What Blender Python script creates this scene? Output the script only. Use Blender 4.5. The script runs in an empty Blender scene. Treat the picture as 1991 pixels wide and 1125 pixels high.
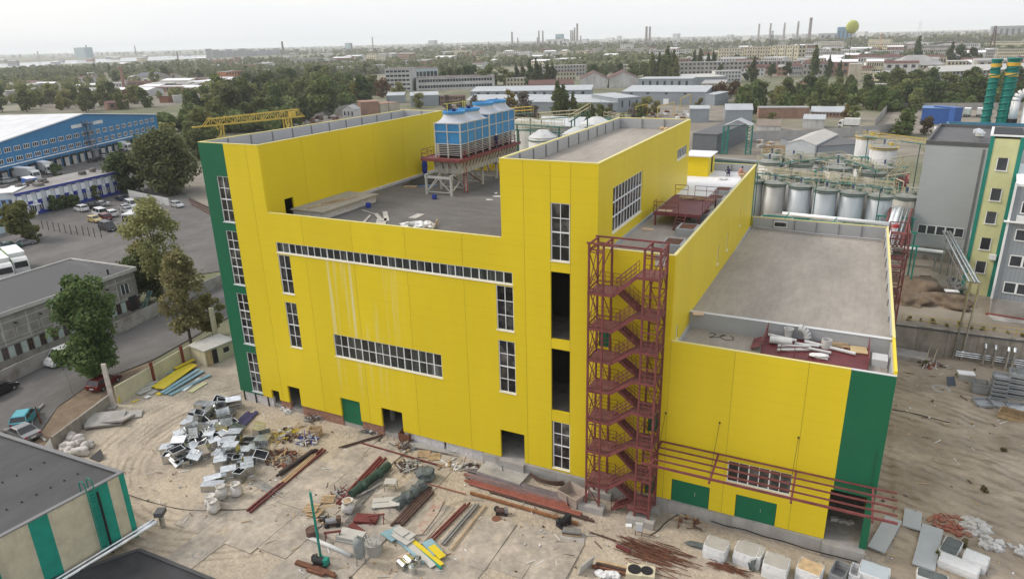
import bpy, math, random
import numpy as np
from mathutils import Vector, Matrix, noise
random.seed(7); ru = random.uniform; RNG = np.random.default_rng(7)
S = bpy.context.scene
COL = S.collection
# ---------------------------------------------------------------- camera
CAM = Vector((60.436, -50.432, 37.173)); FPX = 1358.14
BR = Vector((0.8982746, 0.4387515, -0.0244919)); BU = Vector((-0.1270213, 0.3126042, 0.9413523)); BF = Vector((-0.4206760, 0.8424819, -0.3365352))
cd = bpy.data.cameras.new('camera'); cd.sensor_width = 36; cd.lens = FPX / 1991 * 36; cd.sensor_fit = 'HORIZONTAL'
cd.clip_start = 0.5; cd.clip_end = 40000
co = bpy.data.objects.new('camera', cd); COL.objects.link(co)
co.matrix_world = Matrix(((BR.x, BU.x, -BF.x, CAM.x), (BR.y, BU.y, -BF.y, CAM.y), (BR.z, BU.z, -BF.z, CAM.z), (0, 0, 0, 1)))
S.camera = co
# ---------------------------------------------------------------- sky, sun, exposure
SUN_AZ, SUN_EL = math.radians(-105), math.radians(42)      # azimuth from +Y, clockwise: the light comes from the left
W = bpy.data.worlds.new('World'); S.world = W; W.use_nodes = True
nt = W.node_tree; nt.nodes.clear()
sky = nt.nodes.new('ShaderNodeTexSky'); sky.sky_type = 'NISHITA'; sky.sun_disc = False
sky.sun_elevation = SUN_EL; sky.sun_rotation = SUN_AZ; sky.dust_density = 6; sky.air_density = 1.2; sky.ozone_density = 1
bg1 = nt.nodes.new('ShaderNodeBackground'); bg1.inputs[1].default_value = 0.05
bg2 = nt.nodes.new('ShaderNodeBackground'); bg2.inputs[0].default_value = (0.95, 0.97, 1.0, 1); bg2.inputs[1].default_value = 0.87
ad = nt.nodes.new('ShaderNodeAddShader'); wo = nt.nodes.new('ShaderNodeOutputWorld')
tc = nt.nodes.new('ShaderNodeTexCoord'); mp_ = nt.nodes.new('ShaderNodeMapping'); mp_.inputs['Scale'].default_value = (1, 1, 5); nz = nt.nodes.new('ShaderNodeTexNoise'); nz.inputs['Scale'].default_value = 1.6; nz.inputs['Detail'].default_value = 7; rp = nt.nodes.new('ShaderNodeValToRGB'); rp.color_ramp.elements[0].position = .35; rp.color_ramp.elements[1].position = .7; rp.color_ramp.elements[0].color = (.89, .92, .96, 1); rp.color_ramp.elements[1].color = (1, 1, 1, 1)
for a_, b_ in ((tc.outputs['Generated'], mp_.inputs[0]), (mp_.outputs[0], nz.inputs['Vector']), (nz.outputs[0], rp.inputs[0]), (rp.outputs[0], bg2.inputs[0])): nt.links.new(a_, b_)
nt.links.new(sky.outputs[0], bg1.inputs[0]); nt.links.new(bg1.outputs[0], ad.inputs[0]); nt.links.new(bg2.outputs[0], ad.inputs[1]); nt.links.new(ad.outputs[0], wo.inputs[0])
sl = bpy.data.lights.new('sun', 'SUN'); sl.energy = 1.7; sl.angle = math.radians(13); sl.color = (1, .95, .87)
so = bpy.data.objects.new('sun', sl); COL.objects.link(so)
sd = Vector((math.sin(SUN_AZ) * math.cos(SUN_EL), math.cos(SUN_AZ) * math.cos(SUN_EL), math.sin(SUN_EL)))
so.rotation_euler = sd.to_track_quat('Z', 'Y').to_euler(); so.location = (0, -60, 90)
S.view_settings.view_transform = 'Standard'; S.view_settings.look = 'None'; S.view_settings.gamma = 1; S.view_settings.use_curve_mapping = False
S.view_settings.exposure = 0.15
S.render.engine = 'CYCLES'; S.cycles.max_bounces = 6; S.cycles.volume_bounces = 1
# ---------------------------------------------------------------- helpers: survey (photo pixel to a point on a level plane)
Z0 = -1.2; HAZE_D = 0.0001
def ray(u, v): return BR * ((u - 995.5) / FPX) - BU * ((v - 562.5) / FPX) + BF
def gp(u, v, z=Z0):
    d = ray(u, v); t = (z - CAM.z) / d.z; return CAM + d * t
def zt(p, v):
    k = -(v - 562.5) / FPX; a = BU - BF * k; q = Vector((p[0], p[1], 0)) - CAM; return -(a.dot(q)) / a.z
def zoom(x0, y0, s): return lambda a, b, z=Z0: gp(x0 + a / s, y0 + b / s, z)
ZA, ZB, ZC, ZD, ZE = zoom(400, 750, 3), zoom(700, 800, 3.462), zoom(0, 680, 2.528), zoom(1050, 750, 3), zoom(1450, 650, 2.368)
# ---------------------------------------------------------------- helpers: materials
MATS = {}
def M(name, col, rough=.8, metal=0, var=.1, scale=.6, rnd=0, bump=0, bscale=8, col2=None, joint=0, stripe=None, thr=None, spec=.35, stretch=None, grime=0, fine=0, fv=.22):
    if name in MATS: return MATS[name]
    m = bpy.data.materials.new(name); m.use_nodes = True; t = m.node_tree; N = t.nodes; L = t.links
    b = N['Principled BSDF']; b.inputs['Roughness'].default_value = rough; b.inputs['Metallic'].default_value = metal
    b.inputs['Specular IOR Level'].default_value = spec
    geo = N.new('ShaderNodeNewGeometry'); pos = geo.outputs['Position']
    if stretch:
        mp = N.new('ShaderNodeMapping'); mp.inputs['Scale'].default_value = stretch; L.new(pos, mp.inputs[0]); npos = mp.outputs[0]
    else: npos = pos
    no = N.new('ShaderNodeTexNoise'); no.inputs['Scale'].default_value = scale; no.inputs['Detail'].default_value = 6; no.inputs['Roughness'].default_value = .62
    L.new(npos, no.inputs['Vector'])
    cr = N.new('ShaderNodeValToRGB'); lo, hi = thr or (.3, .7)
    cr.color_ramp.elements[0].position = lo; cr.color_ramp.elements[1].position = hi
    c2 = col2 or tuple(min(1, c * (1 + var)) for c in col); c1 = col if col2 else tuple(c * (1 - var) for c in col)
    cr.color_ramp.elements[0].color = (*c1, 1); cr.color_ramp.elements[1].color = (*c2, 1)
    L.new(no.outputs[0], cr.inputs[0]); out = cr.outputs[0]
    def mul(out, fac_out, dark):
        mx = N.new('ShaderNodeMixRGB'); mx.blend_type = 'MIX'; L.new(fac_out, mx.inputs[0]); L.new(out, mx.inputs[1])
        mu = N.new('ShaderNodeMixRGB'); mu.blend_type = 'MULTIPLY'; mu.inputs[0].default_value = 1; L.new(out, mu.inputs[1]); mu.inputs[2].default_value = (dark, dark, dark, 1)
        L.new(mu.outputs[0], mx.inputs[2]); return mx.outputs[0]
    def math_(op, a, bv):
        n = N.new('ShaderNodeMath'); n.operation = op
        if hasattr(a, 'links'): L.new(a, n.inputs[0])
        else: n.inputs[0].default_value = a
        if hasattr(bv, 'links'): L.new(bv, n.inputs[1])
        elif bv is not None: n.inputs[1].default_value = bv
        return n.outputs[0]
    hgt = None
    if joint or stripe:
        sx = N.new('ShaderNodeSeparateXYZ'); L.new(pos, sx.inputs[0])
    if joint:
        fr = math_('FRACT', math_('DIVIDE', sx.outputs[2], joint), None); g = math_('GREATER_THAN', fr, .965)
        out = mul(out, g, .9); hgt = math_('MULTIPLY', g, -1.0)
    if stripe:
        per, w, dk = stripe
        sm = math_('ADD', math_('MULTIPLY', sx.outputs[0], .866), math_('MULTIPLY', sx.outputs[1], .5)) if per < 0 else sx.outputs[0]
        fr = math_('FRACT', math_('DIVIDE', sm, abs(per)), None); g = math_('GREATER_THAN', fr, 1 - w); out = mul(out, g, dk)
    if grime:
        n3 = N.new('ShaderNodeTexNoise'); n3.inputs['Scale'].default_value = 1; n3.inputs['Detail'].default_value = 4
        m3 = N.new('ShaderNodeMapping'); m3.inputs['Scale'].default_value = (1.3, 1.3, .12); L.new(pos, m3.inputs[0]); L.new(m3.outputs[0], n3.inputs['Vector'])
        r3 = N.new('ShaderNodeMapRange'); r3.inputs[1].default_value = .5; r3.inputs[2].default_value = .75; L.new(n3.outputs[0], r3.inputs[0])
        out = mul(out, math_('MULTIPLY', r3.outputs[0], grime), .45)
    if fine:
        n4 = N.new('ShaderNodeTexNoise'); n4.inputs['Scale'].default_value = fine; n4.inputs['Detail'].default_value = 8; n4.inputs['Roughness'].default_value = .75; L.new(npos, n4.inputs['Vector'])
        r4 = N.new('ShaderNodeMapRange'); r4.inputs[1].default_value = .3; r4.inputs[2].default_value = .7; r4.inputs[3].default_value = 1 - fv; r4.inputs[4].default_value = 1 + fv; L.new(n4.outputs[0], r4.inputs[0])
        h4 = N.new('ShaderNodeHueSaturation'); L.new(r4.outputs[0], h4.inputs['Value']); L.new(out, h4.inputs['Color']); out = h4.outputs[0]
    if rnd:
        oi = N.new('ShaderNodeObjectInfo'); mr = N.new('ShaderNodeMapRange'); mr.inputs[3].default_value = 1 - rnd; mr.inputs[4].default_value = 1 + rnd
        L.new(oi.outputs['Random'], mr.inputs[0]); hv = N.new('ShaderNodeHueSaturation'); L.new(mr.outputs[0], hv.inputs['Value']); L.new(out, hv.inputs['Color']); out = hv.outputs[0]
    L.new(out, b.inputs['Base Color'])
    if bump or hgt is not None:
        bp = N.new('ShaderNodeBump'); bp.inputs['Strength'].default_value = bump or .25; bp.inputs['Distance'].default_value = .13 if bump > .9 else .05
        n2 = N.new('ShaderNodeTexNoise'); n2.inputs['Scale'].default_value = bscale; n2.inputs['Detail'].default_value = 5; L.new(npos, n2.inputs['Vector'])
        h = n2.outputs[0] if bump else None
        if hgt is not None: h = hgt if h is None else math_('ADD', h, hgt)
        L.new(h, bp.inputs['Height']); L.new(bp.outputs[0], b.inputs['Normal'])
    MATS[name] = m; return m
def leafmat(name, c1, c2, rnd=.18):
    if name in MATS: return MATS[name]
    m = bpy.data.materials.new(name); m.use_nodes = True; t = m.node_tree; N = t.nodes; L = t.links; b = N['Principled BSDF']
    geo = N.new('ShaderNodeNewGeometry'); cr = N.new('ShaderNodeValToRGB'); cr.color_ramp.elements[0].color = (*c1, 1); cr.color_ramp.elements[1].color = (*c2, 1)
    L.new(geo.outputs['Random Per Island'], cr.inputs[0])
    oi = N.new('ShaderNodeObjectInfo'); hv = N.new('ShaderNodeHueSaturation')
    m1 = N.new('ShaderNodeMapRange'); m1.inputs[3].default_value = .465; m1.inputs[4].default_value = .53; L.new(oi.outputs['Random'], m1.inputs[0]); L.new(m1.outputs[0], hv.inputs['Hue'])
    ml = N.new('ShaderNodeMath'); ml.operation = 'MULTIPLY'; ml.inputs[1].default_value = 7.31; L.new(oi.outputs['Random'], ml.inputs[0]); fr = N.new('ShaderNodeMath'); fr.operation = 'FRACT'; L.new(ml.outputs[0], fr.inputs[0])
    m2 = N.new('ShaderNodeMapRange'); m2.inputs[3].default_value = 1 - rnd; m2.inputs[4].default_value = 1 + rnd; L.new(fr.outputs[0], m2.inputs[0]); L.new(m2.outputs[0], hv.inputs['Value'])
    L.new(cr.outputs[0], hv.inputs['Color']); L.new(hv.outputs[0], b.inputs['Base Color']); b.inputs['Roughness'].default_value = .65; b.inputs['Specular IOR Level'].default_value = .2
    tr = N.new('ShaderNodeBsdfTranslucent'); L.new(hv.outputs[0], tr.inputs[0]); mx = N.new('ShaderNodeMixShader'); mx.inputs[0].default_value = .38
    L.new(b.outputs[0], mx.inputs[1]); L.new(tr.outputs[0], mx.inputs[2]); L.new(mx.outputs[0], N['Material Output'].inputs[0])
    MATS[name] = m; return m
YEL = M('yellow_cladding', (.68, .52, .018), .42, 0, .05, .18, joint=1.0, spec=.3, rnd=.035, stretch=(1, 1, .3))
YELS = M('yellow_trim', (.66, .58, .22), .5, 0, .05)
GRN = M('green_cladding', (.006, .118, .055), .45, 0, .07, .3, joint=1.0)
GRND = M('green_door', (.006, .125, .058), .45, 0, .08, .5)
GREYP = M('grey_panel', (.36, .37, .385), .55, 0, .06, .4, joint=1.2)
GREYC = M('pale_grey_coping', (.55, .56, .57), .6, 0, .08)
MEMB = M('roof_membrane', (.305, .275, .242), .9, 0, .18, .2, bump=.2, bscale=2.5, stripe=(1.05, .03, .86), stretch=(1, .3, 1), fine=1.6, fv=.1)
MEMD = M('dark_roof_membrane', (.115, .108, .103), .75, 0, .28, .12, bump=.2, bscale=2, stretch=(.35, 1, 1), stripe=(1.0, .03, .85), fine=1.5, fv=.25)
WHT = M('white_frame', (.74, .75, .76), .5, 0, .05)
GLS = M('window_glass', (.02, .02, .022), .1, 0, .5, .9, rnd=.85, col2=(.13, .12, .11), thr=(.47, .72), spec=.55)
GLSR = M('ribbon_glass', (.03, .032, .03), .14, 0, .5, 1.6, rnd=.7, col2=(.16, .18, .18), thr=(.5, .8), spec=.5, stretch=(1, 1, .12))
RED = M('oxide_red_steel', (.165, .047, .046), .65, 0, .3, 1.2)
CONC = M('concrete', (.33, .315, .295), .9, 0, .2, .5, bump=.3, bscale=6, grime=.5)
CONCD = M('old_concrete', (.27, .245, .215), .92, 0, .25, .7, bump=.4, bscale=5, grime=.8)
BRKW = M('white_brickwork', (.52, .5, .5), .9, 0, .25, 4, bump=.5, bscale=10)
BRKR = M('bare_brick', (.28, .15, .105), .9, 0, .25, 3, bump=.4, bscale=8)
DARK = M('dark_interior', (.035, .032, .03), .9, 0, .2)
ASPH = M('asphalt', (.108, .102, .098), .88, 0, .28, .1, bump=.2, bscale=10, stretch=(1, .5, 1), fine=.7, fv=.2)
TIRE = M('tyre_rubber', (.02, .02, .022), .85)
RIM = M('wheel_rim', (.4, .4, .42), .35, .8)
STEEL = M('galvanised_steel', (.58, .595, .60), .27, 1.0, .25, 1.5, rnd=.22)
RUST = M('rusty_steel', (.14, .06, .035), .85, 0, .35, 2.5, rnd=.2)
WOOD = M('raw_wood', (.40, .29, .17), .85, 0, .25, 2, rnd=.2, stretch=(1, 1, .4))
WHTP = M('white_plastic', (.62, .62, .62), .55, 0, .12, 1.5, bump=.5, bscale=5)
TEAL = M('teal_paint', (.012, .20, .155), .55, 0, .15, 1)
BLK = M('black_rubber', (.018, .018, .02), .7)
# ---------------------------------------------------------------- helpers: meshes
class MB:
    def __init__(s): s.v = []; s.f = []; s.m = []; s.cur = 0
    def add(s, vs, fs):
        o = len(s.v); s.v += [tuple(p) for p in vs]
        for f in fs: s.f.append(tuple(i + o for i in f)); s.m.append(s.cur)
        return s
    def poly(s, *pts): return s.add(pts, [tuple(range(len(pts)))])
    def box(s, x0, y0, z0, x1, y1, z1):
        return s.add([(x0, y0, z0), (x1, y0, z0), (x1, y1, z0), (x0, y1, z0), (x0, y0, z1), (x1, y0, z1), (x1, y1, z1), (x0, y1, z1)],
                     [(0, 3, 2, 1), (4, 5, 6, 7), (0, 1, 5, 4), (1, 2, 6, 5), (2, 3, 7, 6), (3, 0, 4, 7)])
    def cbox(s, c, sz, rz=0):
        ca, sa = math.cos(rz), math.sin(rz); vs = []
        for z in (-.5, .5):
            for x, y in ((-.5, -.5), (.5, -.5), (.5, .5), (-.5, .5)):
                X, Y = x * sz[0], y * sz[1]; vs.append((c[0] + X * ca - Y * sa, c[1] + X * sa + Y * ca, c[2] + z * sz[2]))
        return s.add(vs, [(0, 3, 2, 1), (4, 5, 6, 7), (0, 1, 5, 4), (1, 2, 6, 5), (2, 3, 7, 6), (3, 0, 4, 7)])
    def beam(s, p, q, w, h=None):
        p, q = Vector(p), Vector(q); h = h or w; d = (q - p).normalized(); up = Vector((0, 0, 1)) if abs(d.z) < .99 else Vector((0, 1, 0))
        r = d.cross(up).normalized() * (w / 2); u = r.cross(d).normalized() * (h / 2)
        vs = [p - r - u, p + r - u, p + r + u, p - r + u, q - r - u, q + r - u, q + r + u, q - r + u]
        return s.add(vs, [(3, 2, 1, 0), (4, 5, 6, 7), (0, 1, 5, 4), (1, 2, 6, 5), (2, 3, 7, 6), (3, 0, 4, 7)])
    def tube(s, p, q, r, n=8, r2=None, cap=True):
        p, q = Vector(p), Vector(q); r2 = r if r2 is None else r2; d = (q - p).normalized(); up = Vector((0, 0, 1)) if abs(d.z) < .95 else Vector((1, 0, 0))
        a = d.cross(up).normalized(); b = a.cross(d); vs = []
        for c, R in ((p, r), (q, r2)):
            for i in range(n):
                t = 2 * math.pi * i / n; vs.append(c + (a * math.cos(t) + b * math.sin(t)) * R)
        fs = [(i, (i + 1) % n, n + (i + 1) % n, n + i) for i in range(n)]
        if cap: fs += [tuple(range(n - 1, -1, -1)), tuple(range(n, 2 * n))]
        return s.add(vs, fs)
    def path(s, pts, r, n=6):
        for a, b in zip(pts, pts[1:]): s.tube(a, b, r, n)
        return s
    def lathe(s, prof, n=20, c=(0, 0, 0), cap=True):
        vs = []; k = len(prof)
        for r, z in prof:
            for i in range(n):
                t = 2 * math.pi * i / n; vs.append((c[0] + r * math.cos(t), c[1] + r * math.sin(t), c[2] + z))
        fs = [(j * n + i, j * n + (i + 1) % n, (j + 1) * n + (i + 1) % n, (j + 1) * n + i) for j in range(k - 1) for i in range(n)]
        if cap: fs += [tuple(range(n - 1, -1, -1)), tuple(range((k - 1) * n, k * n))]
        return s.add(vs, fs)
    def prism(s, pts, z0, z1):
        n = len(pts); vs = [(p[0], p[1], z0) for p in pts] + [(p[0], p[1], z1) for p in pts]
        return s.add(vs, [tuple(range(n - 1, -1, -1)), tuple(range(n, 2 * n))] + [(i, (i + 1) % n, n + (i + 1) % n, n + i) for i in range(n)])
    def extr(s, prof, y0, y1):      # profile in x,z extruded along y
        n = len(prof); vs = [(p[0], y0, p[1]) for p in prof] + [(p[0], y1, p[1]) for p in prof]
        return s.add(vs, [tuple(range(n)), tuple(range(2 * n - 1, n - 1, -1))] + [(i, n + i, n + (i + 1) % n, (i + 1) % n) for i in range(n)])
    def blob(s, c, r, seed=0, sub=2, rough=.35, flat=1):
        import bmesh
        bm = bmesh.new(); bmesh.ops.create_icosphere(bm, subdivisions=sub, radius=1)
        vs = []
        for v in bm.verts:
            k = 1 + rough * noise.noise(v.co * 1.6 + Vector((seed * 3.1, seed * 1.7, 0))) * 1.6
            vs.append((c[0] + v.co.x * r[0] * k, c[1] + v.co.y * r[1] * k, c[2] + max(v.co.z, -flat) * r[2] * k))
        fs = [tuple(v.index for v in f.verts) for f in bm.faces]; bm.free(); return s.add(vs, fs)
    def mesh(s, name, mats, off=(0, 0, 0), smooth=False):
        me = bpy.data.meshes.new(name); ox, oy, oz = off
        me.from_pydata([(a - ox, b - oy, c - oz) for a, b, c in s.v], [], s.f)
        for m in (mats if isinstance(mats, (list, tuple)) else [mats]): me.materials.append(m)
        if any(s.m): me.polygons.foreach_set('material_index', s.m)
        if smooth: me.polygons.foreach_set('use_smooth', [True] * len(s.f))
        me.update(); return me
    def bd(s, name, mats, parent=None, off=(0, 0, 0), smooth=False, loc=None):
        o = bpy.data.objects.new(name, s.mesh(name, mats, off, smooth)); COL.objects.link(o)
        if loc is not None: o.location = loc
        elif parent is None and any(off): o.location = off
        if parent: o.parent = parent
        return o
def tag(o, label, cat, group=None):
    o['label'] = label; o['category'] = cat
    if group: o['group'] = group
    return o
def thing(name, label, cat, loc=(0, 0, 0), rz=0, group=None):
    o = bpy.data.objects.new(name, None); COL.objects.link(o); o.location = loc; o.rotation_euler = (0, 0, rz); o.empty_display_size = .3
    return tag(o, label, cat, group)
def struct(o): o['kind'] = 'structure'; return o
def link(name, me, parent=None, loc=(0, 0, 0), rz=0, sc=None):
    o = bpy.data.objects.new(name, me); COL.objects.link(o); o.location = loc; o.rotation_euler = (0, 0, rz)
    if sc: o.scale = sc
    if parent: o.parent = parent
    return o
def dup(root, loc, rz=None, label=None, group=None, sc=None):
    r = root.copy(); COL.objects.link(r); r.location = loc
    if rz is not None: r.rotation_euler = (0, 0, rz)
    if label: r['label'] = label
    if group: r['group'] = group
    if sc: r.scale = sc if hasattr(sc, '__len__') else (sc, sc, sc)
    for ch in KIDS.get(root.name, root.children):
        c = ch.copy(); COL.objects.link(c); c.parent = r
        for g in KIDS.get(ch.name, ch.children):
            d = g.copy(); COL.objects.link(d); d.parent = c
    return r
KIDS = {}
def keep(root):      # remember a thing's parts for dup()
    KIDS[root.name] = list(root.children)
    for c in root.children: KIDS[c.name] = list(c.children)
    return root
def gnoise(x, y, s=1): return noise.noise(Vector((x * s, y * s, 3.3)))
def gh(x, y):        # level of the yard
    a = .05
    if x > 67: a += min(.42, (x - 67) * .04)
    if y < -9 and x < 14: a += .04
    return Z0 + a * (gnoise(x, y, .22) + .5 * gnoise(x, y, .7)) + .015 * gnoise(x, y, 2.2)
def on(p): return Vector((p.x, p.y, gh(p.x, p.y)))
# ================================================================ SETTING
def sheet(name, pts, z, mat):
    b = MB(); b.poly(*[(p[0], p[1], z) for p in pts]); return struct(b.bd(name, mat))
GROUND = M('open_ground', (.21, .19, .145), .95, 0, .3, .012, col2=(.115, .12, .065), thr=(.40, .56), bump=.3, bscale=.4, fine=.06, fv=.3)
sheet('ground', [(CAM.x + 16000 * math.cos(t * math.pi / 24), CAM.y + 16000 * math.sin(t * math.pi / 24)) for t in range(48)], -1.34, GROUND)
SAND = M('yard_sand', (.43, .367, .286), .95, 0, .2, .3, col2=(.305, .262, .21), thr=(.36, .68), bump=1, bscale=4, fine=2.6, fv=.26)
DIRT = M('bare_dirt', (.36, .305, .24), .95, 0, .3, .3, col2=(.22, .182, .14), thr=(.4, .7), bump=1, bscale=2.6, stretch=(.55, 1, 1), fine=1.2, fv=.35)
def tracks(m, centre, per, lo, hi, dark):      # tyre tracks, darker soil with rut shade painted into the colour: bands around a centre, or along a line
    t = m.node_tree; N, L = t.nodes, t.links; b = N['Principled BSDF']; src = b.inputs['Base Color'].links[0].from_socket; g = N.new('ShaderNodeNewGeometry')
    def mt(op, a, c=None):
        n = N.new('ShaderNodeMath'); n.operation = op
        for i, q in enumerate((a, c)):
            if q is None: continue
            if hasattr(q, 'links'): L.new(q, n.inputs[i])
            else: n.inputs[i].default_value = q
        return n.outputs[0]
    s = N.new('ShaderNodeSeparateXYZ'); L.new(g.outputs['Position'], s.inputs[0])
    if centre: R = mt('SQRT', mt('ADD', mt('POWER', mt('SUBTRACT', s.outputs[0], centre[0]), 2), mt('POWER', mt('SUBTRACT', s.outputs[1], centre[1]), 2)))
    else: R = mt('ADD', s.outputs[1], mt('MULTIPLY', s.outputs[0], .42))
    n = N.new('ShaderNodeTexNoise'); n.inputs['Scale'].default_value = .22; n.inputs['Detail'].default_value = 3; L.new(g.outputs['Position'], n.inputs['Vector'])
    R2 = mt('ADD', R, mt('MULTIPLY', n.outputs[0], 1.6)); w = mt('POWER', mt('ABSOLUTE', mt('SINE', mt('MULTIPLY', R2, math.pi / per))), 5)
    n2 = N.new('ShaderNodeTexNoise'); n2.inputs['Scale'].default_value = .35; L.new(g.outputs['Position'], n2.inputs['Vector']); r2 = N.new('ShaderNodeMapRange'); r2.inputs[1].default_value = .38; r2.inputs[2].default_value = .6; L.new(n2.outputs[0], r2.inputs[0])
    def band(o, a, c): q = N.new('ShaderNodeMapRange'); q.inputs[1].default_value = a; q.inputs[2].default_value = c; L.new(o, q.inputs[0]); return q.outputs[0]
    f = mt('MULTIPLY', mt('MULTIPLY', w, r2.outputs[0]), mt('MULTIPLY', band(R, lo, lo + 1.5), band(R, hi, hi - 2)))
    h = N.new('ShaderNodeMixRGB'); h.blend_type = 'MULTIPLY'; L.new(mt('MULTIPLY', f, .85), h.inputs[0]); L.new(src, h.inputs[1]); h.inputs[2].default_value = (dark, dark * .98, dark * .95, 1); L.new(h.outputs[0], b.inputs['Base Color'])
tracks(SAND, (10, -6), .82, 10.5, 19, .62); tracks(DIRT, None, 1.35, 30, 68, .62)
def xline(y): return -12.6 - (y + 7) * (.185 if y > -7 else .34)
gx = np.arange(-22, 100.1, .3); gy = np.arange(-50, 43.5, .3)
def yard():
    vs, fs, ms = [], [], []; idx = {}
    for j, y in enumerate(gy):
        for i, x in enumerate(gx):
            z = gh(x, y)
            if x < 14 and -24 < y < 8:      # tyre ruts curving past the duct heaps
                R_ = math.hypot(x - 10, y + 6) + .25 * gnoise(x, y, .3); d = min(abs(R_ - 10.9), abs(R_ - 13.0)); d2 = min(abs(R_ - 12.4), abs(R_ - 14.5), abs(R_ - 15.3))
                z -= (.17 * math.exp(-(d / .3) ** 2) + .15 * math.exp(-(d2 / .3) ** 2) - .09 * math.exp(-((d - .55) / .25) ** 2)) * (.6 + .5 * gnoise(x, y, .5)); z += .03 * gnoise(x, y, 1.6)
            if x > 67: z += .22 * abs(gnoise(x * 1 + y * .4, y * .25, .8)) + .1 * abs(gnoise(x - y * .3, y * .3, 2)) + .55 * max(0, gnoise(x * .5 + 4, y, .35)) * math.exp(-((y - 15) / 7) ** 2) + .16 * abs(gnoise(x, y, 1.1)) * math.exp(-((y - 15) / 9) ** 2) - .1 * math.exp(-((y - 26 + .35 * (x - 70)) / .5) ** 2) - .1 * math.exp(-((y - 28 + .35 * (x - 70)) / .5) ** 2)
            vs.append((x, y, max(z, -1.32)))
    n = len(gx)
    for j in range(len(gy) - 1):
        for i in range(n - 1):
            x, y = gx[i], gy[j]
            if x < xline(y) - .2: continue
            if 1.2 < x < 64.2 and y > .2: continue
            fs.append((j * n + i, j * n + i + 1, (j + 1) * n + i + 1, (j + 1) * n + i)); ms.append(1 if (x > 66 or y > 2) else 0)
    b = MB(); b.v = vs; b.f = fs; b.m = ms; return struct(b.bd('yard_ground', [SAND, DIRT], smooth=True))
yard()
P_ = lambda l, z=Z0: [gp(u, v, z) for u, v in l]
sheet('street', P_([(-90, 800), (0, 750), (75, 714), (340, 592), (480, 530), (480, 596), (300, 697), (172, 748), (112, 790), (62, 862), (0, 905), (-90, 960)]), -1.215, ASPH)
sheet('parking_lot', P_([(-90, 372), (0, 345), (100, 318), (235, 288), (345, 300), (345, 372), (400, 392), (450, 420), (470, 520), (262, 552), (0, 640), (-90, 665)]), -1.22, ASPH)
WATER = M('river_water', (.16, .19, .21), .12, 0, .1, .002, spec=.5)
sheet('river', P_([(-60, 134), (50, 131), (120, 124.5), (200, 121.5), (290, 118), (380, 114), (430, 110.5), (520, 108), (520, 106), (430, 107), (330, 109.5), (250, 112.5), (130, 118), (50, 122), (-60, 126)]), -1.25, WATER)
ZT = 2.4
TERR = M('terrace_earth', (.27, .235, .19), .95, 0, .25, .2, col2=(.175, .15, .115), thr=(.4, .7), bump=.6, bscale=2)
struct(MB().prism([(66.6, 43.6), (150, 43.6), (150, 128), (36, 128), (36, 50), (66.6, 50)], -1.5, ZT).bd('terrace', TERR))
# concrete slabs paving the yard in front of the gates
SLAB = M('concrete_slab', (.405, .355, .295), .92, 0, .15, .55, rnd=.05, col2=(.28, .25, .215), thr=(.36, .58), bump=.5, bscale=5, fine=2, fv=.25)
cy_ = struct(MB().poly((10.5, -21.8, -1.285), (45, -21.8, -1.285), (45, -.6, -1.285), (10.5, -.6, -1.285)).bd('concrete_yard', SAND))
slm = MB().box(-1.485, -2.97, -.14, 1.485, 2.97, 0).mesh('slab', SLAB)
k = 0
for i in range(11):
    for j in range(4):
        x, y = 13.2 + i * 3.0, -4.0 - j * 6.0 + (i % 2) * .6
        if (i in (2, 3) and j == 3) or (i > 8 and j > 1) or (j == 0 and i > 5) or (i == 6 and j == 2) or (i == 7 and j == 1) or (i < 2 and j in (0,)) or random.random() < .14: continue
        o = link('slab', slm, cy_, (x + ru(-.03, .03), y + ru(-.1, .1), Z0 + .07 + ru(-.035, .03)), ru(-.02, .02)); o.rotation_euler.x = ru(-.004, .004); o.rotation_euler.y = ru(-.004, .004); k += 1
# ================================================================ FACTORY BUILDING
FB = thing('factory_building', 'new yellow clad factory hall with green end strips and flat roofs', 'factory', (0, 0, 0))
def wallgrid(mb, fm, inn, t, a0, a1, z0, z1, ops=()):
    ops = [o for o in ops if o[0] < a1 - .01 and o[1] > a0 + .01 and o[2] < z1 and o[3] > z0]
    A = sorted({a0, a1} | {min(max(e, a0), a1) for o in ops for e in o[:2]}); Zs = sorted({z0, z1} | {min(max(e, z0), z1) for o in ops for e in o[2:4]})
    inn = Vector(inn) * t
    sol = lambda i, j: 0 <= i < len(A) - 1 and 0 <= j < len(Zs) - 1 and not any(o[0] <= (A[i] + A[i + 1]) / 2 <= o[1] and o[2] <= (Zs[j] + Zs[j + 1]) / 2 <= o[3] for o in ops)
    for i in range(len(A) - 1):
        for j in range(len(Zs) - 1):
            if not sol(i, j): continue
            p = [Vector(fm(A[i], Zs[j])), Vector(fm(A[i + 1], Zs[j])), Vector(fm(A[i + 1], Zs[j + 1])), Vector(fm(A[i], Zs[j + 1]))]; q = [x + inn for x in p]
            mb.poly(*p); mb.poly(*reversed(q))
            for e, (di, dj) in enumerate(((0, -1), (1, 0), (0, 1), (-1, 0))):
                if not sol(i + di, j + dj): mb.poly(p[e], q[e], q[(e + 1) % 4], p[(e + 1) % 4])
    return mb
pane_mesh = {}
def pane_me(mat):
    if mat.name not in pane_mesh: pane_mesh[mat.name] = MB().box(-.5, -.5, -.5, .5, .5, .5).mesh('pane', mat)
    return pane_mesh[mat.name]
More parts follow.
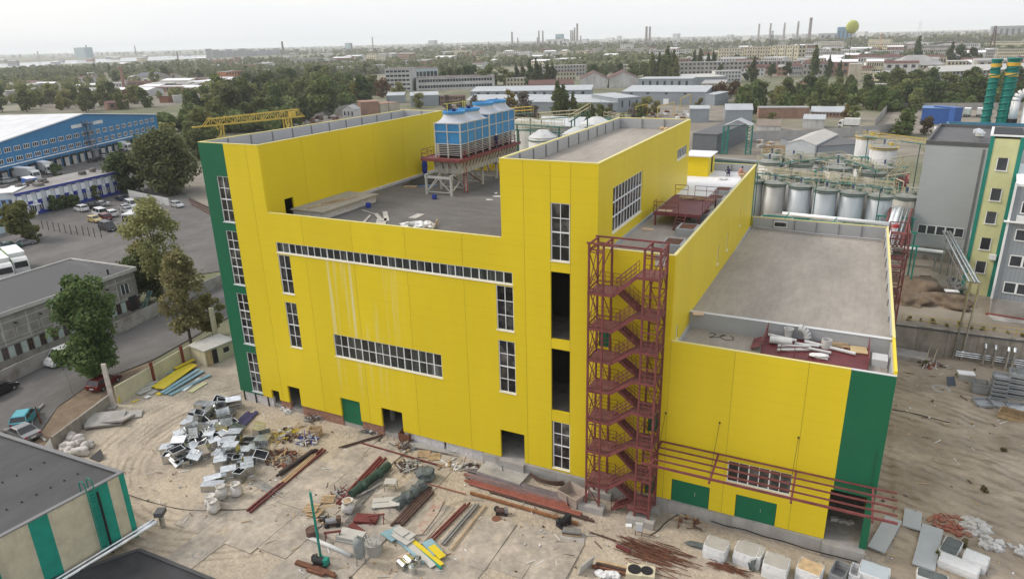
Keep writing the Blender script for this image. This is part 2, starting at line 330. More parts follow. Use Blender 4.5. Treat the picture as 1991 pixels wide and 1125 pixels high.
def window(parent, axis, c, a0, a1, z0, z1, cols, rows, inward, glass=None, fr=.075, mu=.055, inset=.12, heavy=(), name='window', frm=None):
    """a framed window in the plane axis=c ('y': facade, 'x': side wall); panes are its sub-parts"""
    glass = glass or GLS; d = inward; b = MB()
    def bx(u0, u1, w0, w1, e0, e1):
        e0, e1 = sorted((c + d * e0, c + d * e1))
        if axis == 'y': b.box(u0, e0, w0, u1, e1, w1)
        else: b.box(e0, u0, w0, e1, u1, w1)
    i0, i1 = inset - .05, inset + .05
    bx(a0, a0 + fr, z0, z1, i0, i1); bx(a1 - fr, a1, z0, z1, i0, i1); bx(a0 + fr, a1 - fr, z0, z0 + fr, i0, i1); bx(a0 + fr, a1 - fr, z1 - fr, z1, i0, i1)
    aw, zh = (a1 - a0 - 2 * fr) / cols, (z1 - z0 - 2 * fr) / rows
    for k in range(1, cols): x = a0 + fr + k * aw; m = mu * (1.7 if ('c', k) in heavy else 1); bx(x - m / 2, x + m / 2, z0 + fr, z1 - fr, i0 + .004, i1 - .004)
    for k in range(1, rows): z = z0 + fr + k * zh; m = mu * (2.0 if ('r', k) in heavy else 1); bx(a0 + fr, a1 - fr, z - m / 2, z + m / 2, i0 + .008, i1 - .008)
    bx(a0 - .05, a1 + .05, z0 - .07, z0 - .002, -.06, inset)      # sill
    w = b.bd(name, frm or WHT, parent); pm = pane_me(glass)
    for i in range(cols):
        for j in range(rows):
            u, z = a0 + fr + (i + .5) * aw, z0 + fr + (j + .5) * zh; e = c + d * (inset + .012)
            link('pane', pm, w, (u, e, z) if axis == 'y' else (e, u, z), 0, (aw - .01, .014, zh - .01) if axis == 'y' else (.014, aw - .01, zh - .01))
    return w
H1, HB, HM, HR = 28.13, 21.5, 21.54, 14.59
XW, XT, XU, XM, XL = 8.14, 34.4, 42.87, 49.1, 64.8
OPS = [(1.85, 3.47, 20.05, 24.82), (1.85, 3.47, 13.15, 19.1), (1.87, 3.47, 6.2, 12.15), (1.9, 3.48, .3, 5.17),
       (8.7, 35.33, 17.46, 18.55), (8.72, 10.33, 13.08, 17.25), (8.76, 10.35, 7.03, 12.13), (33.68, 35.36, 13.08, 17.25), (33.74, 35.4, 6.98, 12.1), (14.78, 27.65, 7.02, 9.5),
       (38.88, 40.53, 20.05, 24.87), (38.86, 40.56, 13.07, 19.1), (38.9, 40.58, 6.17, 12.17), (38.98, 40.62, .28, 5.1),
       (33.66, 36.13, -1, 2.94), (4.85, 6.0, -1, 1.06), (7.4, 9.1, -1, 2.08), (14.7, 17.25, -1, 2.2), (19.95, 22.53, -1, 2.18),
       (49.82, 52.96, -1, 2.12), (55.05, 58.18, -1, 2.12), (54.19, 59.02, 3.14, 5.07), (61.8, 64.28, -1, 4.57),
       (43.15, 44.05, 13.1, 15.15), (47.55, 48.4, 6.15, 8.1), (47.55, 48.4, .02, 2.0), (47.5, 48.5, 20.45, 21.6)]
YSTAIN = MATS['yellow_cladding'].copy(); YSTAIN.name = 'yellow_cladding_washed'
def stain():      # pale limewash runs below the ribbon window
    t = YSTAIN.node_tree; N, L = t.nodes, t.links; b = N['Principled BSDF']; src = b.inputs['Base Color'].links[0].from_socket
    g = N.new('ShaderNodeNewGeometry'); mp = N.new('ShaderNodeMapping'); mp.inputs['Scale'].default_value = (1.5, 1, .035); L.new(g.outputs['Position'], mp.inputs[0])
    n = N.new('ShaderNodeTexNoise'); n.inputs['Scale'].default_value = 1.0; n.inputs['Detail'].default_value = 5; L.new(mp.outputs[0], n.inputs['Vector'])
    r = N.new('ShaderNodeMapRange'); r.inputs[1].default_value = .5; r.inputs[2].default_value = .66; L.new(n.outputs[0], r.inputs[0])
    s = N.new('ShaderNodeSeparateXYZ'); L.new(g.outputs['Position'], s.inputs[0])
    def mr(o, a, bb):
        q = N.new('ShaderNodeMapRange'); q.inputs[1].default_value = a; q.inputs[2].default_value = bb; L.new(o, q.inputs[0]); return q.outputs[0]
    def mul(a, bb): q = N.new('ShaderNodeMath'); q.operation = 'MULTIPLY'; L.new(a, q.inputs[0]); L.new(bb, q.inputs[1]); return q.outputs[0]
    f = mul(mul(r.outputs[0], mr(s.outputs[2], 17.5, 17.3)), mul(mul(mr(s.outputs[0], 12.8, 16.5), mr(s.outputs[0], 24, 20.5)), mr(s.outputs[2], 1.5, 13)))
    mm = N.new('ShaderNodeMath'); mm.operation = 'MULTIPLY'; mm.inputs[1].default_value = .68; L.new(f, mm.inputs[0])
    mx = N.new('ShaderNodeMixRGB'); mx.inputs[2].default_value = (.66, .66, .52, 1); L.new(mm.outputs[0], mx.inputs[0]); L.new(src, mx.inputs[1]); L.new(mx.outputs[0], b.inputs['Base Color'])
stain()
fy = lambda a, z: (a, 0, z)
g_ = .018
for a0, a1, z0, z1, mt in [(0, 3.5, 0, H1, GRN), (3.5, 6.5, 0, H1, YEL), (6.5, 12.45, 0, HB, YEL), (6.5, XW, HB, H1, YEL), (12.45, 18.45, 0, HB, YSTAIN), (18.45, 24.5, 0, HB, YSTAIN), (24.5, 30.5, 0, HB, YEL),
                           (30.5, 36.5, 0, HB, YEL), (XT, 36.5, HB, H1, YEL), (36.5, 38.87, 0, H1, YEL), (38.87, 40.6, 0, .28, YEL), (38.87, 40.6, 5.1, 6.17, YEL), (38.87, 40.6, 12.17, 13.07, YEL), (38.87, 40.6, 19.1, 20.05, YEL), (38.87, 40.6, 24.87, H1, YEL), (40.6, XU, 0, H1, YEL), (XU, XM, 0, HM, YEL), (XM, 54, 0, HR, YEL), (54, 59.2, 0, HR, YEL), (59.2, 61.95, 0, HR, YEL), (61.95, XL, 0, HR, GRN)]:
    r_ = 0 if a1 in (XW, XU, XL) or (mt is GRN and a0 == 0) else g_
    wallgrid(MB(), fy, (0, 1, 0), .22, a0 + (g_ if a0 not in (0, XT, 3.5, 61.95) else 0), a1 - (.002 if a1 in (3.5, 61.95) else r_), z0 + (.004 if z0 else 0), z1, OPS).bd('cladding_panel', mt, FB)
JNT = M('joint_shadow_strip', (.36, .28, .03), .7)
for x, z in [(6.5, H1), (12.45, HB), (18.45, HB), (24.5, HB), (30.5, HB), (36.5, H1), (38.87, H1), (40.6, H1), (XM, HR), (54, HR), (59.2, HR)]: wallgrid(MB(), lambda a, q: (a, .012, q), (0, 1, 0), .04, x - .06, x + .06, .02, z - .1, OPS).bd('joint_strip', JNT, FB)
# dark sheathing behind the joints
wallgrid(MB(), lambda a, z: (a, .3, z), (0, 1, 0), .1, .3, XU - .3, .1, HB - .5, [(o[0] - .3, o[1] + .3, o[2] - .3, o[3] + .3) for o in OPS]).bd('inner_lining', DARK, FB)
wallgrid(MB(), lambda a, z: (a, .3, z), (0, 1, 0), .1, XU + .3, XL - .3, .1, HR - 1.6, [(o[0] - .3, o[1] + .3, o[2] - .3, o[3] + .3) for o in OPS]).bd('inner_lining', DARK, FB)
for o, c, r, gm, hv in [(0, 2, 4, GLS, [('r', 2)]), (1, 2, 6, GLS, [('r', 2), ('r', 4)]), (2, 2, 6, GLS, [('r', 2), ('r', 4)]), (3, 2, 4, GLS, [('r', 2)]), (4, 33, 1, GLSR, [('c', q) for q in range(2, 33, 3)]), (5, 2, 3, GLS, []), (6, 2, 4, GLS, [('r', 2)]), (7, 2, 3, GLS, []),
                        (8, 2, 4, GLS, [('r', 2)]), (9, 15, 2, GLSR, [('c', q) for q in range(2, 15, 2)]), (10, 2, 4, GLS, [('r', 2)]), (13, 2, 4, GLS, [('r', 2)]), (21, 6, 1, GLS, [('c', 2), ('c', 4)])]:
    q = OPS[o]; window(FB, 'y', 0, q[0], q[1], q[2], q[3], c, r, 1, gm, heavy=hv)
def door(parent, a0, a1, z0, z1, leaves=1, mat=None, y=.06):
    d = MB().box(a0 + .03, y, z0, a1 - .03, y + .07, z1 - .03).bd('door', mat or GRND, parent); w = (a1 - a0) / leaves
    for k in range(1, leaves): MB().box(a0 + k * w - .02, y - .012, z0 + .03, a0 + k * w + .02, y - .002, z1 - .06).bd('door_joint', GRN, d)
    MB().box(a0 + .62 * (a1 - a0), y - .05, z0 + .95, a0 + .62 * (a1 - a0) + .04, y - .004, z0 + 1.3).bd('handle', STEEL, d)
    return d
door(FB, 14.7, 17.25, -.72, 2.2, 1, y=.2); door(FB, 49.82, 52.96, .0, 2.12, 2); door(FB, 55.05, 58.18, .0, 2.12, 2)
door(FB, 43.15, 44.05, 13.1, 15.15); door(FB, 47.55, 48.4, 6.15, 8.1); door(FB, 47.55, 48.4, .02, 2.0)
# interior: floors, columns, dark party walls seen through the open bays
for z in (5.75, 12.65, 19.6): MB().box(.5, .45, z - .3, XU - .5, 30, z).bd('floor_slab', CONCD, FB)
MB().box(1, .25, -1.3, 32, 33, -.74).bd('ground_floor', CONC, FB); MB().box(32.01, -.02, -1.3, XL - .2, 42, -.03).bd('ground_floor', CONC, FB)
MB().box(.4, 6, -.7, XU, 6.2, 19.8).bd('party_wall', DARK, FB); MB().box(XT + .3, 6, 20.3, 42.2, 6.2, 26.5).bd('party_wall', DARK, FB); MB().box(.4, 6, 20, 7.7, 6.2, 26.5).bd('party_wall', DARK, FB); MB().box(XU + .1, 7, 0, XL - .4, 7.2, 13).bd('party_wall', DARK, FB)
for x in (37.6, 41.8, 19.5, 23.2, 60.9): MB().box(x - .2, 2.2, -.7, x + .2, 2.6, 12.6 if x > 59 else 19.2).bd('column', CONC, FB)
# plinth
for x0, x1, mt, y in [(.6, 4.85, BRKW, .12), (6.0, 7.4, BRKR, .12), (9.1, 14.68, BRKR, .12), (17.27, 19.93, BRKR, .12), (22.55, 27.2, BRKW, .12), (27.5, 31.6, BRKW, .12)]:
    MB().box(x0, y, -1.4, x1, y + .3, .04).bd('plinth', mt, FB)
for x0, x1 in [(31.7, 33.6), (36.2, 43.0), (43.0, 49.6), (49.62, 54.9), (54.92, 61.7)]: MB().box(x0, -.16, -1.5, x1, .25, -.055).bd('plinth', CONC, FB)
MB().box(61.72, -.55, -1.5, XL - .1, .3, -.06).bd('plinth', CONC, FB); MB().box(33.6, -.5, -1.5, 36.2, .1, -.07).bd('threshold', CONC, FB)
for x in (.45, 2.2, 4.1): MB().box(x - .06, .02, -1.4, x + .06, .14, .03).bd('plinth_post', BLK, FB)
# side and rear walls
def sidewall(x, y0, y1, z0, z1, inn, mat, seams, ops=()):
    e = [y0] + [s for s in seams if y0 < s < y1] + [y1]
    for a, b in zip(e, e[1:]): wallgrid(MB(), lambda q, z: (x, q, z), (inn, 0, 0), .2, a + (g_ * .7 if a != y0 else 0), b - (g_ * .7 if b != y1 else 0), z0, z1, ops).bd('cladding_panel', mat, FB)
SE = [6.1, 12.2, 18.3, 24.4, 30.5, 36.6]
D1, E1, F1 = 34.2, 31.3, 42.5
sidewall(XW, .222, D1, 20.25, H1, -1, YEL, SE, [(2.56, 3.85, 20, 22.32)])
window(FB, 'x', XU, 3.68, 12.25, 21.78, 25.6, 10, 3, -1, GLS, heavy=[('r', 1), ('r', 2)]); window(FB, 'x', XU, 25.65, 30.26, 24.35, 25.5, 6, 1, -1, GLS)
sidewall(XU, .222, E1, 20.45, H1, -1, YEL, [6.49, 12.47, 18.42, 24.76], [(3.68, 12.25, 21.78, 25.6), (25.65, 30.26, 24.35, 25.5)])
MW = [(18.3, 19.0, 15.4, 17.4), (23.6, 24.3, 15.4, 17.4), (31.5, 32.1, 16.2, 18.2), (1.6, 2.2, 14.0, 15.3)]
sidewall(XM, .222, 41.4, 13.25, HM, -1, YEL, SE, MW); sidewall(XM, 41.4, F1, 2, HM, -1, GRN, [])
for q in MW: window(FB, 'x', XM, *q, 1, 2, -1, GLS)
sidewall(XT, .222, E1, 20.25, H1, 1, YEL, SE); sidewall(XL, .222, 42.2, 0, 14.9, -1, YEL, SE)
MB().add([(0, .222, 0), (1.73, D1, 0), (1.73, D1, H1), (0, .222, H1), (.2, .222, 0), (1.93, D1, 0), (1.93, D1, H1), (.2, .222, H1)], [(0, 1, 2, 3), (4, 5, 6, 7), (2, 3, 7, 6)]).bd('cladding_panel', GRN, FB)
for x0, x1, y, z1, mt in [(1.73, XW, D1, H1, YEL), (XW, XT, D1, HB, YEL), (XT, XU, E1, H1, YEL), (34.6, XM, F1, HM, YEL), (XM, XL, 42.2, 14.9, YEL)]:
    wallgrid(MB(), lambda a, z: (a, y, z), (0, -1, 0), .2, x0 + .01, x1 - .01, 0, z1).bd('rear_wall', mt, FB)
# roofs
MB().add([(.25, .222, 27), (1.95, D1 - .2, 27), (XW - .2, D1 - .2, 27), (XW - .2, .222, 27)], [(0, 1, 2, 3)]).bd('roof_deck', MEMB, FB)
MB().box(XW + .001, .222, 19.9, XT - .001, D1 - .2, 20.3).bd('roof_deck', MEMD, FB)
MB().box(XT + .2, .222, 26.6, XU - .2, E1 - .2, 27.0).bd('roof_deck', MEMB, FB)
MB().box(XU + .001, .222, 20.1, XM - .2, 24.2, 20.5).bd('roof_deck', MEMB, FB)
WROOF = M('white_insulation_roof', (.66, .66, .68), .8, 0, .08, .6)
MB().box(XU + .001, 24.2, 20.1, XM - .2, F1 - .2, 20.56).bd('insulated_roof', WROOF, FB); MB().box(35, E1 + .01, 20.1, XU, F1 - .2, 20.56).bd('insulated_roof', WROOF, FB)
MB().box(XM + .001, .222, 12.9, XL - .2, 6.45, 13.3).bd('roof_deck', MEMB, FB)
MB().add([(XM + .001, 6.7, 14.5), (XL - .2, 6.7, 14.5), (XL - .2, 41.99, 13.5), (XM + .001, 41.99, 13.5)], [(0, 1, 2, 3)]).bd('roof_deck', MEMB, FB)
MB().box(XM + .01, 6.45, 13.2, XL - .2, 6.7, 14.72).bd('step_wall', GREYP, FB); MB().box(XM + .01, 6.4, 14.72, XL - .2, 6.78, 14.77).bd('coping', GREYC, FB)
for z0, x0, y0, x1, y1 in [(20.5, XU + .003, .3, XU + .16, 24), (13.3, XM + .003, .3, XM + .18, 6.4), (13.5, XM + .003, 6.8, XM + .12, 41.5), (20.3, XW + .003, 4.2, XW + .3, 33.8)]:
    MB().box(x0, y0, z0 - .1, x1, y1, z0 + (.35 if z0 < 20.2 else .28)).bd('flashing', BRKW if z0 == 20.3 else GREYP, FB)
def parapet(x0, y0, x1, y1, z0, z1, nrm, n, mat=GREYP):      # inner lining in panels with posts between
    d = Vector((x1 - x0, y1 - y0, 0)); L = d.length; d.normalize(); nv = Vector(nrm)
    for k in range(n):
        a, b = Vector((x0, y0, 0)) + d * (L * k / n + .03), Vector((x0, y0, 0)) + d * (L * (k + 1) / n - .03)
        p = MB(); c = (a + b) / 2 + nv * .06; p.cbox((c.x, c.y, (z0 + z1) / 2), ((b - a).length, .1, z1 - z0 - .02), math.atan2(d.y, d.x)); p.bd('parapet_panel', mat, FB)
        if k: c = a + nv * .14 - d * .03; MB().cbox((c.x, c.y, (z0 + z1) / 2), (.1, .12, z1 - z0 - .1), math.atan2(d.y, d.x)).bd('parapet_post', M('parapet_post_grey', (.19, .195, .205), .6), FB)
parapet(.22, .4, 1.95, D1 - .3, 27, H1, (1, 0, 0), 11); parapet(2, D1 - .2, XW - .25, D1 - .2, 27, H1, (0, -1, 0), 2); parapet(XW - .2, .4, XW - .2, D1 - .3, 27, H1, (-1, 0, 0), 11)
parapet(XT + .2, .4, XT + .2, E1 - .3, 27, H1, (1, 0, 0), 11); parapet(XT + .3, E1 - .2, XU - .3, E1 - .2, 27, H1, (0, -1, 0), 3)
parapet(XM + .2, 41.99, XL - .25, 41.99, 13.4, 14.9, (0, -1, 0), 6); parapet(XL - .2, .5, XL - .2, 6.3, 13.3, 14.6, (-1, 0, 0), 2); parapet(XL - .2, 6.9, XL - .2, 41.8, 13.6, 14.9, (-1, 0, 0), 8)
parapet(XM - .2, .4, XM - .2, F1 - .3, 20.5, HM, (-1, 0, 0), 9); parapet(38, F1 - .2, XM - .3, F1 - .2, 20.5, HM, (0, -1, 0), 4)
def cop(x0, y0, x1, y1, z, w=.22, mt=YELS): d = Vector((x1 - x0, y1 - y0, 0)); c = ((x0 + x1) / 2, (y0 + y1) / 2, z + .03); MB().cbox(c, (d.length, w, .055), math.atan2(d.y, d.x)).bd('coping', mt, FB)
for q in [(-.02, .1, XW - .24, .1, H1), (.1, .26, 1.83, D1 - .3, H1), (XW - .1, -.04, XW - .1, D1, H1), (1.9, D1 - .1, XW - .3, D1 - .1, H1), (XW + .1, .1, XT - .1, .1, HB), (XT + .1, .26, XT + .1, E1, H1), (XT - .05, .1, XU + .02, .1, H1), (XU - .1, .26, XU - .1, E1, H1), (XT + .3, E1 - .1, XU - .3, E1 - .1, H1),
          (XU + .02, .1, XM - .02, .1, HM), (XM - .1, .26, XM - .1, F1, HM), (XM + .02, .1, 61.95, .1, HR), (XL - .1, .26, XL - .1, 6.4, HR), (XL - .1, 6.45, XL - .1, 42.2, 14.9), (XM + .1, 42.1, XL - .3, 42.1, 14.9)]: cop(*q)
cop(61.96, .1, XL, .1, HR, mt=GREYC)
# stair house on the rear of the middle roof and the low brick hatch room on the courtyard roof
MB().box(41.2, 37.5, 20.5, 44.0, 41.5, 23.0).bd('roof_house', YEL, FB); MB().box(40.9, 37.2, 23.0, 44.3, 41.8, 23.12).bd('roof_house_roof', WROOF, FB); MB().box(43.99, 39.3, 20.8, 44.03, 40.2, 22.7).bd('roof_house_door', BLK, FB)
MB().box(8.3, 3.4, 20.3, 12.2, 12.4, 21.05).bd('hatch_room_wall', BRKW, FB); MB().box(8.16, 3.2, 21.05, 12.5, 12.6, 21.2).bd('hatch_room_roof', M('felt_cover', (.30, .275, .225), .9, 0, .12), FB)
for y in (4.3, 9.5, 15.5, 22.5, 27): 
    c = MB().box(46.8, y, 20.5, 48.5, y + 2.1, 21.15).bd('roof_curb', GREYP, FB); MB().box(47.0, y + .2, 21.15, 48.3, y + 1.9, 21.17).bd('curb_opening', RUST, c)
MB().box(63.35, 4.1, 13.3, 64.4, 5.4, 13.9).bd('roof_curb', GREYC, FB)
MB().box(34.8, F1 - .34, 20.7, 41, F1 - .32, 21.4).bd('teal_patch', TEAL, FB)
# tall vertical anchor rods on the facade
ROD = M('rod_black', (.03, .025, .02), .6)
for x, z0, z1 in [(53.2, 5.2, 8.3), (59.0, 5.2, 8.4), (48.9, 5.3, 8.2)]:
    o = MB().tube((x, -2.2, z0 - .4), (x + .1, -.05, z1), .017, 6); o.cbox((x + .1, -.03, z1), (.14, .05, .14)); tag(o.bd('tie_rod', ROD), 'thin dark tie rod holding the red canopy frame to the yellow wall', 'tie rod', 'canopy tie rods')
MB().box(64.3, -.06, 4, 64.34, -.02, 8.6).bd('cable_conduit', M('conduit_green', (.02, .1, .06), .6), FB)
# ================================================================ RED STEEL STAIR TOWER ON THE FACADE
def stair_tower():
    x = [43.1, 44.25, 47.4, 48.6]; yf, yb = -2.5, -.45; ZT_ = 22.55; zb = -.62
    T = thing('stair_tower', 'tall oxide red steel escape stair standing against the yellow facade', 'stair tower', (45.8, -1.5, Z0)); off = (45.8, -1.5, Z0)
    Lz = [1.4, 4.65, 7.6, 10.4, 13.05, 15.75, 18.7]; Rz = [.05, 3.0, 6.1, 9.05, 11.8, 14.4, 17.25, 20.4]
    bld = lambda b, n, m=RED, par=T: b.bd(n, m, par, off)
    for X_ in x:
        for y in (yf, yb): bld(MB().box(X_ - .075, y - .075, zb, X_ + .075, y + .075, ZT_), 'post')
    for X_ in x: bld(MB().beam((X_, yf, ZT_), (X_, yb, ZT_), .13), 'top_beam')
    for y in (yf, yb): bld(MB().beam((x[0] - .2, y, ZT_ + .08), (x[3] + .1, y, ZT_ + .08), .09, .14), 'top_beam')
    for xa, xb, y0 in ((x[0], x[1], yf), (x[2], x[3], yf)): bld(MB().box(xa - .55, yf - .5, Z0 - .3, xb + .55, yf + .45, zb), 'footing', CONC)
    for xa, xb in ((x[0], x[1]), (x[2], x[3])): bld(MB().box(xa - .4, yb - .35, Z0 - .3, xb + .5, -.2, zb - .004), 'footing', CONC)
    # bracing of the two braced towers
    lv = [zb + 1.9 + 2.95 * k for k in range(8)]
    for (xa, xb) in ((x[0], x[1]), (x[2], x[3])):
        out = xa if xa == x[0] else xb
        pz = zb
        for k, z in enumerate(lv + [ZT_ - .4]):
            b = MB()
            for y in (yf, yb):
                s_ = k % 2; b.beam((xa if s_ else xb, y, pz + .1), (xb if s_ else xa, y, z), .06)
            b.beam((out, yf, pz + .1), (out, yb, z), .06); b.beam((out, yb, pz + .1), (out, yf, z), .06)
            bld(b, 'brace'); b2 = MB()
            for y in (yf, yb): b2.beam((xa, y, z), (xb, y, z), .07)
            b2.beam((out, yf, z), (out, yb, z), .07); bld(b2, 'tie_bar'); pz = z
    DK = M('stair_deck_red', (.17, .07, .066), .75, 0, .25, 2)
    def rail(pts, n, b=None):
        b = b or MB()
        for h in (1.05, .7, .35): 
            for a, c in zip(pts, pts[1:]): b.tube((a[0], a[1], a[2] + h), (c[0], c[1], c[2] + h), .022, 5)
        for a, c in zip(pts, pts[1:]):
            for k in range(n + 1):
                t = k / n; p = [a[i] + (c[i] - a[i]) * t for i in range(3)]; b.tube(p, (p[0], p[1], p[2] + 1.05), .02, 5)
        return b
    for z in Lz:
        l = bld(MB().box(x[0] - .05, yf - .05, z - .12, 45.05, yb + .1, z), 'landing', DK)
        MB().box(x[0] - .08, yf - .1, z - .16, 45.05, yf - .052, z + .05).bd('edge_beam', RED, l, off); rail([(45.0, yb + .05, z), (x[0], yb + .05, z), (x[0], yf, z), (x[1], yf, z)], 3).bd('handrail', RED, l, off)
    for z in Rz:
        l = bld(MB().box(46.75, yf - .05, z - .12, x[3] + .05, yb + .1, z), 'landing', DK)
        MB().box(46.75, yf - .1, z - .16, x[3] + .08, yf - .052, z + .05).bd('edge_beam', RED, l, off); rail([(x[2], yf, z), (x[3], yf, z), (x[3], yb + .05, z), (48.5, yb + .05, z)] if z > 20 else [(x[2], yf, z), (x[3], yf, z), (x[3], yb + .05, z), (46.8, yb + .05, z)], 3).bd('handrail', RED, l, off)
    def flight(xa, za, xb, zb_, y0, y1, n=9):
        b = MB()
        for y in (y0, y1): b.beam((xa, y, za - .08), (xb, y, zb_ - .08), .05, .26)
        f = bld(b, 'flight'); t = MB()
        for k in range(n):
            s_ = (k + .5) / n; X_, Z_ = xa + (xb - xa) * s_, za + (zb_ - za) * s_; t.cbox((X_, (y0 + y1) / 2, Z_), (.27, abs(y1 - y0) - .06, .04))
        t.bd('treads', DK, f, off); f2 = rail([(xa, y0, za), (xb, y0, zb_)], 5); f2.bd('handrail', RED, f, off); rail([(xa, y1, za), (xb, y1, zb_)], 5).bd('handrail', RED, f, off)
    for k, z in enumerate(Lz):
        flight(45.0, z, 46.8, Rz[k + 1], yf, yf + .85); flight(45.0, z, 46.8, Rz[k], yb - .85, yb - .02)
    b = MB(); b.beam((45.2, -1.9, Z0 + .1), (46.8, -1.9, 0), .05, .2); b.beam((45.2, -.9, Z0 + .1), (46.8, -.9, 0), .05, .2)
    for k in range(5): b.cbox((45.4 + k * .3, -1.4, Z0 + .25 + k * .21), (.28, .95, .04))
    bld(b, 'entry_steps'); bld(rail([(45.2, -1.9, Z0), (46.8, -1.9, 0)], 3), 'entry_handrail')
stair_tower()
# ---- red canopy frame of horizontal bars
CF = thing('canopy_frame', 'red steel canopy frame of long parallel bars above the green doors', 'canopy', (57, -1, 3.5)); off = (57, -1, 3.5)
YS = [-.12, -.95, -1.75, -2.55, -3.35]
zc = lambda y: 5.55 + y * .1
for y in YS:
    w = .14 if y < -3 else .09; MB().beam((48.0 if y < -1 else 48.75, y, zc(y)), (66.1, y, zc(y)), w, w + .03).bd('bar', RED, CF, off)
for x in (48.75, 53.4, 59.25, 64.55): MB().beam((x, -.02, zc(0) - .14), (x, -3.65, zc(-3.65) - .14), .15, .17).bd('bracket', RED, CF, off)
# ---- second stair tower behind the right block
def rear_stair():
    T = thing('rear_stair_tower', 'narrow red steel lattice stair behind the low right roof block', 'stair tower', (66, 41.8, Z0)); off = (66, 41.8, Z0)
    for X_ in (65.05, 67.0):
        for y in (39.0, 44.4): MB().box(X_ - .08, y - .08, Z0 - .1, X_ + .08, y + .08, 15.1).bd('post', RED, T, off)
    for k in range(8):
        z = 15.1 - k * 2.1; b = MB()
        for y in (39.0, 44.4): b.beam((65.05, y, z), (67, y, z), .1)
        for X_ in (65.05, 67.0): b.beam((X_, 39, z), (X_, 44.4, z), .1)
        b.bd('ring_beam', RED, T, off)
        if k < 7:
            b = MB(); s_ = k % 2; b.beam((67, 39 if s_ else 44.4, z), (67, 44.4 if s_ else 39, z - 2.1), .07); b.beam((65.05 if s_ else 67, 39, z), (67 if s_ else 65.05, 39, z - 2.1), .07); b.bd('brace', RED, T, off)
            MB().box(65.2, 39.2 if s_ else 42.9, z - 1.2, 66.9, 40.6 if s_ else 44.2, z - 1.1).bd('landing', RED, T, off)
            b = MB()
            for q in range(8): b.cbox((66.0, 40.8 + q * .28, z - 1.1 - (.15 * q if s_ else 1.05 - .15 * q)), (1.3, .26, .05))
            b.bd('treads', RED, T, off)
rear_stair()
# ================================================================ COOLING TOWERS
CB = M('cooling_blue', (.036, .20, .43), .45, 0, .1, .8, rnd=.08, stripe=(-.2, .12, .85)); CG = M('cooling_frame_grey', (.42, .42, .41), .55, 0, .12, 1); CW = M('cooling_hood', (.40, .42, .465), .5, 0, .1, 1); CRING = M('cooling_ring', (.05, .24, .50), .45)
TG = M('tank_beige_grey', (.35, .34, .31), .7, 0, .15, .8, grime=.5)
PF = thing('cooling_platform', 'red railed steel platform on grey trestles carrying blue cooling towers', 'platform', (17.5, 26, 20.3)); off = (17.5, 26, 20.3)
MB().box(14.7, 18.3, 24.25, 20.0, 34.1, 24.4).bd('deck', RED, PF, off)
for x0, y0, x1, y1 in [(14.7, 18.3, 20, 18.3), (20, 18.3, 20, 34.1), (14.7, 18.3, 14.7, 34.1)]: MB().beam((x0, y0, 24.3), (x1, y1, 24.3), .16, .34).bd('edge_beam', RED, PF, off)
TK = MB().box(16.0, 19.0, 22.7, 19.6, 33.9, 24.24).bd('basin', TG, PF, off)
for k in range(19): MB().box(19.6, 19.1 + k * .8, 22.72, 19.68, 19.2 + k * .8, 24.2).bd('rib', CG, TK, off)
for k in range(5): MB().box(16.3 + k * .75, 18.92, 22.72, 16.4 + k * .75, 19.0, 24.2).bd('rib', CG, TK, off)
for k in range(19): MB().beam((19.68, 19.2 + k * .8, 23.3), (20.0, 19.2 + k * .8, 24.2), .06).bd('gusset', RUST, PF, off)
for k in range(4): MB().beam((16.4 + k * .9, 18.95, 23.3), (16.4 + k * .9, 18.4, 24.2), .06).bd('gusset', RUST, PF, off)
for y in (17.9, 21.2, 25.4, 29.2, 33.2):
    for x in (15.5, 18.85): MB().box(x - .12, y - .12, 20.3, x + .12, y + .12, 22.3).bd('leg', CG, PF, off)
    b = MB(); b.beam((15.3, y, 22.35), (19.1, y, 22.35), .18, .26); b.bd('cross_beam', CG, PF, off)
    b = MB(); b.beam((15.5, y, 20.6), (17.2, y, 22.2), .1); b.beam((18.85, y, 20.6), (17.2, y, 22.2), .1); b.beam((15.5, y, 20.65), (18.85, y, 20.65), .08); b.bd('brace', CG, PF, off)
for x in (15.5, 18.85): MB().beam((x, 17.7, 22.58), (x, 33.4, 22.58), .18, .2).bd('long_beam', CG, PF, off); MB().beam((x, 18, 20.7), (x, 21, 22.2), .1).bd('brace', CG, PF, off); MB().beam((x, 22, 22.3), (x, 25.2, 20.6), .1).bd('brace', RUST, PF, off)
def guard(pts, zb, parent, off, mat=RED, h=1.0, step=1.2, name='guard_rail'):
    for a, c in zip(pts, pts[1:]):
        b = MB(); L = math.hypot(c[0] - a[0], c[1] - a[1]); n = max(1, round(L / step))
        for z in (h, h * .55): b.tube((*a, zb + z), (*c, zb + z), .03, 5)
        for k in range(n + 1): t = k / n; p = (a[0] + (c[0] - a[0]) * t, a[1] + (c[1] - a[1]) * t); b.tube((*p, zb), (*p, zb + h), .028, 5)
        b.bd(name, mat, parent, off)
guard([(16.2, 18.35), (14.75, 18.35), (14.75, 21)], 24.4, PF, off); guard([(19.95, 19.0), (19.95, 34)], 24.4, PF, off)
LD = MB()
for x in (19.2, 19.62): LD.beam((x, 20.3, 20.3), (x, 20.1, 25.4), .06)
for k in range(16): LD.beam((19.2, 20.28, 20.6 + k * .28), (19.62, 20.28, 20.6 + k * .28), .04)
LD.bd('ladder', M('ladder_red', (.32, .03, .04), .5), PF, off)
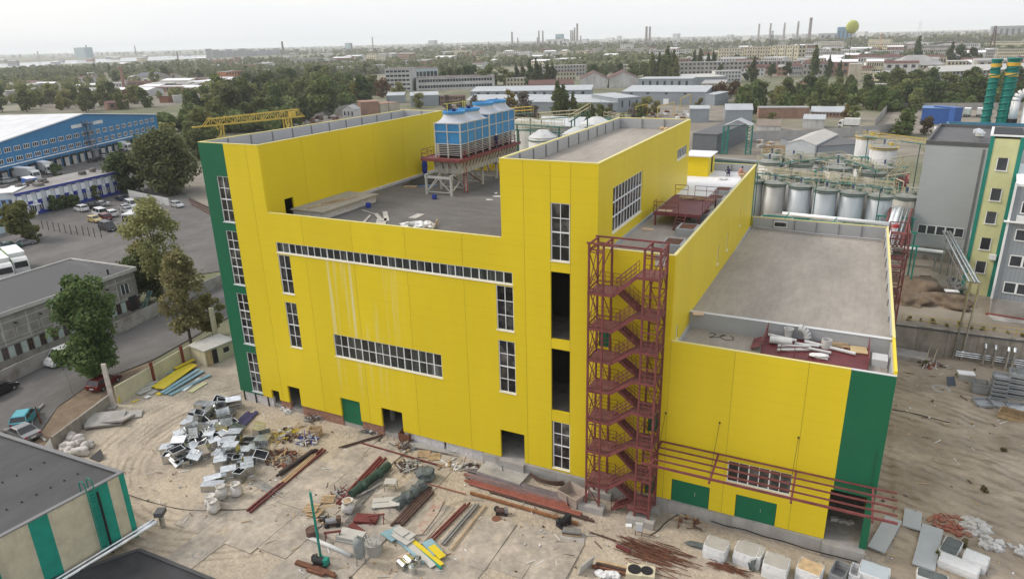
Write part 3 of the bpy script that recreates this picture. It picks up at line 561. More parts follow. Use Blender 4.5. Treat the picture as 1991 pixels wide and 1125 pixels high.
def cooling(y, dz, label):
    T = thing('cooling_tower', label, 'cooling tower', (17.75, y + 1.75, 24.4), 0, None); x0, x1, y0, y1 = -1.68, 1.68, -1.72, 1.72; z1 = 3.9 + dz
    for k in range(6):
        z = .35 + k * .2
        b = MB()
        for (a, c) in (((x0, y0), (x1, y0)), ((x1, y0), (x1, y1)), ((x0, y1), (x1, y1)), ((x0, y0), (x0, y1))): b.beam((*a, z), (*c, z), .16, .05)
        b.bd('louvre', CG, T)
    MB().box(x0 + .3, y0 + .3, .02, x1 - .3, y1 - .3, 1.55).bd('fill_pack', BLK, T)
    for i in range(2):
        xa = x0 + i * 1.68
        for za, zc_ in ((1.62, 2.95), (3.02, z1 - .02)):
            for yy in (y0, y1 - .06): MB().box(xa + .06, yy, za, xa + 1.62, yy + .06, zc_).bd('panel', CB, T)
            ya = y0 + i * 1.72
            for xx in (x0, x1 - .06): MB().box(xx, ya + .06, za, xx + .06, ya + 1.66, zc_).bd('panel', CB, T)
    for xx in (x0, 0, x1):
        for yy in (y0, 0, y1):
            if xx or yy: MB().box(xx - .07, yy - .07, 0, xx + .07, yy + .07, z1 + .02).bd('post', CG, T)
    for z in (1.58, 2.98, z1): 
        b = MB()
        for (a, c) in (((x0, y0), (x1, y0)), ((x1, y0), (x1, y1)), ((x0, y1), (x1, y1)), ((x0, y0), (x0, y1))): b.beam((*a, z), (*c, z), .13, .1)
        b.bd('belt', CG, T)
    n = 24; rings = []
    for t, z in ((0, z1 + .05), (.35, z1 + .2), (.65, z1 + .42), (.88, z1 + .72), (1, z1 + 1.0)):
        r_ = []
        for i in range(n):
            a = 2 * math.pi * (i + .5) / n; c, s_ = math.cos(a), math.sin(a); m_ = max(abs(c), abs(s_)); q = (1.7 * c / m_, 1.74 * s_ / m_); r2 = (1.2 * c, 1.2 * s_)
            r_.append((q[0] + (r2[0] - q[0]) * t, q[1] + (r2[1] - q[1]) * t, z))
        rings.append(r_)
    b = MB(); b.add([p for r_ in rings for p in r_], [(j * n + i, j * n + (i + 1) % n, (j + 1) * n + (i + 1) % n, (j + 1) * n + i) for j in range(4) for i in range(n)]); b.bd('hood', CW, T, smooth=True)
    MB().lathe([(1.2, z1 + .98), (1.32, z1 + 1.0), (1.34, z1 + 1.28), (1.22, z1 + 1.3), (1.15, z1 + 1.05)], 24).bd('ring', CRING, T)
    MB().tube((0, 0, z1 + .85), (0, 0, z1 + 1.55), .22, 10).bd('fan_motor', M('motor_navy', (.015, .02, .10), .5), T) if dz == 0 else None
    b = MB()
    for k in range(4): b.beam((-1.15 * math.cos(k * math.pi / 4), -1.15 * math.sin(k * math.pi / 4), z1 + 1.0), (1.15 * math.cos(k * math.pi / 4), 1.15 * math.sin(k * math.pi / 4), z1 + 1.0), .14, .03)
    b.bd('fan_blades', CG, T)
for y, dz, l in [(19.45, 0, 'blue cooling tower cell next to the red ladder end of the platform'), (22.95, 0, 'low blue cooling tower cell with fan motor backing the taller pair'), (26.6, .35, 'taller blue cooling tower cell beside the low ones'), (30.1, .35, 'taller blue cooling tower cell at the far end beside the storage tanks')]: cooling(y, dz, l)
b = MB()
for x, y in ((17.0, 21), (17.3, 24.6), (16.5, 25.5)): b.tube((x, y, 28.2), (x, y, 30.4), .05, 6)
b.beam((16.5, 21, 30.3), (17.3, 25.5, 30.3), .06); tag(b.bd('service_hoist_frame', M('hoist_yellow', (.55, .48, .1), .5)), 'small yellow pipe frame above the low cooling tower hoods', 'frame')
# ================================================================ THINGS ON THE ROOFS
NAVY = M('navy_blue_plastic', (.02, .04, .26), .4)
def cyl_thing(name, label, cat, p, r, h, mat, group=None, rim=True):
    b = MB().lathe([(r * .94, 0), (r, .03), (r, h * .34), (r * 1.04, h * .36), (r, h * .39), (r, h * .65), (r * 1.04, h * .67), (r, h * .7), (r, h - .02), (r * .9, h), (r * .88, h - .04)], 14, p)
    return tag(b.bd(name, mat, off=tuple(p)), label, cat, group)
cyl_thing('bucket', 'navy blue bucket on the dark roof below the cooling trestle', 'bucket', (17.74, 15.93, 20.3), .28, .5, NAVY)
cyl_thing('bucket', 'navy blue bucket beside the low brick hatch room', 'bucket', (13.1, 9.8, 20.3), .3, .5, NAVY)
b = MB(); b.blob((8.75, 28, 21.6), (.4, .4, 1.35), 3, 2, .2); tag(b.bd('blue_tarp_roll', NAVY), 'tall blue wrapped roll leaning on the yellow wall by the platform', 'roll')
BOARD = M('grey_board', (.36, .34, .31), .85, 0, .15, rnd=.15)
for i, (x, y, w, l, a, h) in enumerate([(17.5, 6.9, .5, 4.2, -.9, .04), (17.2, 6.1, .4, 3.6, -.75, .1), (18.5, 4.7, 1.0, 2.8, -1.0, .04), (16.4, 5.2, .25, 3.0, -1.15, .08), (20.5, 8.1, .9, 1.9, -1.5, .03), (15.0, 7.6, .2, 3.4, -.4, .05)]):
    tag(MB().cbox((x, y, 20.302 + h), (l, w, .09), a).bd('board', BOARD), 'loose grey board lying on the dark courtyard roof', 'board', 'boards on the courtyard roof')
for i, (x, y, l, a) in enumerate([(10.6, 6.5, 5.5, 1.35), (10.9, 8.5, 4.2, 1.42), (10.2, 7.6, 3, 1.3)]): tag(MB().cbox((x, y, 21.26), (l, .14, .1), a).bd('batten', WOOD), 'thin batten lying on the low brick hatch room roof', 'batten', 'battens on the hatch room')
b = MB()
for k in range(7): b.blob((22.2 + k * .33 + ru(-.2, .2), 4.2 + ru(-.5, .7), 20.5), (.55, .45, .35), k, 2, .5)
tag(b.bd('plastic_sheet_heap', WHTP), 'crumpled white plastic sheeting heap behind the low yellow parapet', 'plastic heap'); b = MB()
for k in range(12): p = Vector((24.3 + ru(-.4, .4), 5 + ru(-.7, .7), 20.35)); b.beam(p, p + Vector((ru(-.7, .7), ru(-.7, .7), ru(.1, .6))), .09)
tag(b.bd('scrap_wood_heap', WOOD), 'small heap of broken wood beside the crumpled plastic sheeting', 'wood heap')
for i, (x, y, l, a, m) in enumerate([(29, .75, 3.6, .02, WOOD), (31.5, 1.1, 2.8, -.06, RUST), (30.2, 1.3, 2.0, .05, WOOD)]): tag(MB().cbox((x, y, 20.36), (l, .18, .1), a).bd('plank', m), 'plank lying along the low parapet of the courtyard roof', 'plank', 'planks along the courtyard parapet')
b = MB(); b.blob((11, 24.5, 20.35), (1.8, 2.6, .28), 5, 3, .5); tag(b.bd('black_sheet', BLK), 'black plastic sheet heap spread at the foot of the long yellow wall', 'sheet heap')
tag(MB().cbox((12.6, 22, 20.36), (2.8, .5, .1), .5).bd('blue_board', M('board_blue', (.12, .22, .4), .6)), 'pale blue board beside the black plastic sheet heap', 'board')
tag(MB().cbox((11.4, 20.6, 20.4), (1.6, .7, .2), .3).bd('timber_stack', WOOD), 'short timber stack beside the black plastic sheet heap', 'timber')
b = MB()
for k in range(14): b.blob((26 + ru(-4, 4), 21 + ru(-4, 5), 20.32), (ru(.2, .7), .25, .1), k, 1, .5)
o = tag(b.bd('roof_debris', WHTP), 'scattered pale debris on the dark courtyard roof past the ladder', 'debris'); o['kind'] = 'stuff'
def red_platform(name, label, x0, y0, x1, y1, z, zb):
    T = thing(name, label, 'platform', ((x0 + x1) / 2, (y0 + y1) / 2, zb)); off = tuple(T.location)
    MB().box(x0, y0, z - .12, x1, y1, z).bd('deck', M('maroon_deck', (.115, .022, .026), .55, 0, .2, 1, stripe=(.6, .04, .8)), T, off)
    for x in (x0 + .15, x1 - .15):
        for y in (y0 + .15, y1 - .15): MB().box(x - .07, y - .07, zb, x + .07, y + .07, z - .12).bd('leg', RED, T, off)
    MB().beam((x0, y0, z - .1), (x1, y0, z - .1), .1, .3).bd('edge_beam', RED, T, off); return T, off
T, off = red_platform('roof_platform', 'maroon steel platform with guard rails on the middle roof', 44.0, 12.4, 48.3, 20.7, 21.75, 20.5)
guard([(46.3, 12.4), (44, 12.4), (44, 13.4)], 21.75, T, off); guard([(48.3, 13.2), (48.3, 20.7), (46.0, 20.7)], 21.75, T, off); guard([(45.3, 20.7), (44, 20.7)], 21.75, T, off)
b = MB()
for k in range(5): b.cbox((46.6, 12.25 - k * .25, 21.6 - k * .22), (.8, .24, .04))
b.beam((46.2, 12.4, 21.7), (46.2, 11.1, 20.5), .06, .2); b.beam((47, 12.4, 21.7), (47, 11.1, 20.5), .06, .2); b.bd('steps', RED, T, off)
for i in range(6): tag(MB().cbox((46.6 + ru(-.8, .8), 19 + ru(-.8, .8), 21.80 + i * .035), (1.9, .14, .06), ru(-1, 1)).bd('plank', WOOD), 'short raw plank lying on the maroon middle roof platform', 'plank', 'planks on the middle roof platform')
tag(MB().cbox((44.9, 13.1, 21.79), (1.3, .6, .06), .1).bd('plywood_sheet', M('pale_plywood', (.55, .40, .29), .8)), 'pale plywood sheet lying at the stepped end of the maroon platform', 'plywood')
tag(MB().cbox((44.0, 10.6, 20.54), (1.0, .7, .06), .1).bd('plywood_sheet', MATS['pale_plywood']), 'pale plywood sheet lying on the grey middle roof', 'plywood')
tag(MB().cbox((49.9, 6.1, 14.80), (.9, .7, .05), .3).bd('plywood_sheet', MATS['pale_plywood']), 'pale plywood sheet lying on the grey step wall of the right roof', 'plywood')
T, off = red_platform('pipe_platform', 'maroon steel platform stacked with white pipes on the right roof', 55.55, 2.1, 63.1, 6.3, 13.75, 13.3)
guard([(55.6, 2.2), (55.6, 6.2)], 13.75, T, off, h=1.1, step=.8); guard([(63.05, 2.2), (63.05, 6.2)], 13.75, T, off, h=1.0); guard([(57, 2.2), (59, 2.2)], 13.75, T, off)
b = MB(); [b.cbox((55.2 - k * .22, 4.6, 13.7 - k * .1), (.2, 2.2, .04)) for k in range(3)]; b.bd('steps', RED, T, off)
PIP = M('white_grey_pipe', (.50, .50, .49), .5, 0, .15, 1, rnd=.12); zp = 13.77
for a, c, r in [((55.7, 5.9), (57.9, 5.5), .13), ((55.95, 4.5), (57.6, 4.75), .3), ((56.65, 3.9), (59.0, 4.75), .13), ((56.7, 3.1), (59.0, 4.15), .12), ((58.9, 4.35), (60.5, 4.1), .12), ((58.5, 5.6), (62.2, 4.6), .14), ((57.8, 5.0), (59.6, 5.1), .1)]:
    b = MB().tube((*a, zp + r), (*c, zp + r), r, 12, cap=False); b.tube((*a, zp + r), (*c, zp + r), r * .85, 12, cap=False); tag(b.bd('pipe', PIP, smooth=True), 'white pipe length lying on the maroon right roof platform', 'pipe', 'pipes on the right roof platform')
b = MB(); pts = [Vector((57.9 + .75 * math.cos(t * .314), 6.0, zp + .32 + .75 * math.sin(t * .314))) for t in range(6)]; [b.tube(p, q, .3, 12, cap=False) for p, q in zip(pts, pts[1:])]; tag(b.bd('pipe_elbow', PIP, smooth=True), 'large white pipe elbow standing among the pipes on the right roof platform', 'pipe elbow')
tag(MB().lathe([(.24, 0), (.3, .5), (.4, .9), (.36, .9), (.22, .1)], 14, (57.2, 6.0, zp)).bd('funnel', PIP), 'open grey funnel standing among the pipes on the right roof platform', 'funnel')
tag(MB().lathe([(.38, 0), (.38, .7), (.34, .7), (.34, .05)], 14, (60.1, 5.3, zp)).bd('pipe_drum', PIP), 'short wide pipe drum on the right roof platform', 'drum')
for x in (60.2, 61.2):
    T2 = thing('pallet', 'wooden pallet lying on the maroon right roof platform', 'pallet', (x, 6.0, zp), .15, 'pallets on the right roof')
    for k in range(5): MB().cbox((0, -.4 + k * .2, .13), (1.0, .1, .03)).bd('slat', WOOD, T2)
    for k in range(3): MB().cbox((-.45 + k * .45, 0, .06), (.09, .95, .1)).bd('bearer', WOOD, T2)
tag(MB().cbox((62.4, 5.7, zp + .05), (1.2, 1.3, .06), .1).bd('plywood_sheet', M('tan_plywood', (.48, .36, .2), .8)), 'tan plywood sheet on the end of the pipe platform', 'plywood')
b = MB().blob((59.7, 3.1, zp + .16), (.75, .35, .22), 4, 2, .3); tag(b.bd('white_sack', WHTP), 'white sack lying at the edge of the maroon pipe platform', 'sack')
b = MB(); pts = [Vector((51.0 + 1.1 * t + .35 * math.sin(t * 9), 5.3 + .5 * math.sin(t * 7 + 1), 13.34)) for t in np.linspace(0, 2, 30)]; b.path(pts, .022, 5); tag(b.bd('cable_coil', BLK), 'tangled black cable lying on the low roof strip by the step wall', 'cable')
b = MB().path([(49.6, 41.2, 13.95), (50.2, 41.0, 13.85), (57, 40.3, 13.8), (64.2, 40.2, 13.8)], .11, 8); tag(b.bd('drain_hose', M('hose_grey', (.3, .3, .31), .6)), 'long grey hose lying along the rear parapet of the right roof', 'hose')
window(FB, 'y', 41.9, 51.9, 53.5, 13.9, 14.6, 1, 1, -1, GLS, inset=.1)
b = MB(); [b.blob((5.5 + ru(-1, 1.2), 31.5 + ru(-1, 1), 27.1), (.5, .4, .3), k, 1, .5) for k in range(9)]; tag(b.bd('roof_rubble', RUST), 'dark scrap heap at the far end of the left wing roof', 'scrap heap')
b = MB(); [b.blob((40.6 + ru(-.8, .8), 30.2 + ru(-.4, .4), 27.12), (.35, .3, .25), k, 1, .5) for k in range(6)]; tag(b.bd('roof_rubble', WOOD), 'brown scrap heap at the far parapet of the tower roof', 'scrap heap')
# ================================================================ VEHICLES
CARG = M('car_glass', (.02, .022, .026), .1, 0, .1, spec=.6); LAMP = M('lamp_glass', (.6, .6, .6), .2); LAMPR = M('tail_lamp', (.3, .02, .02), .3)
PAINT = {}
def paint(n, c):
    if n not in PAINT: PAINT[n] = M('car_paint_' + n, c, .28, .15, .05, 2, spec=.5)
    return PAINT[n]
CARS = {}
def car_meshes(kind):
    if kind in CARS: return CARS[kind]
    L, W_, H, hood, cab0, cab1, rear = {'hatch': (4.0, 1.7, 1.5, .95, .95, 3.85, .98), 'sedan': (4.5, 1.75, 1.45, .92, 1.25, 3.7, .95), 'suv': (4.6, 1.85, 1.7, 1.08, 1.2, 4.45, 1.1), 'van': (5.2, 1.95, 2.1, 1.15, .7, 5.1, 1.2)}[kind]
    y = W_ / 2; b = MB()
    lower = [(0, .32), (.06, .62), (.35, hood - .16), (cab0, hood), (cab1, rear), (L - .05, rear - .06), (L, .6), (L - .06, .34), (L - .5, .24), (.5, .24)]
    b.extr([(L / 2 - p[0], p[1]) for p in lower], -y, y)
    # greenhouse pillars and roof
    g = MB(); wt = y * .82; c0, c1 = cab0 + .05, cab1 - (.02 if kind in ('suv', 'van') else .0); t0, t1 = cab0 + (.75 if kind != 'van' else .8), cab1 - {'hatch': .35, 'sedan': .65, 'suv': .25, 'van': .12}[kind]
    P = [(L / 2 - c0, y * .95, hood), (L / 2 - c1, y * .95, rear), (L / 2 - t1, wt, H - .06), (L / 2 - t0, wt, H - .06)]; Q = [(p[0], -p[1], p[2]) for p in P]
    g.add(P + Q, [(0, 1, 2, 3), (7, 6, 5, 4), (0, 3, 7, 4), (1, 5, 6, 2)])
    r = MB(); R1 = [(L / 2 - t0 + .08, wt + .02, H - .07), (L / 2 - t1 - .05, wt + .02, H - .07), (L / 2 - t1, wt - .08, H), (L / 2 - t0 - .05, wt - .08, H)]; R2 = [(p[0], -p[1], p[2]) for p in R1]
    r.add(R1 + R2, [(0, 1, 2, 3), (7, 6, 5, 4), (3, 2, 6, 7), (0, 3, 7, 4), (1, 5, 6, 2), (0, 4, 5, 1)])
    for sx in (1, -1):
        for f in ((.0,), (.48,), (1.0,)):
            f = f[0]; a = Vector((P[0][0] + (P[1][0] - P[0][0]) * f, sx * y * .96, hood + (rear - hood) * f)); c = Vector((P[3][0] + (P[2][0] - P[3][0]) * f, sx * (wt + .01), H - .06)); r.beam(a, c, .09, .05)
    wh = MB().tube((0, -.1, 0), (0, .1, 0), .32, 16); wh.cur = 1; wh.tube((0, -.108, 0), (0, .108, 0), .19, 12)
    CARS[kind] = (L, W_, H, b.mesh('body', [paint('white', (.6, .6, .6))]), g.mesh('glazing', CARG), r.mesh('roof', [paint('white', (.6, .6, .6))]), wh.mesh('wheel', [TIRE, RIM]),
                  MB().cbox((0, 0, 0), (.06, .34, .14)).mesh('headlight', LAMP), MB().cbox((0, 0, 0), (.06, .25, .2)).mesh('tail_light', LAMPR), MB().cbox((0, 0, 0), (.04, .5, .12)).mesh('number_plate', WHT))
    return CARS[kind]
def car(kind, pnt, p, rz, label, group=None):
    L, W_, H, bm, gm, rm, wm, hm, tm, pm = car_meshes(kind); T = thing('car' if kind != 'van' else 'van', label, 'car' if kind != 'van' else 'van', p, rz, group)
    for n, me in (('body', bm), ('roof', rm)):
        o = link(n, me, T); o.material_slots[0].link = 'OBJECT'; o.material_slots[0].material = pnt
    link('glazing', gm, T)
    for x in (L / 2 - .8, -L / 2 + .8):
        for y in (-W_ / 2 + .06, W_ / 2 - .06): link('wheel', wm, T, (x, y, .32))
    for y in (-.58, .58): link('headlight', hm, T, (L / 2 - .1, y, .62)); link('tail_light', tm, T, (-L / 2 + .03, y * 1.15, .8))
    link('number_plate', pm, T, (-L / 2 - .0, 0, .6)); link('number_plate', pm, T, (L / 2 - .01, 0, .42)); return T
WP, BP, GP_, SP = paint('white', (.6, .6, .6)), paint('black', (.018, .018, .02)), paint('grey', (.2, .2, .21)), paint('silver', (.42, .43, .44))
TP, GOLD, DRED, MAR = paint('teal', (.05, .30, .36)), paint('gold', (.42, .33, .13)), paint('dark_red', (.12, .015, .018)), paint('maroon', (.2, .03, .035)); DG = paint('dark_green', (.015, .07, .055)); NV = paint('navy', (.03, .035, .06))
def g3(u, v): p = gp(u, v); return (p.x, p.y, -1.213)
def heading(u0, v0, u1, v1): a, b = gp(u0, v0), gp(u1, v1); return math.atan2(b.y - a.y, b.x - a.x)
car('hatch', TP, g3(50, 820), heading(42, 832, 60, 806), 'teal hatchback parked on the street below the dirt verge')
car('sedan', GP_, g3(45, 848), heading(70, 856, 28, 838), 'grey sedan half hidden behind the tarred roof parapet')
car('hatch', BP, g3(0, 765), heading(-12, 770, 12, 758), 'dark hatchback cut by the frame on the near street')
car('van', WP, g3(132, 700), heading(150, 692, 116, 706), 'white van parked along the panel fence behind the dense tree')
car('hatch', DRED, g3(204, 750), heading(188, 760, 220, 740), 'dark red car parked under the dense tree at the low wall')
PK = 'cars in the office car park'
for k, pt, u, v, hd, l in [('suv', WP, 159, 410, (172, 413, 146, 407), 'white suv first in the row facing the office shrubs'), ('sedan', BP, 178, 405, (190, 404, 168, 406), 'black sedan between a white suv and a silver car by the shrubs'), ('sedan', SP, 196, 401, (208, 400, 184, 402), 'silver sedan beside the black one at the office shrubs'),
        ('sedan', NV, 240, 390, (228, 389, 252, 392), 'dark sedan parked alone past the office corner'), ('van', WP, 195, 419, (204, 421, 184, 414), 'white people carrier in front of a dark red car'), ('suv', DRED, 203, 427, (214, 429, 193, 424), 'dark red suv between white cars in the car park'), ('suv', WP, 217, 420, (229, 424, 206, 415), 'white pickup parked beside the dark red suv'),
        ('hatch', GOLD, 185, 431, (173, 429, 198, 434), 'gold hatchback beside the dark red suv'), ('van', BP, 210, 447, (197, 444, 223, 452), 'black small van with grey panels by the fence posts'), ('sedan', SP, 245, 408, (234, 405, 257, 411), 'silver sedan beside the white minivan by the bus'), ('van', WP, 258, 403, (246, 399, 270, 408), 'white minivan between silver and dark cars'),
        ('sedan', NV, 280, 405, (268, 402, 292, 408), 'dark blue sedan right of the white minivan'), ('suv', BP, 280, 398, (270, 395, 292, 402), 'black suv at the far edge of the car park'), ('sedan', SP, 250, 413, (239, 411, 262, 416), 'pale silver sedan in front of the bus'),
        ('sedan', GP_, 47, 476, (32, 479, 62, 474), 'grey sedan by the small round tree'), ('sedan', DG, 20, 483, (6, 485, 33, 481), 'dark green sedan beside the grey one'), ('sedan', SP, -2, 481, (-14, 483, 10, 479), 'silver sedan at the edge of the lot beside the green one'),
        ('sedan', WP, 300, 408, (288, 405, 312, 411), 'white sedan at the end of the car park by the white wall'), ('hatch', GP_, 268, 395, (258, 392, 280, 398), 'grey hatchback before the short white wall'), ('hatch', SP, 345, 402, (335, 400, 356, 405), 'silver hatchback parked alone beyond the car park'), ('suv', SP, 18, 355, (8, 357, 29, 353), 'silver suv behind the office next to a dark car'), ('sedan', BP, 33, 352, (24, 353, 43, 350), 'black sedan behind the office next to the silver suv')]:
    car(k, pt, g3(u, v), heading(*hd), l, PK)
for i, (u, v, pt) in enumerate([(182, 315, BP), (196, 312, BP), (204, 308, SP), (208, 304, NV), (222, 302, WP), (266, 306, WP)]): car('sedan', pt, g3(u, v), heading(u - 10, v + 1, u + 10, v - 2), ['black sedan first in the row below the blue warehouse', 'black sedan second in the row below the blue warehouse', 'silver sedan in the row below the blue warehouse', 'navy sedan in the row below the blue warehouse', 'white sedan in front of the green curtain truck', 'white sedan beside the large dark tree'][i], 'cars below the blue warehouse')
def truck(p, rz, label, Lb, boxm, cabm, group=None, sidem=None, hb=2.7):
    T = thing('truck', label, 'truck', p, rz, group)
    B = MB().box(-Lb, -1.25, 1.15, 0, 1.25, 1.15 + hb).bd('cargo_box', boxm, T); MB().box(-Lb - .02, -1.28, 1.1 + hb, .02, 1.28, 1.2 + hb).bd('roof_edge', WHT, B)
    if sidem: [MB().box(-Lb + .3, s * 1.25 - .02, 1.5, -.3, s * 1.25 + .02, .9 + hb).bd('curtain_panel', sidem, B) for s in (-1, 1)]
    b = MB(); b.extr([(.25, .5), (2.2, .5), (2.25, 1.5), (2.0, 2.7), (1.5, 3.1), (.25, 3.2)], -1.2, 1.2); c = b.bd('cab', cabm, T)
    g = MB(); g.add([(2.27, -1.05, 1.55), (2.27, 1.05, 1.55), (2.04, 1.0, 2.6), (2.04, -1.0, 2.6)], [(0, 1, 2, 3)]); g.bd('windscreen', CARG, c)
    for s in (-1, 1): MB().box(.9, s * 1.205 - .01, 1.6, 1.95, s * 1.205 + .01, 2.4).bd('side_window', CARG, c)
    MB().box(-Lb, -1.0, .75, .3, 1.0, 1.1).bd('chassis', BLK, T); wm = car_meshes('van')[6]
    for x in (1.5, -Lb + 1.2, -Lb + 2.6) if Lb > 5 else (1.5, -Lb + 1.2):
        for y in (-1.1, 1.1): link('wheel', wm, T, (x, y, .48), 0, (1.5, 1.5, 1.5))
    return T
WBX = M('white_box_body', (.60, .60, .58), .5, 0, .08, 1); LIME = M('lime_curtain', (.18, .42, .05), .5, 0, .2, .8); PBLUE = M('blue_tarp', (.03, .10, .36), .5)
truck(g3(66, 350), heading(24, 347, 80, 352), 'white semi truck with red edged trailer backed to the dock', 11, WBX, WBX, 'trucks at the blue warehouse')
truck(g3(96, 338), heading(62, 331, 108, 341), 'white box truck beside the red edged trailer', 8, WBX, WBX, 'trucks at the blue warehouse')
truck(g3(245, 294), heading(213, 294, 255, 294), 'truck with lime green curtain sides at the dock', 8.5, WBX, WBX, 'trucks at the blue warehouse', LIME)
truck(g3(68, 372), heading(45, 366, 80, 376), 'small truck with blue tarpaulin box behind the office', 5, PBLUE, WBX, 'trucks at the blue warehouse')
truck(g3(42, 530), heading(15, 505, 50, 537), 'white and green box truck nose to the tarred roof edge', 7, WBX, WBX, 'trucks beside the old concrete block', LIME)
truck(g3(12, 543), heading(-15, 518, 20, 550), 'white and lime truck second beside the old concrete block', 7, WBX, WBX, 'trucks beside the old concrete block', LIME)
def bus(p, rz, label):
    T = thing('bus', label, 'bus', p, rz); B = MB().box(-5, -1.25, .45, 5, 1.25, 3.1).bd('body', WP, T)
    for s in (-1, 1):
        for k in range(6): MB().box(-4.6 + k * 1.45, s * 1.26 - .01, 1.6, -3.3 + k * 1.45, s * 1.26 + .01, 2.6).bd('window', CARG, T)
    MB().box(4.995, -1.1, 1.4, 5.02, 1.1, 2.8).bd('windscreen', CARG, T); MB().box(-5.02, -1.0, 1.6, -4.995, 1.0, 2.6).bd('rear_window', CARG, T); MB().box(-2, -.8, 3.1, 1, .8, 3.3).bd('roof_unit', WHT, T)
    for x in (3.2, -3.0):
        for y in (-1.1, 1.1): link('wheel', car_meshes('van')[6], T, (x, y, .48), 0, (1.5, 1.5, 1.5))
bus(g3(272, 432), heading(295, 420, 250, 442), 'white coach parked by the fence behind the thin olive tree')
# ================================================================ BUILDINGS BY THE STREET (left)
def bldbox(T, W_, D_, h, wall, roof, name='wall', over=0, par=0, rt='f', rise=0):
    """walls and roof of a block: front edge along local x (0..W_), depth along local y"""
    b = MB(); b.box(0, 0, -.4, W_, D_, h)
    w = b.bd(name, wall, T)
    if rt == 'f':
        MB().box(-over, -over, h, W_ + over, D_ + over, h + .12).bd('roof', roof, T)
        if par:
            for q in ((-over, -over, W_ + over, -over + .3), (-over, D_ + over - .3, W_ + over, D_ + over), (-over, -over + .3, -over + .3, D_ + over - .3), (W_ + over - .3, -over + .3, W_ + over, D_ + over - .3)): MB().box(q[0], q[1], h + .12, q[2], q[3], h + .12 + par).bd('parapet', wall, T)
    elif rt == 'g':      # ridge along x
        o = over; m = D_ / 2
        MB().add([(-o, -o, h), (W_ + o, -o, h), (W_ + o, m, h + rise), (-o, m, h + rise), (-o, -o, h - .15), (W_ + o, -o, h - .15)], [(0, 1, 2, 3), (0, 4, 5, 1)]).bd('roof_slope', roof, T)
        MB().add([(-o, D_ + o, h), (W_ + o, D_ + o, h), (W_ + o, m, h + rise), (-o, m, h + rise)], [(0, 3, 2, 1)]).bd('roof_slope', roof, T)
        for x in (0, W_): MB().poly((x, 0, h), (x, D_, h), (x, m, h + rise - .03)).bd('gable', wall, T)
    elif rt == 'G':      # gable to the front
        o = over; m = W_ / 2
        for sx in (0, 1):
            e = -o if sx == 0 else W_ + o; MB().add([(e, -o, h - .02), (e, D_ + o, h - .02), (m, D_ + o, h + rise), (m, -o, h + rise)], [(0, 1, 2, 3)]).bd('roof_slope', roof, T)
        for y in (0, D_): MB().poly((0, y, h), (W_, y, h), (m, y, h + rise - .03)).bd('gable', wall, T)
    elif rt == 'm':
        o = over; MB().add([(-o, -o, h - .1), (W_ + o, -o, h - .1), (W_ + o, D_ + o, h + rise), (-o, D_ + o, h + rise), (-o, -o, h - .3), (W_ + o, -o, h - .3), (W_ + o, D_ + o, h + rise - .2), (-o, D_ + o, h + rise - .2)], [(0, 1, 2, 3), (4, 5, 1, 0), (5, 6, 2, 1), (7, 4, 0, 3), (4, 7, 6, 5)]).bd('roof', roof, T)
        MB().add([(0, D_, h), (W_, D_, h), (W_, D_, h + rise - .2), (0, D_, h + rise - .2)], [(0, 1, 2, 3)]).bd('gable', wall, T)
        for x in (0, W_): MB().poly((x, 0, h), (x, D_, h), (x, D_, h + rise - .2)).bd('gable', wall, T)
    elif rt == 'h':
        o = over; m = D_ / 2; k = min(m, W_ / 2.2); A = [(-o, -o, h), (W_ + o, -o, h), (W_ + o, D_ + o, h), (-o, D_ + o, h), (k, m, h + rise), (W_ - k, m, h + rise)]
        for f in ((0, 1, 5, 4), (1, 2, 5), (2, 3, 4, 5), (3, 0, 4)): MB().poly(*[A[i] for i in f]).bd('roof_slope', roof, T)
    return w
WGL = M('dark_window', (.045, .05, .058), .2, 0, .3, .5, rnd=.5)
wmesh = {}
def wins(T, face, n, z0, z1, a0, a1, W_, D_, fill=.55, mat=None, frame=None):
    """a row of windows let into one face of a block: 'f' front, 'r' right, 'l' left"""
    mat = mat or WGL; key = (mat.name, frame.name if frame else '')
    if key not in wmesh:
        b = MB(); b.box(-.5, -.06, -.5, .5, .02, .5)
        if frame:
            b.cur = 1
            for q in ((-.5, -.09, -.5, -.42, -.061, .5), (.42, -.09, -.5, .5, -.061, .5), (-.42, -.09, .43, .42, -.061, .5), (-.42, -.09, -.5, .42, -.061, -.43), (-.03, -.09, -.43, .03, -.061, .43)): b.box(*q)
        wmesh[key] = b.mesh('window', [mat, frame] if frame else mat)
    st = (a1 - a0) / n
    for k in range(n):
        a = a0 + (k + .5) * st; sc = (st * fill, 1, z1 - z0); z = (z0 + z1) / 2
        if face == 'f': link('window', wmesh[key], T, (a, 0, z), 0, sc)
        elif face == 'r': link('window', wmesh[key], T, (W_, a, z), math.pi / 2, sc)
        else: link('window', wmesh[key], T, (0, a, z), -math.pi / 2, sc)
def block(name, label, cat, pa, pb, D_, h, wall, roof, z=Z0, group=None, **kw):
    """block whose front foot runs from photo point pa to pb (left to right), h above it"""
    a, b = gp(*pa, z), gp(*pb, z); d = b - a; T = thing(name, label, cat, (a.x, a.y, z), math.atan2(d.y, d.x), group); W_ = math.hypot(d.x, d.y)
    bldbox(T, W_, D_, h, wall, roof, **kw); return T, W_, D_
OLDC = M('weathered_panel', (.25, .235, .215), .95, 0, .2, .6, bump=.4, bscale=4, grime=.7); TAR = M('tar_roof', (.078, .077, .08), .85, 0, .3, .25, col2=(.125, .124, .127), thr=(.5, .8), stretch=(.35, 1, 1)); LIMEW = M('light_trim', (.42, .41, .39), .85, 0, .15)
MINT = M('pale_mint_paint', (.36, .42, .40), .85, 0, .2)
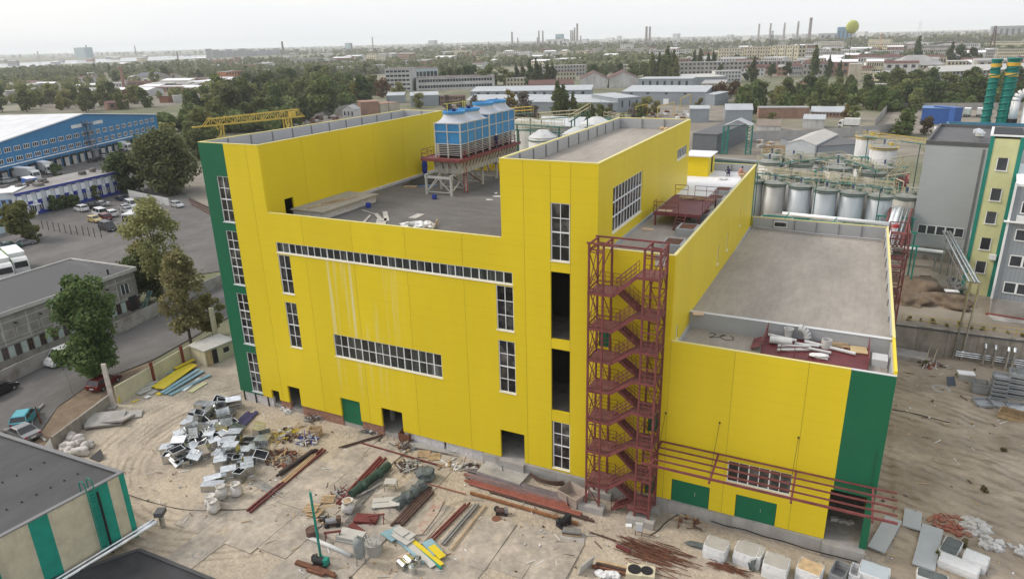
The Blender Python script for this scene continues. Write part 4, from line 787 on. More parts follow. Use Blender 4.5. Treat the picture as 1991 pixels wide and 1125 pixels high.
# old concrete block (two storeys, tarred flat roof)
a = gp(-60, 627, 6.0); c = gp(258, 519, 6.0); far = gp(204, 482, 6.0); d = (c - a); rz = math.atan2(d.y, d.x); W_ = math.hypot(d.x, d.y); D_ = abs((far - a).dot(Vector((-math.sin(rz), math.cos(rz), 0))))
T = thing('old_concrete_block', 'old two storey concrete panel building with tarred flat roof beside the street', 'building', (a.x, a.y, Z0), rz)
MB().box(0, 0, -.3, W_, D_, 6.7).bd('wall', OLDC, T); MB().box(-.3, -.2, 6.7, W_ + .2, D_ + .2, 6.95).bd('roof', TAR, T)
for q in ((-.3, -.32, W_ + .32, -.2), (-.3, D_ + .2, W_ + .32, D_ + .45), (W_ + .2, -.2, W_ + .45, D_ + .2)): MB().box(q[0], q[1], 6.6, q[2], q[3], 7.15).bd('roof_edge', LIMEW, T)
n = 7; bw = W_ / n
for k in range(n):
    x = k * bw
    MB().box(x - .06, -.03, 2.6, x + .06, -.005, 6.2).bd('joint_strip', LIMEW, T); MB().box(x + .1, -.035, 5.6, x + bw - .1, -.004, 5.72).bd('joint_strip', LIMEW, T); MB().box(x + .1, -.035, 2.75, x + bw - .1, -.004, 2.85).bd('joint_strip', LIMEW, T)
    for e in (.22, .68):
        f = MB(); X0, X1 = x + bw * e - 1.0, x + bw * e + 1.0
        for q in ((X0, 3.3, X1, 3.38), (X0, 4.5, X1, 4.58), (X0, 3.38, X0 + .08, 4.5), (X1 - .08, 3.38, X1, 4.5)): f.box(q[0], -.03, q[1], q[2], -.006, q[3])
        if k < 6: f.bd('blind_panel', LIMEW, T)
    if k < 6: MB().box(x + bw * .5 - .08, -.5, 5.2, x + bw * .5 + .08, 0, 5.36).bd('rain_spout', BLK, T)
    for e in (.27, .77):
        MB().box(x + bw * (e - .25), -.02, .9, x + bw * (e - .02), -.003, 2.4).bd('mint_infill', MINT, T)
        w = MB().box(x + bw * e, -.03, .9, x + bw * (e + .22), .02, 2.5).bd('window', WGL, T); f = MB(); X0, X1 = x + bw * e, x + bw * (e + .22); [f.box(q - .03, -.06, .95, q + .03, -.031, 2.45) for q in (X0 + .04, (X0 + X1) / 2, X1 - .04)]; f.box(X0, -.058, 1.9, X1, -.033, 1.96); f.bd('frame', RUST, w)
b = MB().box(W_ - 2.8, -.04, 3.6, W_ - 1.4, .02, 5.1); w = b.bd('window', WGL, T); f = MB(); [f.box(W_ - 2.8 + q, -.07, 3.6, W_ - 2.72 + q, -.041, 5.1) for q in (0, .66, 1.32)]; f.bd('frame', WHT, w)
b = MB()
for s in (0, .7): b.beam((W_ - .9, -.4 - s, -.2), (W_ + 1.6, -.4 - s, 3.0), .08, .2)
for k in range(12): b.cbox((W_ - .9 + k * .21, -.75, -.1 + k * .27), (.22, .7, .03))
b.bd('fire_steps', M('steps_teal', (.12, .2, .18), .7), T); MB().box(W_ - 1.9, -.04, .6, W_ - .4, .01, 2.9).bd('doorway', BLK, T)
for x, y in ((W_ - 9, .6), (W_ - 3.3, 1.2), (W_ - 11.5, -.1)): MB().tube((x, y, 6.9), (x, y, 7.7), .14, 8).bd('roof_vent', BLK, T)
# precast panel fence along the street
fence_me = {}
def fence(pts, h, seg, mat, label, name='concrete_fence', cat='fence', t=.12, postm=None, z=Z0, hp=.08):
    p0 = pts[0]; T = thing(name, label, cat, (p0.x, p0.y, z))
    for a, b in zip(pts, pts[1:]):
        d = b - a; L = math.hypot(d.x, d.y); n = max(1, round(L / seg)); rz = math.atan2(d.y, d.x)
        for k in range(n):
            c = a + d * ((k + .5) / n) - p0; key = (round(L / n, 2), h, mat.name, t)
            if key not in fence_me: fence_me[key] = MB().box(-L / n / 2 + .03, -t / 2, -.3, L / n / 2 - .03, t / 2, h).mesh('fence_panel', mat)
            link('fence_panel', fence_me[key], T, (c.x, c.y, ru(-.03, .03)), rz)
            q = a + d * (k / n) - p0; MB().cbox((0, 0, h / 2), (.14, t + .1, h + hp * 2)).bd('fence_post', postm or mat, T, loc=(q.x, q.y, 0))
    return T
WHTF = M('whitewashed_panel', (.34, .32, .30), .95, 0, .2, .5, col2=(.2, .17, .14), thr=(.45, .68), bump=.5, bscale=6)
fence([gp(-60, 782), gp(0, 752), gp(75, 716), gp(142, 688), gp(240, 645), gp(340, 594), gp(475, 535)], 1.9, 3.2, WHTF, 'weathered concrete panel fence along the far side of the street')
fence([gp(252, 383), gp(290, 392), gp(330, 400)], 2.0, 3, M('white_wall_paint', (.5, .5, .5), .9), 'short white wall under the big dark trees', 'white_wall', 'wall')
# yellow-cream wall with red posts
CREAM = M('cream_wall_panel', (.56, .51, .36), .85, 0, .14, .5, col2=(.40, .37, .29), thr=(.45, .8), grime=.35)
T = thing('cream_wall', 'cream panel wall between dark red steel posts beside the sandwich panel pile', 'wall', (-12.6, -6.6, Z0))
wp = [Vector((-12.5, -6.8, 0)), Vector((-13.3, -1.3, 0)), Vector((-14.0, 3.6, 0)), Vector((-15.0, 9.6, 0))]
for k, (a, b) in enumerate(zip(wp, wp[1:])):
    d = b - a; c = (a + b) / 2; MB().cbox((c.x + 12.6, c.y + 6.6, 1.0), (d.length - .3, .16, 2.4), math.atan2(d.y, d.x)).bd('wall_panel', CREAM, T)
    if k: MB().cbox((a.x + 12.75, a.y + 6.6, 1.35), (.28, .28, 2.9)).bd('post', M('post_red', (.16, .03, .022), .6), T)
tag(MB().cbox((-12.4, -7.3, Z0 + 2.6), (.5, .22, 5.6), .4).bd('gate_post', M('pale_post', (.52, .47, .42), .85, 0, .25, 2, grime=.6)), 'tall pale gate post with red patches at the cream wall end', 'post')
tag(MB().cbox((-15.2, 10.2, Z0 + 2.6), (.6, .35, 5.6), .2).bd('gate_post', CREAM), 'tall cream gate post behind the site cabin', 'post')
lw = [Vector((-12.7, -7.4, 0)), Vector((-11.2, -11.5, 0)), Vector((-9.7, -15.8, 0))]
T = thing('low_wall', 'low grey concrete wall between the street verge and the slab pile', 'wall', (-12.7, -7.4, Z0))
for a, b in zip(lw, lw[1:]): d = b - a; c = (a + b) / 2; MB().cbox((c.x + 12.7, c.y + 7.4, .55), (d.length - .02, .25, 1.9), math.atan2(d.y, d.x)).bd('wall_panel', CONCD, T)
b = MB(); b.poly((-9.7, -15.9, Z0), (-9.2, -18.6, Z0 - .1), (-9.3, -18.0, Z0 + .25), (-9.75, -15.9, Z0 + 1.4)); tag(b.bd('white_board', WHT), 'white triangular board leaning at the low wall end', 'board')
VERGE = M('verge_soil', (.17, .125, .085), .95, 0, .3, .8, bump=.7, bscale=4)
struct(MB().poly(*[(p.x, p.y, -1.20) for p in (gp(172, 750), gp(112, 792), gp(66, 862), gp(92, 880), Vector((-10.6, -13.6, 0)), Vector((-12.6, -7.5, 0)), Vector((-13.6, -.6, 0)), gp(300, 700))]).bd('verge', VERGE))
# site cabin
T = thing('site_cabin', 'small cream site cabin with open brown door by the cream wall', 'cabin', (-10.9, 4.6, Z0), 1.42)
MB().box(0, 0, -.1, 4.2, 3.2, 2.1).bd('wall', CREAM, T); MB().box(-.15, -.2, 2.1, 4.4, 3.4, 2.25).bd('roof', M('cabin_roof', (.42, .40, .37), .8), T); MB().box(.15, -.05, 0, .95, -.005, 1.9).bd('door', WOOD, T); MB().box(1.0, -.03, 0, 1.7, -.004, 1.9).bd('doorway', BLK, T)
w = MB().box(2.6, -.04, .9, 3.4, .01, 1.6).bd('window', WGL, T); MB().box(2.55, -.06, .82, 3.45, -.042, .9).bd('sill', WHT, w)
# concrete kerb post and pole by the street
tag(MB().tube(gp(143, 770), gp(143, 770) + Vector((-.6, .1, 3.2)), .06, 8, .04).bd('leaning_pole', CONCD), 'thin leaning pole at the street edge near the dense tree', 'pole')
tag(MB().tube(gp(80, 822), gp(80, 822) + Vector((-.3, 0, 2.0)), .12, 8, .08).bd('tree_stump', RUST), 'dark stump at the curved kerb of the street verge', 'stump')
b = MB(); b.path([gp(90, 858) + Vector((0, 0, .1)), gp(72, 845) + Vector((0, 0, .1)), gp(60, 838) + Vector((0, 0, .1)), gp(63, 815) + Vector((0, 0, .1)), gp(72, 800) + Vector((0, 0, .1)), gp(85, 787) + Vector((0, 0, .1))], .14, 6); tag(b.bd('curved_kerb', CONC), 'curved pale concrete kerb around the street verge', 'kerb')
# ---- office block, blue and white
OW = M('office_white', (.52, .55, .58), .7, 0, .1, .6); OB = M('office_blue', (.018, .035, .25), .6, 0, .12); OBL = M('office_pale_blue', (.22, .33, .52), .6, 0, .1); ROOFG = M('grey_gravel_roof', (.24, .23, .225), .95, 0, .2, .5)
a, c = gp(40, 425), gp(237, 375); d = c - a; W_ = math.hypot(d.x, d.y); T = thing('office_block', 'long white and blue two storey office block with flat roof', 'building', (a.x, a.y, Z0), math.atan2(d.y, d.x)); D_ = 11.0
MB().box(0, 0, -.3, W_, D_, 6.0).bd('wall', OW, T); MB().box(-.3, -.3, 6.0, W_ + .3, D_ + .3, 6.15).bd('roof', ROOFG, T); MB().box(-.32, -.42, 5.7, W_ + .32, -.3, 6.2).bd('eaves_band', OB, T); MB().box(0, -.06, -.2, W_, -.002, .7).bd('blue_base', OB, T)
n = 12; bw = W_ / n
for k in range(n):
    x = k * bw; MB().box(x + bw * .12, -.05, .7, x + bw * .62, -.004, 5.5).bd('blue_bay', OB, T)
    for z0, z1 in ((1.1, 2.5), (3.6, 5.3)):
        w = MB().box(x + bw * .14, -.1, z0, x + bw * .60, -.052, z1).bd('window', WGL if (k * 3 + int(z0)) % 3 else WHT, T); f = MB(); [f.box(q - .04, -.14, z0, q + .04, -.101, z1) for q in (x + bw * .15, x + bw * .37, x + bw * .59)]; f.bd('frame', WHT, w)
    if k % 2: MB().box(x + bw * .75, -.35, 3.0, x + bw * .95, -.002, 3.6).bd('air_conditioner', WHT, T)
MB().box(bw * 1.2, -1.3, 2.6, bw * 2.0, -.1, 2.8).bd('door_canopy', WHT, T); w = MB().box(bw * 1.35, -.09, -.1, bw * 1.85, -.07, 2.4).bd('entrance_door', WHT, T); MB().box(bw * 1.4, -.13, .8, bw * 1.8, -.1, 2.2).bd('pane', WGL, w)
for k in range(12): x = ru(1, W_ - 2); y = ru(2, D_ - 1.5); MB().box(x, y, 6.15, x + ru(1, 2.4), y + 1.1, 6.15 + ru(.5, 1.0)).bd('roof_unit', M('roof_unit_grey', (.13, .12, .11), .8, rnd=.4), T)
a, c = gp(-70, 432), gp(37, 424); d = c - a; W2 = math.hypot(d.x, d.y); T = thing('office_annex', 'white annex with pale blue bays joined to the office block', 'building', (a.x, a.y, Z0), math.atan2(d.y, d.x))
MB().box(0, 0, -.3, W2, 9, 6.3).bd('wall', OW, T); MB().box(-.2, -.2, 6.3, W2 + .2, 9.2, 6.5).bd('roof', WHT, T)
for k in range(7): x = 1.0 + k * (W2 - 1) / 7; MB().box(x, -.05, .4, x + 1.5, -.004, 4.8).bd('blue_bay', OBL, T); MB().box(x + .3, -.09, 2.8, x + 1.2, -.052, 4.6).bd('window', WGL, T)
T = fence([gp(-60, 475), gp(0, 455), gp(38, 442)], 3.0, 1.2, M('corrugated_pale_blue', (.42, .50, .55), .6), 'pale blue corrugated gate fence by the office annex', 'corrugated_fence')
# mesh fence posts of the car park
FPM = MB().box(-.05, -.05, 0, .05, .05, 2.1).mesh('fence_post', BLK); T = thing('wire_fence', 'thin dark wire fence with slim posts across the car park', 'fence', tuple(gp(84, 447)))
fpts = [(84, 445), (95, 447), (106, 449), (117, 451.5), (128, 453), (139, 455), (151, 456), (163, 457), (174, 459), (185, 461), (198, 462), (233, 452), (250, 448)]
for u, v in fpts: q = gp(u, v) - T.location; link('fence_post', FPM, T, (q.x, q.y, 0))
for (u, v), (u2, v2) in zip(fpts, fpts[1:]):
    q, r = gp(u, v) - T.location, gp(u2, v2) - T.location; b = MB(); [b.tube((q.x, q.y, h), (r.x, r.y, h), .014, 4) for h in (.5, 1.0, 1.5, 1.95)]; b.bd('wire', BLK, T)
# ---- blue warehouse
BW = M('warehouse_blue', (.034, .18, .365), .55, 0, .1, .3, stripe=(-1.0, .04, .92)); BWR = M('warehouse_roof', (.56, .565, .58), .5, 0, .12, .15, stripe=(-6, .06, .8)); SIGN = M('sign_white', (.6, .6, .58), .6)
a, c = gp(-95, 382), gp(312.7, 273.4); d = c - a; W_ = math.hypot(d.x, d.y); rz = math.atan2(d.y, d.x); T = thing('blue_warehouse', 'large blue gabled warehouse with loading docks and two window rows', 'warehouse', (a.x, a.y, Z0), rz); D_ = 95
ux = Vector((math.cos(rz), math.sin(rz), 0)); xr = 66.7; hE, hR, hL = 11.4, 16.6, 10.1
MB().add([(0, 0, -.3), (W_, 0, -.3), (W_, 0, hE), (xr, 0, hR), (0, 0, hL), (0, D_, -.3), (W_, D_, -.3), (W_, D_, hE), (xr, D_, hR), (0, D_, hL)], [(0, 1, 2, 3, 4), (9, 8, 7, 6, 5), (1, 6, 7, 2), (0, 4, 9, 5)]).bd('wall', BW, T)
for q in (((0, hL), (xr, hR)), ((xr, hR), (W_, hE))): (x0, z0), (x1, z1) = q; MB().add([(x0 - (.3 if x0 == 0 else 0), -.5, z0 + .05), (x1 + (.3 if x1 == W_ else 0), -.5, z1 + .05), (x1 + (.3 if x1 == W_ else 0), D_ + .5, z1 + .05), (x0 - (.3 if x0 == 0 else 0), D_ + .5, z0 + .05)], [(0, 1, 2, 3)]).bd('roof_slope', BWR, T); MB().beam((x0, -.5, z0 - .05), (x1, -.5, z1 - .05), .1, .35).bd('verge_trim', WHT, T)
MB().box(0, -.35, 4.55, W_, -.004, 4.85).bd('ledge', WHT, T)
def wwin(x, z, w, n):
    o = MB().box(x - w / 2, -.06, z - .75, x + w / 2, .02, z + .75).bd('window', WGL, T); f = MB(); [f.box(x - w / 2 + w * k / n - .07, -.1, z - .75, x - w / 2 + w * k / n + .07, -.061, z + .75) for k in range(n + 1)]; f.box(x - w / 2 + .08, -.098, z + .62, x + w / 2 - .08, -.063, z + .76); f.box(x - w / 2 + .08, -.098, z - .76, x + w / 2 - .08, -.063, z - .62); f.bd('frame', WHT, o)
nb = 26
for k in range(nb):
    x = 4 + k * (W_ - 8) / (nb - 1)
    wwin(x, 6.2, 2.9 if k < 14 else 2.4, 3)
    if hL + (hR - hL) * x / xr > 11.2 or x > xr: wwin(x, 9.4, 2.9 if k < 14 else 2.4, 3)
    dk = MB().box(x - 1.6, -.5, .0, x + 1.6, -.003, 3.6).bd('dock_shelter', BLK, T); MB().box(x - 1.1, -.55, .1, x + 1.1, -.502, 2.9).bd('dock_door', M('dock_door_grey', (.38, .37, .36), .7, rnd=.3), dk); MB().box(x - 1.3, -.9, -.2, x + 1.3, -.51, .1).bd('dock_leveller', CONCD, dk)
for x in (xr - 8, xr + 5): MB().box(x, -.08, 12.0, x + 6, -.004, 13.2).bd('wall_sign', SIGN, T)
st = xr - 1.5; STG = M('stair_grey', (.22, .23, .25), .6)
for z in (3.4, 6.8, 10.2, 13.2): MB().box(st, -2.2, z - .15, st + 5, -.05, z).bd('stair_landing', STG, T)
for x in (st, st + 2.2): [MB().box(x - .1, y - .1, -.2, x + .1, y + .1, 14.4).bd('stair_post', STG, T) for y in (-2.1, -.2)]
for x, y, s in ((xr * .35, 12, 1.4), (xr * .55, 30, 1.6), (xr * .75, 40, 1.3), (xr * .80, 44, 1.3), (xr * .94, 46, 1.5), (xr + 4, 52, 1.0), (xr + 7, 52, 1.0)):
    z = hL + (hR - hL) * min(1, x / xr); MB().lathe([(s * .6, -.5), (s * .6, 1.0), (s, 1.05), (s, 1.5), (s * .2, 1.9)], 10, (x, y, z)).bd('roof_ventilator', STEEL, T)
# ================================================================ STRIPED BUILDING (bottom left)
STR = M('cream_brick', (.50, .46, .34), .85, 0, .14, 1.2, joint=.3, bump=.4, bscale=9, grime=.35); STG2 = M('teal_brick', (.012, .25, .185), .75, 0, .14, 1.2, joint=.3, bump=.4, bscale=9)
hS = 5.0; cr_ = gp(240, 918, hS); wl = gp(-40, 1066, hS); fl = gp(-40, 829, hS)
dx = Vector((wl.x - cr_.x, wl.y - cr_.y, 0)); Lw = dx.length; dx.normalize(); dn = Vector((fl.x - cr_.x, fl.y - cr_.y, 0)).normalized()
T = thing('striped_building', 'flat roofed building with teal and cream striped brick wall', 'building', (cr_.x, cr_.y, Z0)); off = (cr_.x, cr_.y, Z0)
L2 = 34
def sp(s, n, z): q = cr_ + dx * s + dn * n; return (q.x, q.y, z)
ss = [0] + [(gp(u, 917 + (237 - u) * .536, hS) - cr_).length for u in (228, 206, 168, 90, 52, -20, -52, -120)] + [Lw + 14]; 
for k, (s0, s1) in enumerate(zip(ss, ss[1:])): MB().add([sp(s0, 0, Z0 - .3), sp(s1, 0, Z0 - .3), sp(s1, 0, hS), sp(s0, 0, hS), sp(s0, .3, Z0 - .3), sp(s1, .3, Z0 - .3), sp(s1, .3, hS), sp(s0, .3, hS)], [(0, 1, 2, 3), (4, 5, 6, 7), (2, 3, 7, 6)]).bd('wall_stripe', STG2 if k % 2 == 0 else STR, T, off)
MB().add([sp(0, 0.01, Z0 - .3), sp(0, L2, Z0 - .3), sp(0, L2, hS), sp(0, .01, hS)], [(0, 1, 2, 3)]).bd('end_wall', STR, T, off)
MB().prism([sp(.02, .31, 0), sp(Lw + 14, .31, 0), sp(Lw + 14, L2, 0), sp(.02, L2, 0)], hS - .35, hS - .1).bd('roof', M('dark_felt', (.06, .06, .062), .8, 0, .25, .4, stretch=(1, .4, 1)), T, off)
for q in ((0, -.06, Lw + 14, .3), (-.06, .3, .3, L2)): MB().prism([sp(q[0], q[1], 0), sp(q[2], q[1], 0), sp(q[2], q[3], 0), sp(q[0], q[3], 0)], hS, hS + .1).bd('parapet_cap', M('cap_grey', (.16, .16, .165), .6), T, off)
def ladder2(s):
    b = MB()
    for q in (s, s + .55):
        b.tube(sp(q, -.35, Z0 + .4), sp(q, -.35, hS + .6), .05, 8); pts = [Vector(sp(q, -.35 + .35 * (1 - math.cos(t)), hS + .6 + .45 * math.sin(t))) for t in np.linspace(0, math.pi, 7)]; b.path(pts, .05, 8); b.tube(pts[-1], sp(q, .35, hS - .1), .05, 8)
    for k in range(19): b.tube(sp(s, -.35, Z0 + .7 + k * .3), sp(s + .55, -.35, Z0 + .7 + k * .3), .025, 6)
    return b.bd('ladder', TEAL, T, off)
ladder2(ss[3] - .3)
MB().tube(sp(2.3, -.12, Z0), sp(2.3, -.12, hS - .4), .09, 8).bd('downpipe', BLK, T, off); MB().tube(sp(10.9, -.2, Z0), sp(10.9, -.2, 3.0), .14, 8).bd('downpipe', BLK, T, off)
b = MB(); c = Vector(sp(9, 6.4, hS - .1)); b.cbox((c.x, c.y, c.z + .35), (1.5, .7, .7), .5); v = b.bd('roof_ventilator', STEEL, T, off); MB().cbox((c.x, c.y, c.z + .85), (1.9, .8, .25), .5).bd('cowl', BLK, v, off)
c = Vector(sp(13.6, 2.6, hS - .1)); v = MB().tube(c, c + Vector((0, 0, .8)), .32, 10).bd('roof_fan', STEEL, T, off); MB().lathe([(.2, .7), (.55, .95), (.1, 1.25)], 4, tuple(c)).bd('cap', WHTP, v, off)
MB().tube(sp(13, 2.4, hS + .05), sp(10.8, 2.0, hS + .05), .09, 8).bd('duct', STEEL, T, off)
for n_ in (3.3, 7.5):
    b = MB(); [b.tube(sp(1.5 + k * 1.05, n_, hS - .1), sp(1.5 + k * 1.05, n_, hS + .0), .07, 6) for k in range(26)]; o = b.bd('roof_fixings', BLK, T, off); o['kind'] = 'stuff'
MB().tube(sp(3.5, 11.5, hS), sp(3.5, 11.5, hS + .6), .12, 8).bd('vent_pipe', BLK, T, off)
# low dark annex roof with silver pipes
zA = -.45; ca = gp(270, 1069, zA); cb = gp(400, 1122, zA); cc = gp(110, 1124, zA); e1 = (cb - ca); e1.z = 0; e1.normalize(); e2 = (cc - ca); e2.z = 0; e2.normalize()
T = thing('low_annex', 'low annex with black felt roof below the striped wall', 'annex', (ca.x, ca.y, Z0)); off = (ca.x, ca.y, Z0)
q = [ca, ca + e1 * 16, ca + e1 * 16 + e2 * 26, ca + e2 * 26]
MB().prism(q, Z0 - .3, zA - .15).bd('wall', CONC, T, off); MB().prism(q, zA - .15, zA).bd('roof', M('black_felt', (.028, .028, .032), .65, 0, .3, .8), T, off)
for a_, b_ in ((q[0], q[1]), (q[0], q[3])): d = b_ - a_; c = (a_ + b_) / 2; MB().cbox((c.x, c.y, zA + .06), (d.length, .3, .14), math.atan2(d.y, d.x)).bd('parapet', M('cap_dark', (.05, .05, .055), .6), T, off)
P1 = thing('silver_pipes', 'pair of silver insulated pipes running along the striped wall foot', 'pipes', (ca.x, ca.y, Z0)); off = (ca.x, ca.y, Z0)
for k, o_ in enumerate((.35, .8)):
    MB().tube(sp(-1.2, -o_ - .05, -.35), sp(Lw + 10, -o_ - .05, -.35), .16, 10).bd('pipe', STEEL, P1, off)
c = Vector(sp(-1.6, -.8, 0)); MB().tube((c.x, c.y, Z0), (c.x, c.y, .2), .22, 8).bd('support_leg', STEEL, P1, off); MB().cbox((c.x, c.y, .3), (.7, .9, .4), .5).bd('valve_box', M('valve_dark', (.08, .08, .085), .6), P1, off)
# ================================================================ YARD THINGS
def V3(p, dz=0): return Vector((p.x, p.y, gh(p.x, p.y) + dz))
# ---- galvanised ducts
def duct_proto(name, label, kind, sx, sy, sz):
    T = thing(name, label, 'duct', (0, 0, -50)); t = .02; b = MB()
    b.box(-sx, -sy, 0, sx, -sy + t, sz); b.box(-sx, sy - t, 0, sx, sy, sz); b.box(-sx, -sy + t, 0, -sx + t, sy - t, sz); b.box(sx - t, -sy + t, 0, sx, sy - t, sz)
    if kind != 'open': b.box(-sx + t, -sy + t, sz - t - .003, sx - t, sy - t, sz - .003)
    b.bd('shell', STEEL, T)
    if kind == 'open': MB().box(-sx + t, -sy + t, sz * .3, sx - t, sy - t, sz * .31).bd('inner_shade_plate', M('duct_shadow', (.05, .055, .06), .6), T)  # dark plate added as painted shade inside the open duct
    for z in (0, sz - .05):
        f = MB(); e = .045; f.box(-sx - e, -sy - e, z, sx + e, -sy, z + .05); f.box(-sx - e, sy, z, sx + e, sy + e, z + .05); f.box(-sx - e, -sy, z, -sx, sy, z + .05); f.box(sx, -sy, z, sx + e, sy, z + .05); f.bd('flange', STEEL, T)
    if kind == 'cross': MB().box(-.02, -sy, sz, .02, sy, sz + .03).bd('stiffener', STEEL, T); MB().box(-sx, -.02, sz, sx, .02, sz + .028).bd('stiffener', STEEL, T)
    return keep(T)
dd = [duct_proto('duct', 'd', k, *s) for k, s in [('open', (.6, .46, .9)), ('shut', (.66, .5, .8)), ('cross', (.55, .55, 1.05)), ('open', (.42, .42, 1.1)), ('shut', (.95, .42, .6)), ('open', (.55, .34, .7))]]
DKIND = ['open ended', 'flat capped', 'cross ribbed', 'narrow open ended', 'long low', 'small open ended']
duct_first = set()
def put_duct(k, p, rz, tilt, where, grp):
    P = V3(p, .02); lab = f'{DKIND[k]} galvanised duct box {where}'
    if k not in duct_first: duct_first.add(k); o = dd[k]; o.location = P; o.rotation_euler = (0, 0, rz); o['label'] = lab; o['group'] = grp
    else: o = dup(dd[k], P, rz, lab, grp)
    if tilt:
        o.rotation_euler = (math.pi / 2, 0, rz) if tilt == 1 else (.35 * (-1) ** k, .3, rz)
        o.location.z += .45 if tilt == 1 else .1
    return o
random.seed(11)
c1 = [(995, 290), (1080, 270), (1135, 285), (970, 325), (1035, 305), (1090, 345), (1010, 375), (930, 385), (965, 365), (1045, 390), (905, 435), (950, 455), (1150, 375), (1080, 415), (985, 415), (1000, 455), (1055, 475), (880, 490), (830, 505), (840, 545), (870, 550), (910, 565), (960, 545), (1010, 525), (1120, 435), (955, 500), (1020, 340), (1120, 330), (900, 460), (935, 420), (990, 490), (1040, 440), (1110, 395), (860, 520), (1160, 410), (1070, 310), (1025, 425), (915, 525)]
for i, (a, b) in enumerate(c1): put_duct([1, 0, 4, 5, 2, 3, 0, 1, 4][i % 9], ZC(a, b), ru(-.5, 1.2), (0, 2, 0, 1, 0, 0, 2)[i % 7], 'in the sprawling duct heap beside the tyre ruts', 'ducts in the sprawling heap')
c2 = [(180, 345), (145, 395), (255, 355), (160, 425), (230, 405), (345, 385), (95, 480), (240, 470), (250, 515), (320, 435), (60, 560), (140, 525), (205, 555), (90, 440), (120, 365), (310, 275), (350, 310), (45, 600), (290, 390), (195, 470)]
for i, (a, b) in enumerate(c2): put_duct([1, 2, 0, 4, 1, 3, 2][i % 7], ZA(a, b), ru(-.3, .5) + .45, (0, 0, 0, 2, 0, 0)[i % 6], 'in the stacked duct group by the white bulk bags', 'ducts in the stacked group')
for i in range(2, 36, 3):
    a, b = c1[i]; dup(dd[(0, 1, 4, 3)[i % 4]], V3(ZC(a + 12, b + 4), .72), ru(0, 3), 'galvanised duct piece tossed on top of the sprawling duct heap', 'ducts on top of the sprawling heap').rotation_euler.x = ru(-.4, .4)
for i in (0, 1, 3, 5): 
    a, b = c2[i]; o = dup(dd[1], V3(ZA(a, b), .9), .5 + ru(-.1, .1), 'flat capped galvanised duct box stacked on top of another duct', 'ducts on top of the stacked group')
# ---- white bulk bags
BAG = M('woven_bag_white', (.50, .48, .45), .85, 0, .15, 2, bump=.8, bscale=7, rnd=.1)
bagm = MB().blob((0, 0, .5), (.52, .52, .58), 2, 3, .16, .85).mesh('bag_body', BAG, smooth=True); bagtop = MB().lathe([(.30, 0), (.42, .2), (.36, .22), (.2, .05)], 10).mesh('bag_mouth', BAG)
def bulk_bag(p, label, s=1, grp=None, fill=None):
    T = thing('bulk_bag', label, 'bulk bag', V3(p), ru(0, 3), grp); T.scale = (s, s, s * ru(.9, 1.1)); link('bag_body', bagm, T); link('bag_mouth', bagtop, T, (0, 0, .98))
    for sx in (-1, 1): MB().path([(sx * .3, -.2, .95), (sx * .42, -.1, 1.2), (sx * .42, .1, 1.2), (sx * .3, .2, .95)], .025, 5).bd('lifting_loop', BAG, T)
    if fill: MB().blob((0, 0, 1.05), (.36, .36, .15), 5, 2, .4).bd('contents', fill, T)
for a, b, l in [(185, 640, 'upright white bulk bag with open mouth beside the capped ducts'), (100, 655, 'white bulk bag between two others at the duct group corner'), (38, 700, 'sagging white bulk bag nearest the dirt track'), (50, 735, 'low white bulk bag slumped below the sagging one')]: bulk_bag(ZA(a, b), l, 1.05)
bulk_bag(ZA(835, 735), 'white bulk bag full of scrap beside the lattice trusses', 1.15, None, WOOD)
# ---- bars, beams, pipes lying about
random.seed(5)
CHAN = M('channel_dark_red', (.13, .03, .028), .7, 0, .25, 2, rnd=.15); BRN = M('brown_steel', (.085, .05, .04), .75, 0, .3, 2, rnd=.2); GRB = M('grey_steel', (.25, .25, .25), .55, .3, .2, 2, rnd=.15); PRED = M('red_brown_pipe', (.24, .075, .05), .65, 0, .25, 1.5, rnd=.15); PGREY = M('grey_violet_pipe', (.15, .125, .13), .6, .2, .25, 1.5, rnd=.15)
def bars(zf, pa, pb, n, gap, w, mat, label, grp, cat='beam', name='steel_beam', rnd=.15, tube=False, h=0, stack=1, wj=None):
    a, b = zf(*pa), zf(*pb); d = (b - a).normalized(); s = Vector((-d.y, d.x, 0)); out = []
    for k in range(n):
        lay = k % stack if stack > 1 else 0; kk = k // stack
        o_ = s * ((kk - (n // stack - 1) / 2) * gap); j = ru(-rnd, rnd); p = V3(a) + o_ + d * j * 2; q = V3(b) + o_ + d * ru(-rnd, rnd) * 2; tz = w / 2 + .10 + h + lay * (w + .01); p.z += tz; q.z += tz
        m = MB(); loc = (p + q) / 2
        m.tube(p, q, w / 2, 10) if tube else m.beam(p, q, w, wj or w)
        out.append(tag(m.bd(name, mat[k % len(mat)] if isinstance(mat, list) else mat, off=tuple(loc)), label, cat, grp if n > 1 else None))
    return out
bars(ZA, (245, 745), (685, 382), 2, .42, .16, CHAN, 'long dark red channel lying diagonally across the slabs', 'pair of red channels')
bars(ZA, (425, 535), (640, 385), 4, .22, .18, [BRN, BLK, RUST], 'dark steel beam in the narrow pile beside the long red channels', 'dark beams by the red channels', stack=2)
bars(ZA, (455, 570), (640, 405), 3, .2, .14, WOOD, 'raw timber length beside the dark steel beam pile', 'timber lengths by the dark beams', 'timber', 'timber_length')
bars(ZA, (300, 565), (405, 630), 8, .11, .07, GRB, 'short pale tube in the bundle lying across the red channels', 'short pale tubes', 'tube', 'short_tube', .35, True)
bars(ZA, (188, 245), (270, 160), 9, .16, .12, M('violet_bar', (.05, .045, .12), .6, rnd=.2), 'dark violet bar in the stack by the green facade corner', 'dark violet bars', 'bar', 'steel_bar')
bars(ZA, (785, 368), (1035, 292), 2, .25, .1, BRN, 'thin dark bar lying outside the open gate', 'dark bars outside the gate', 'bar', 'steel_bar')
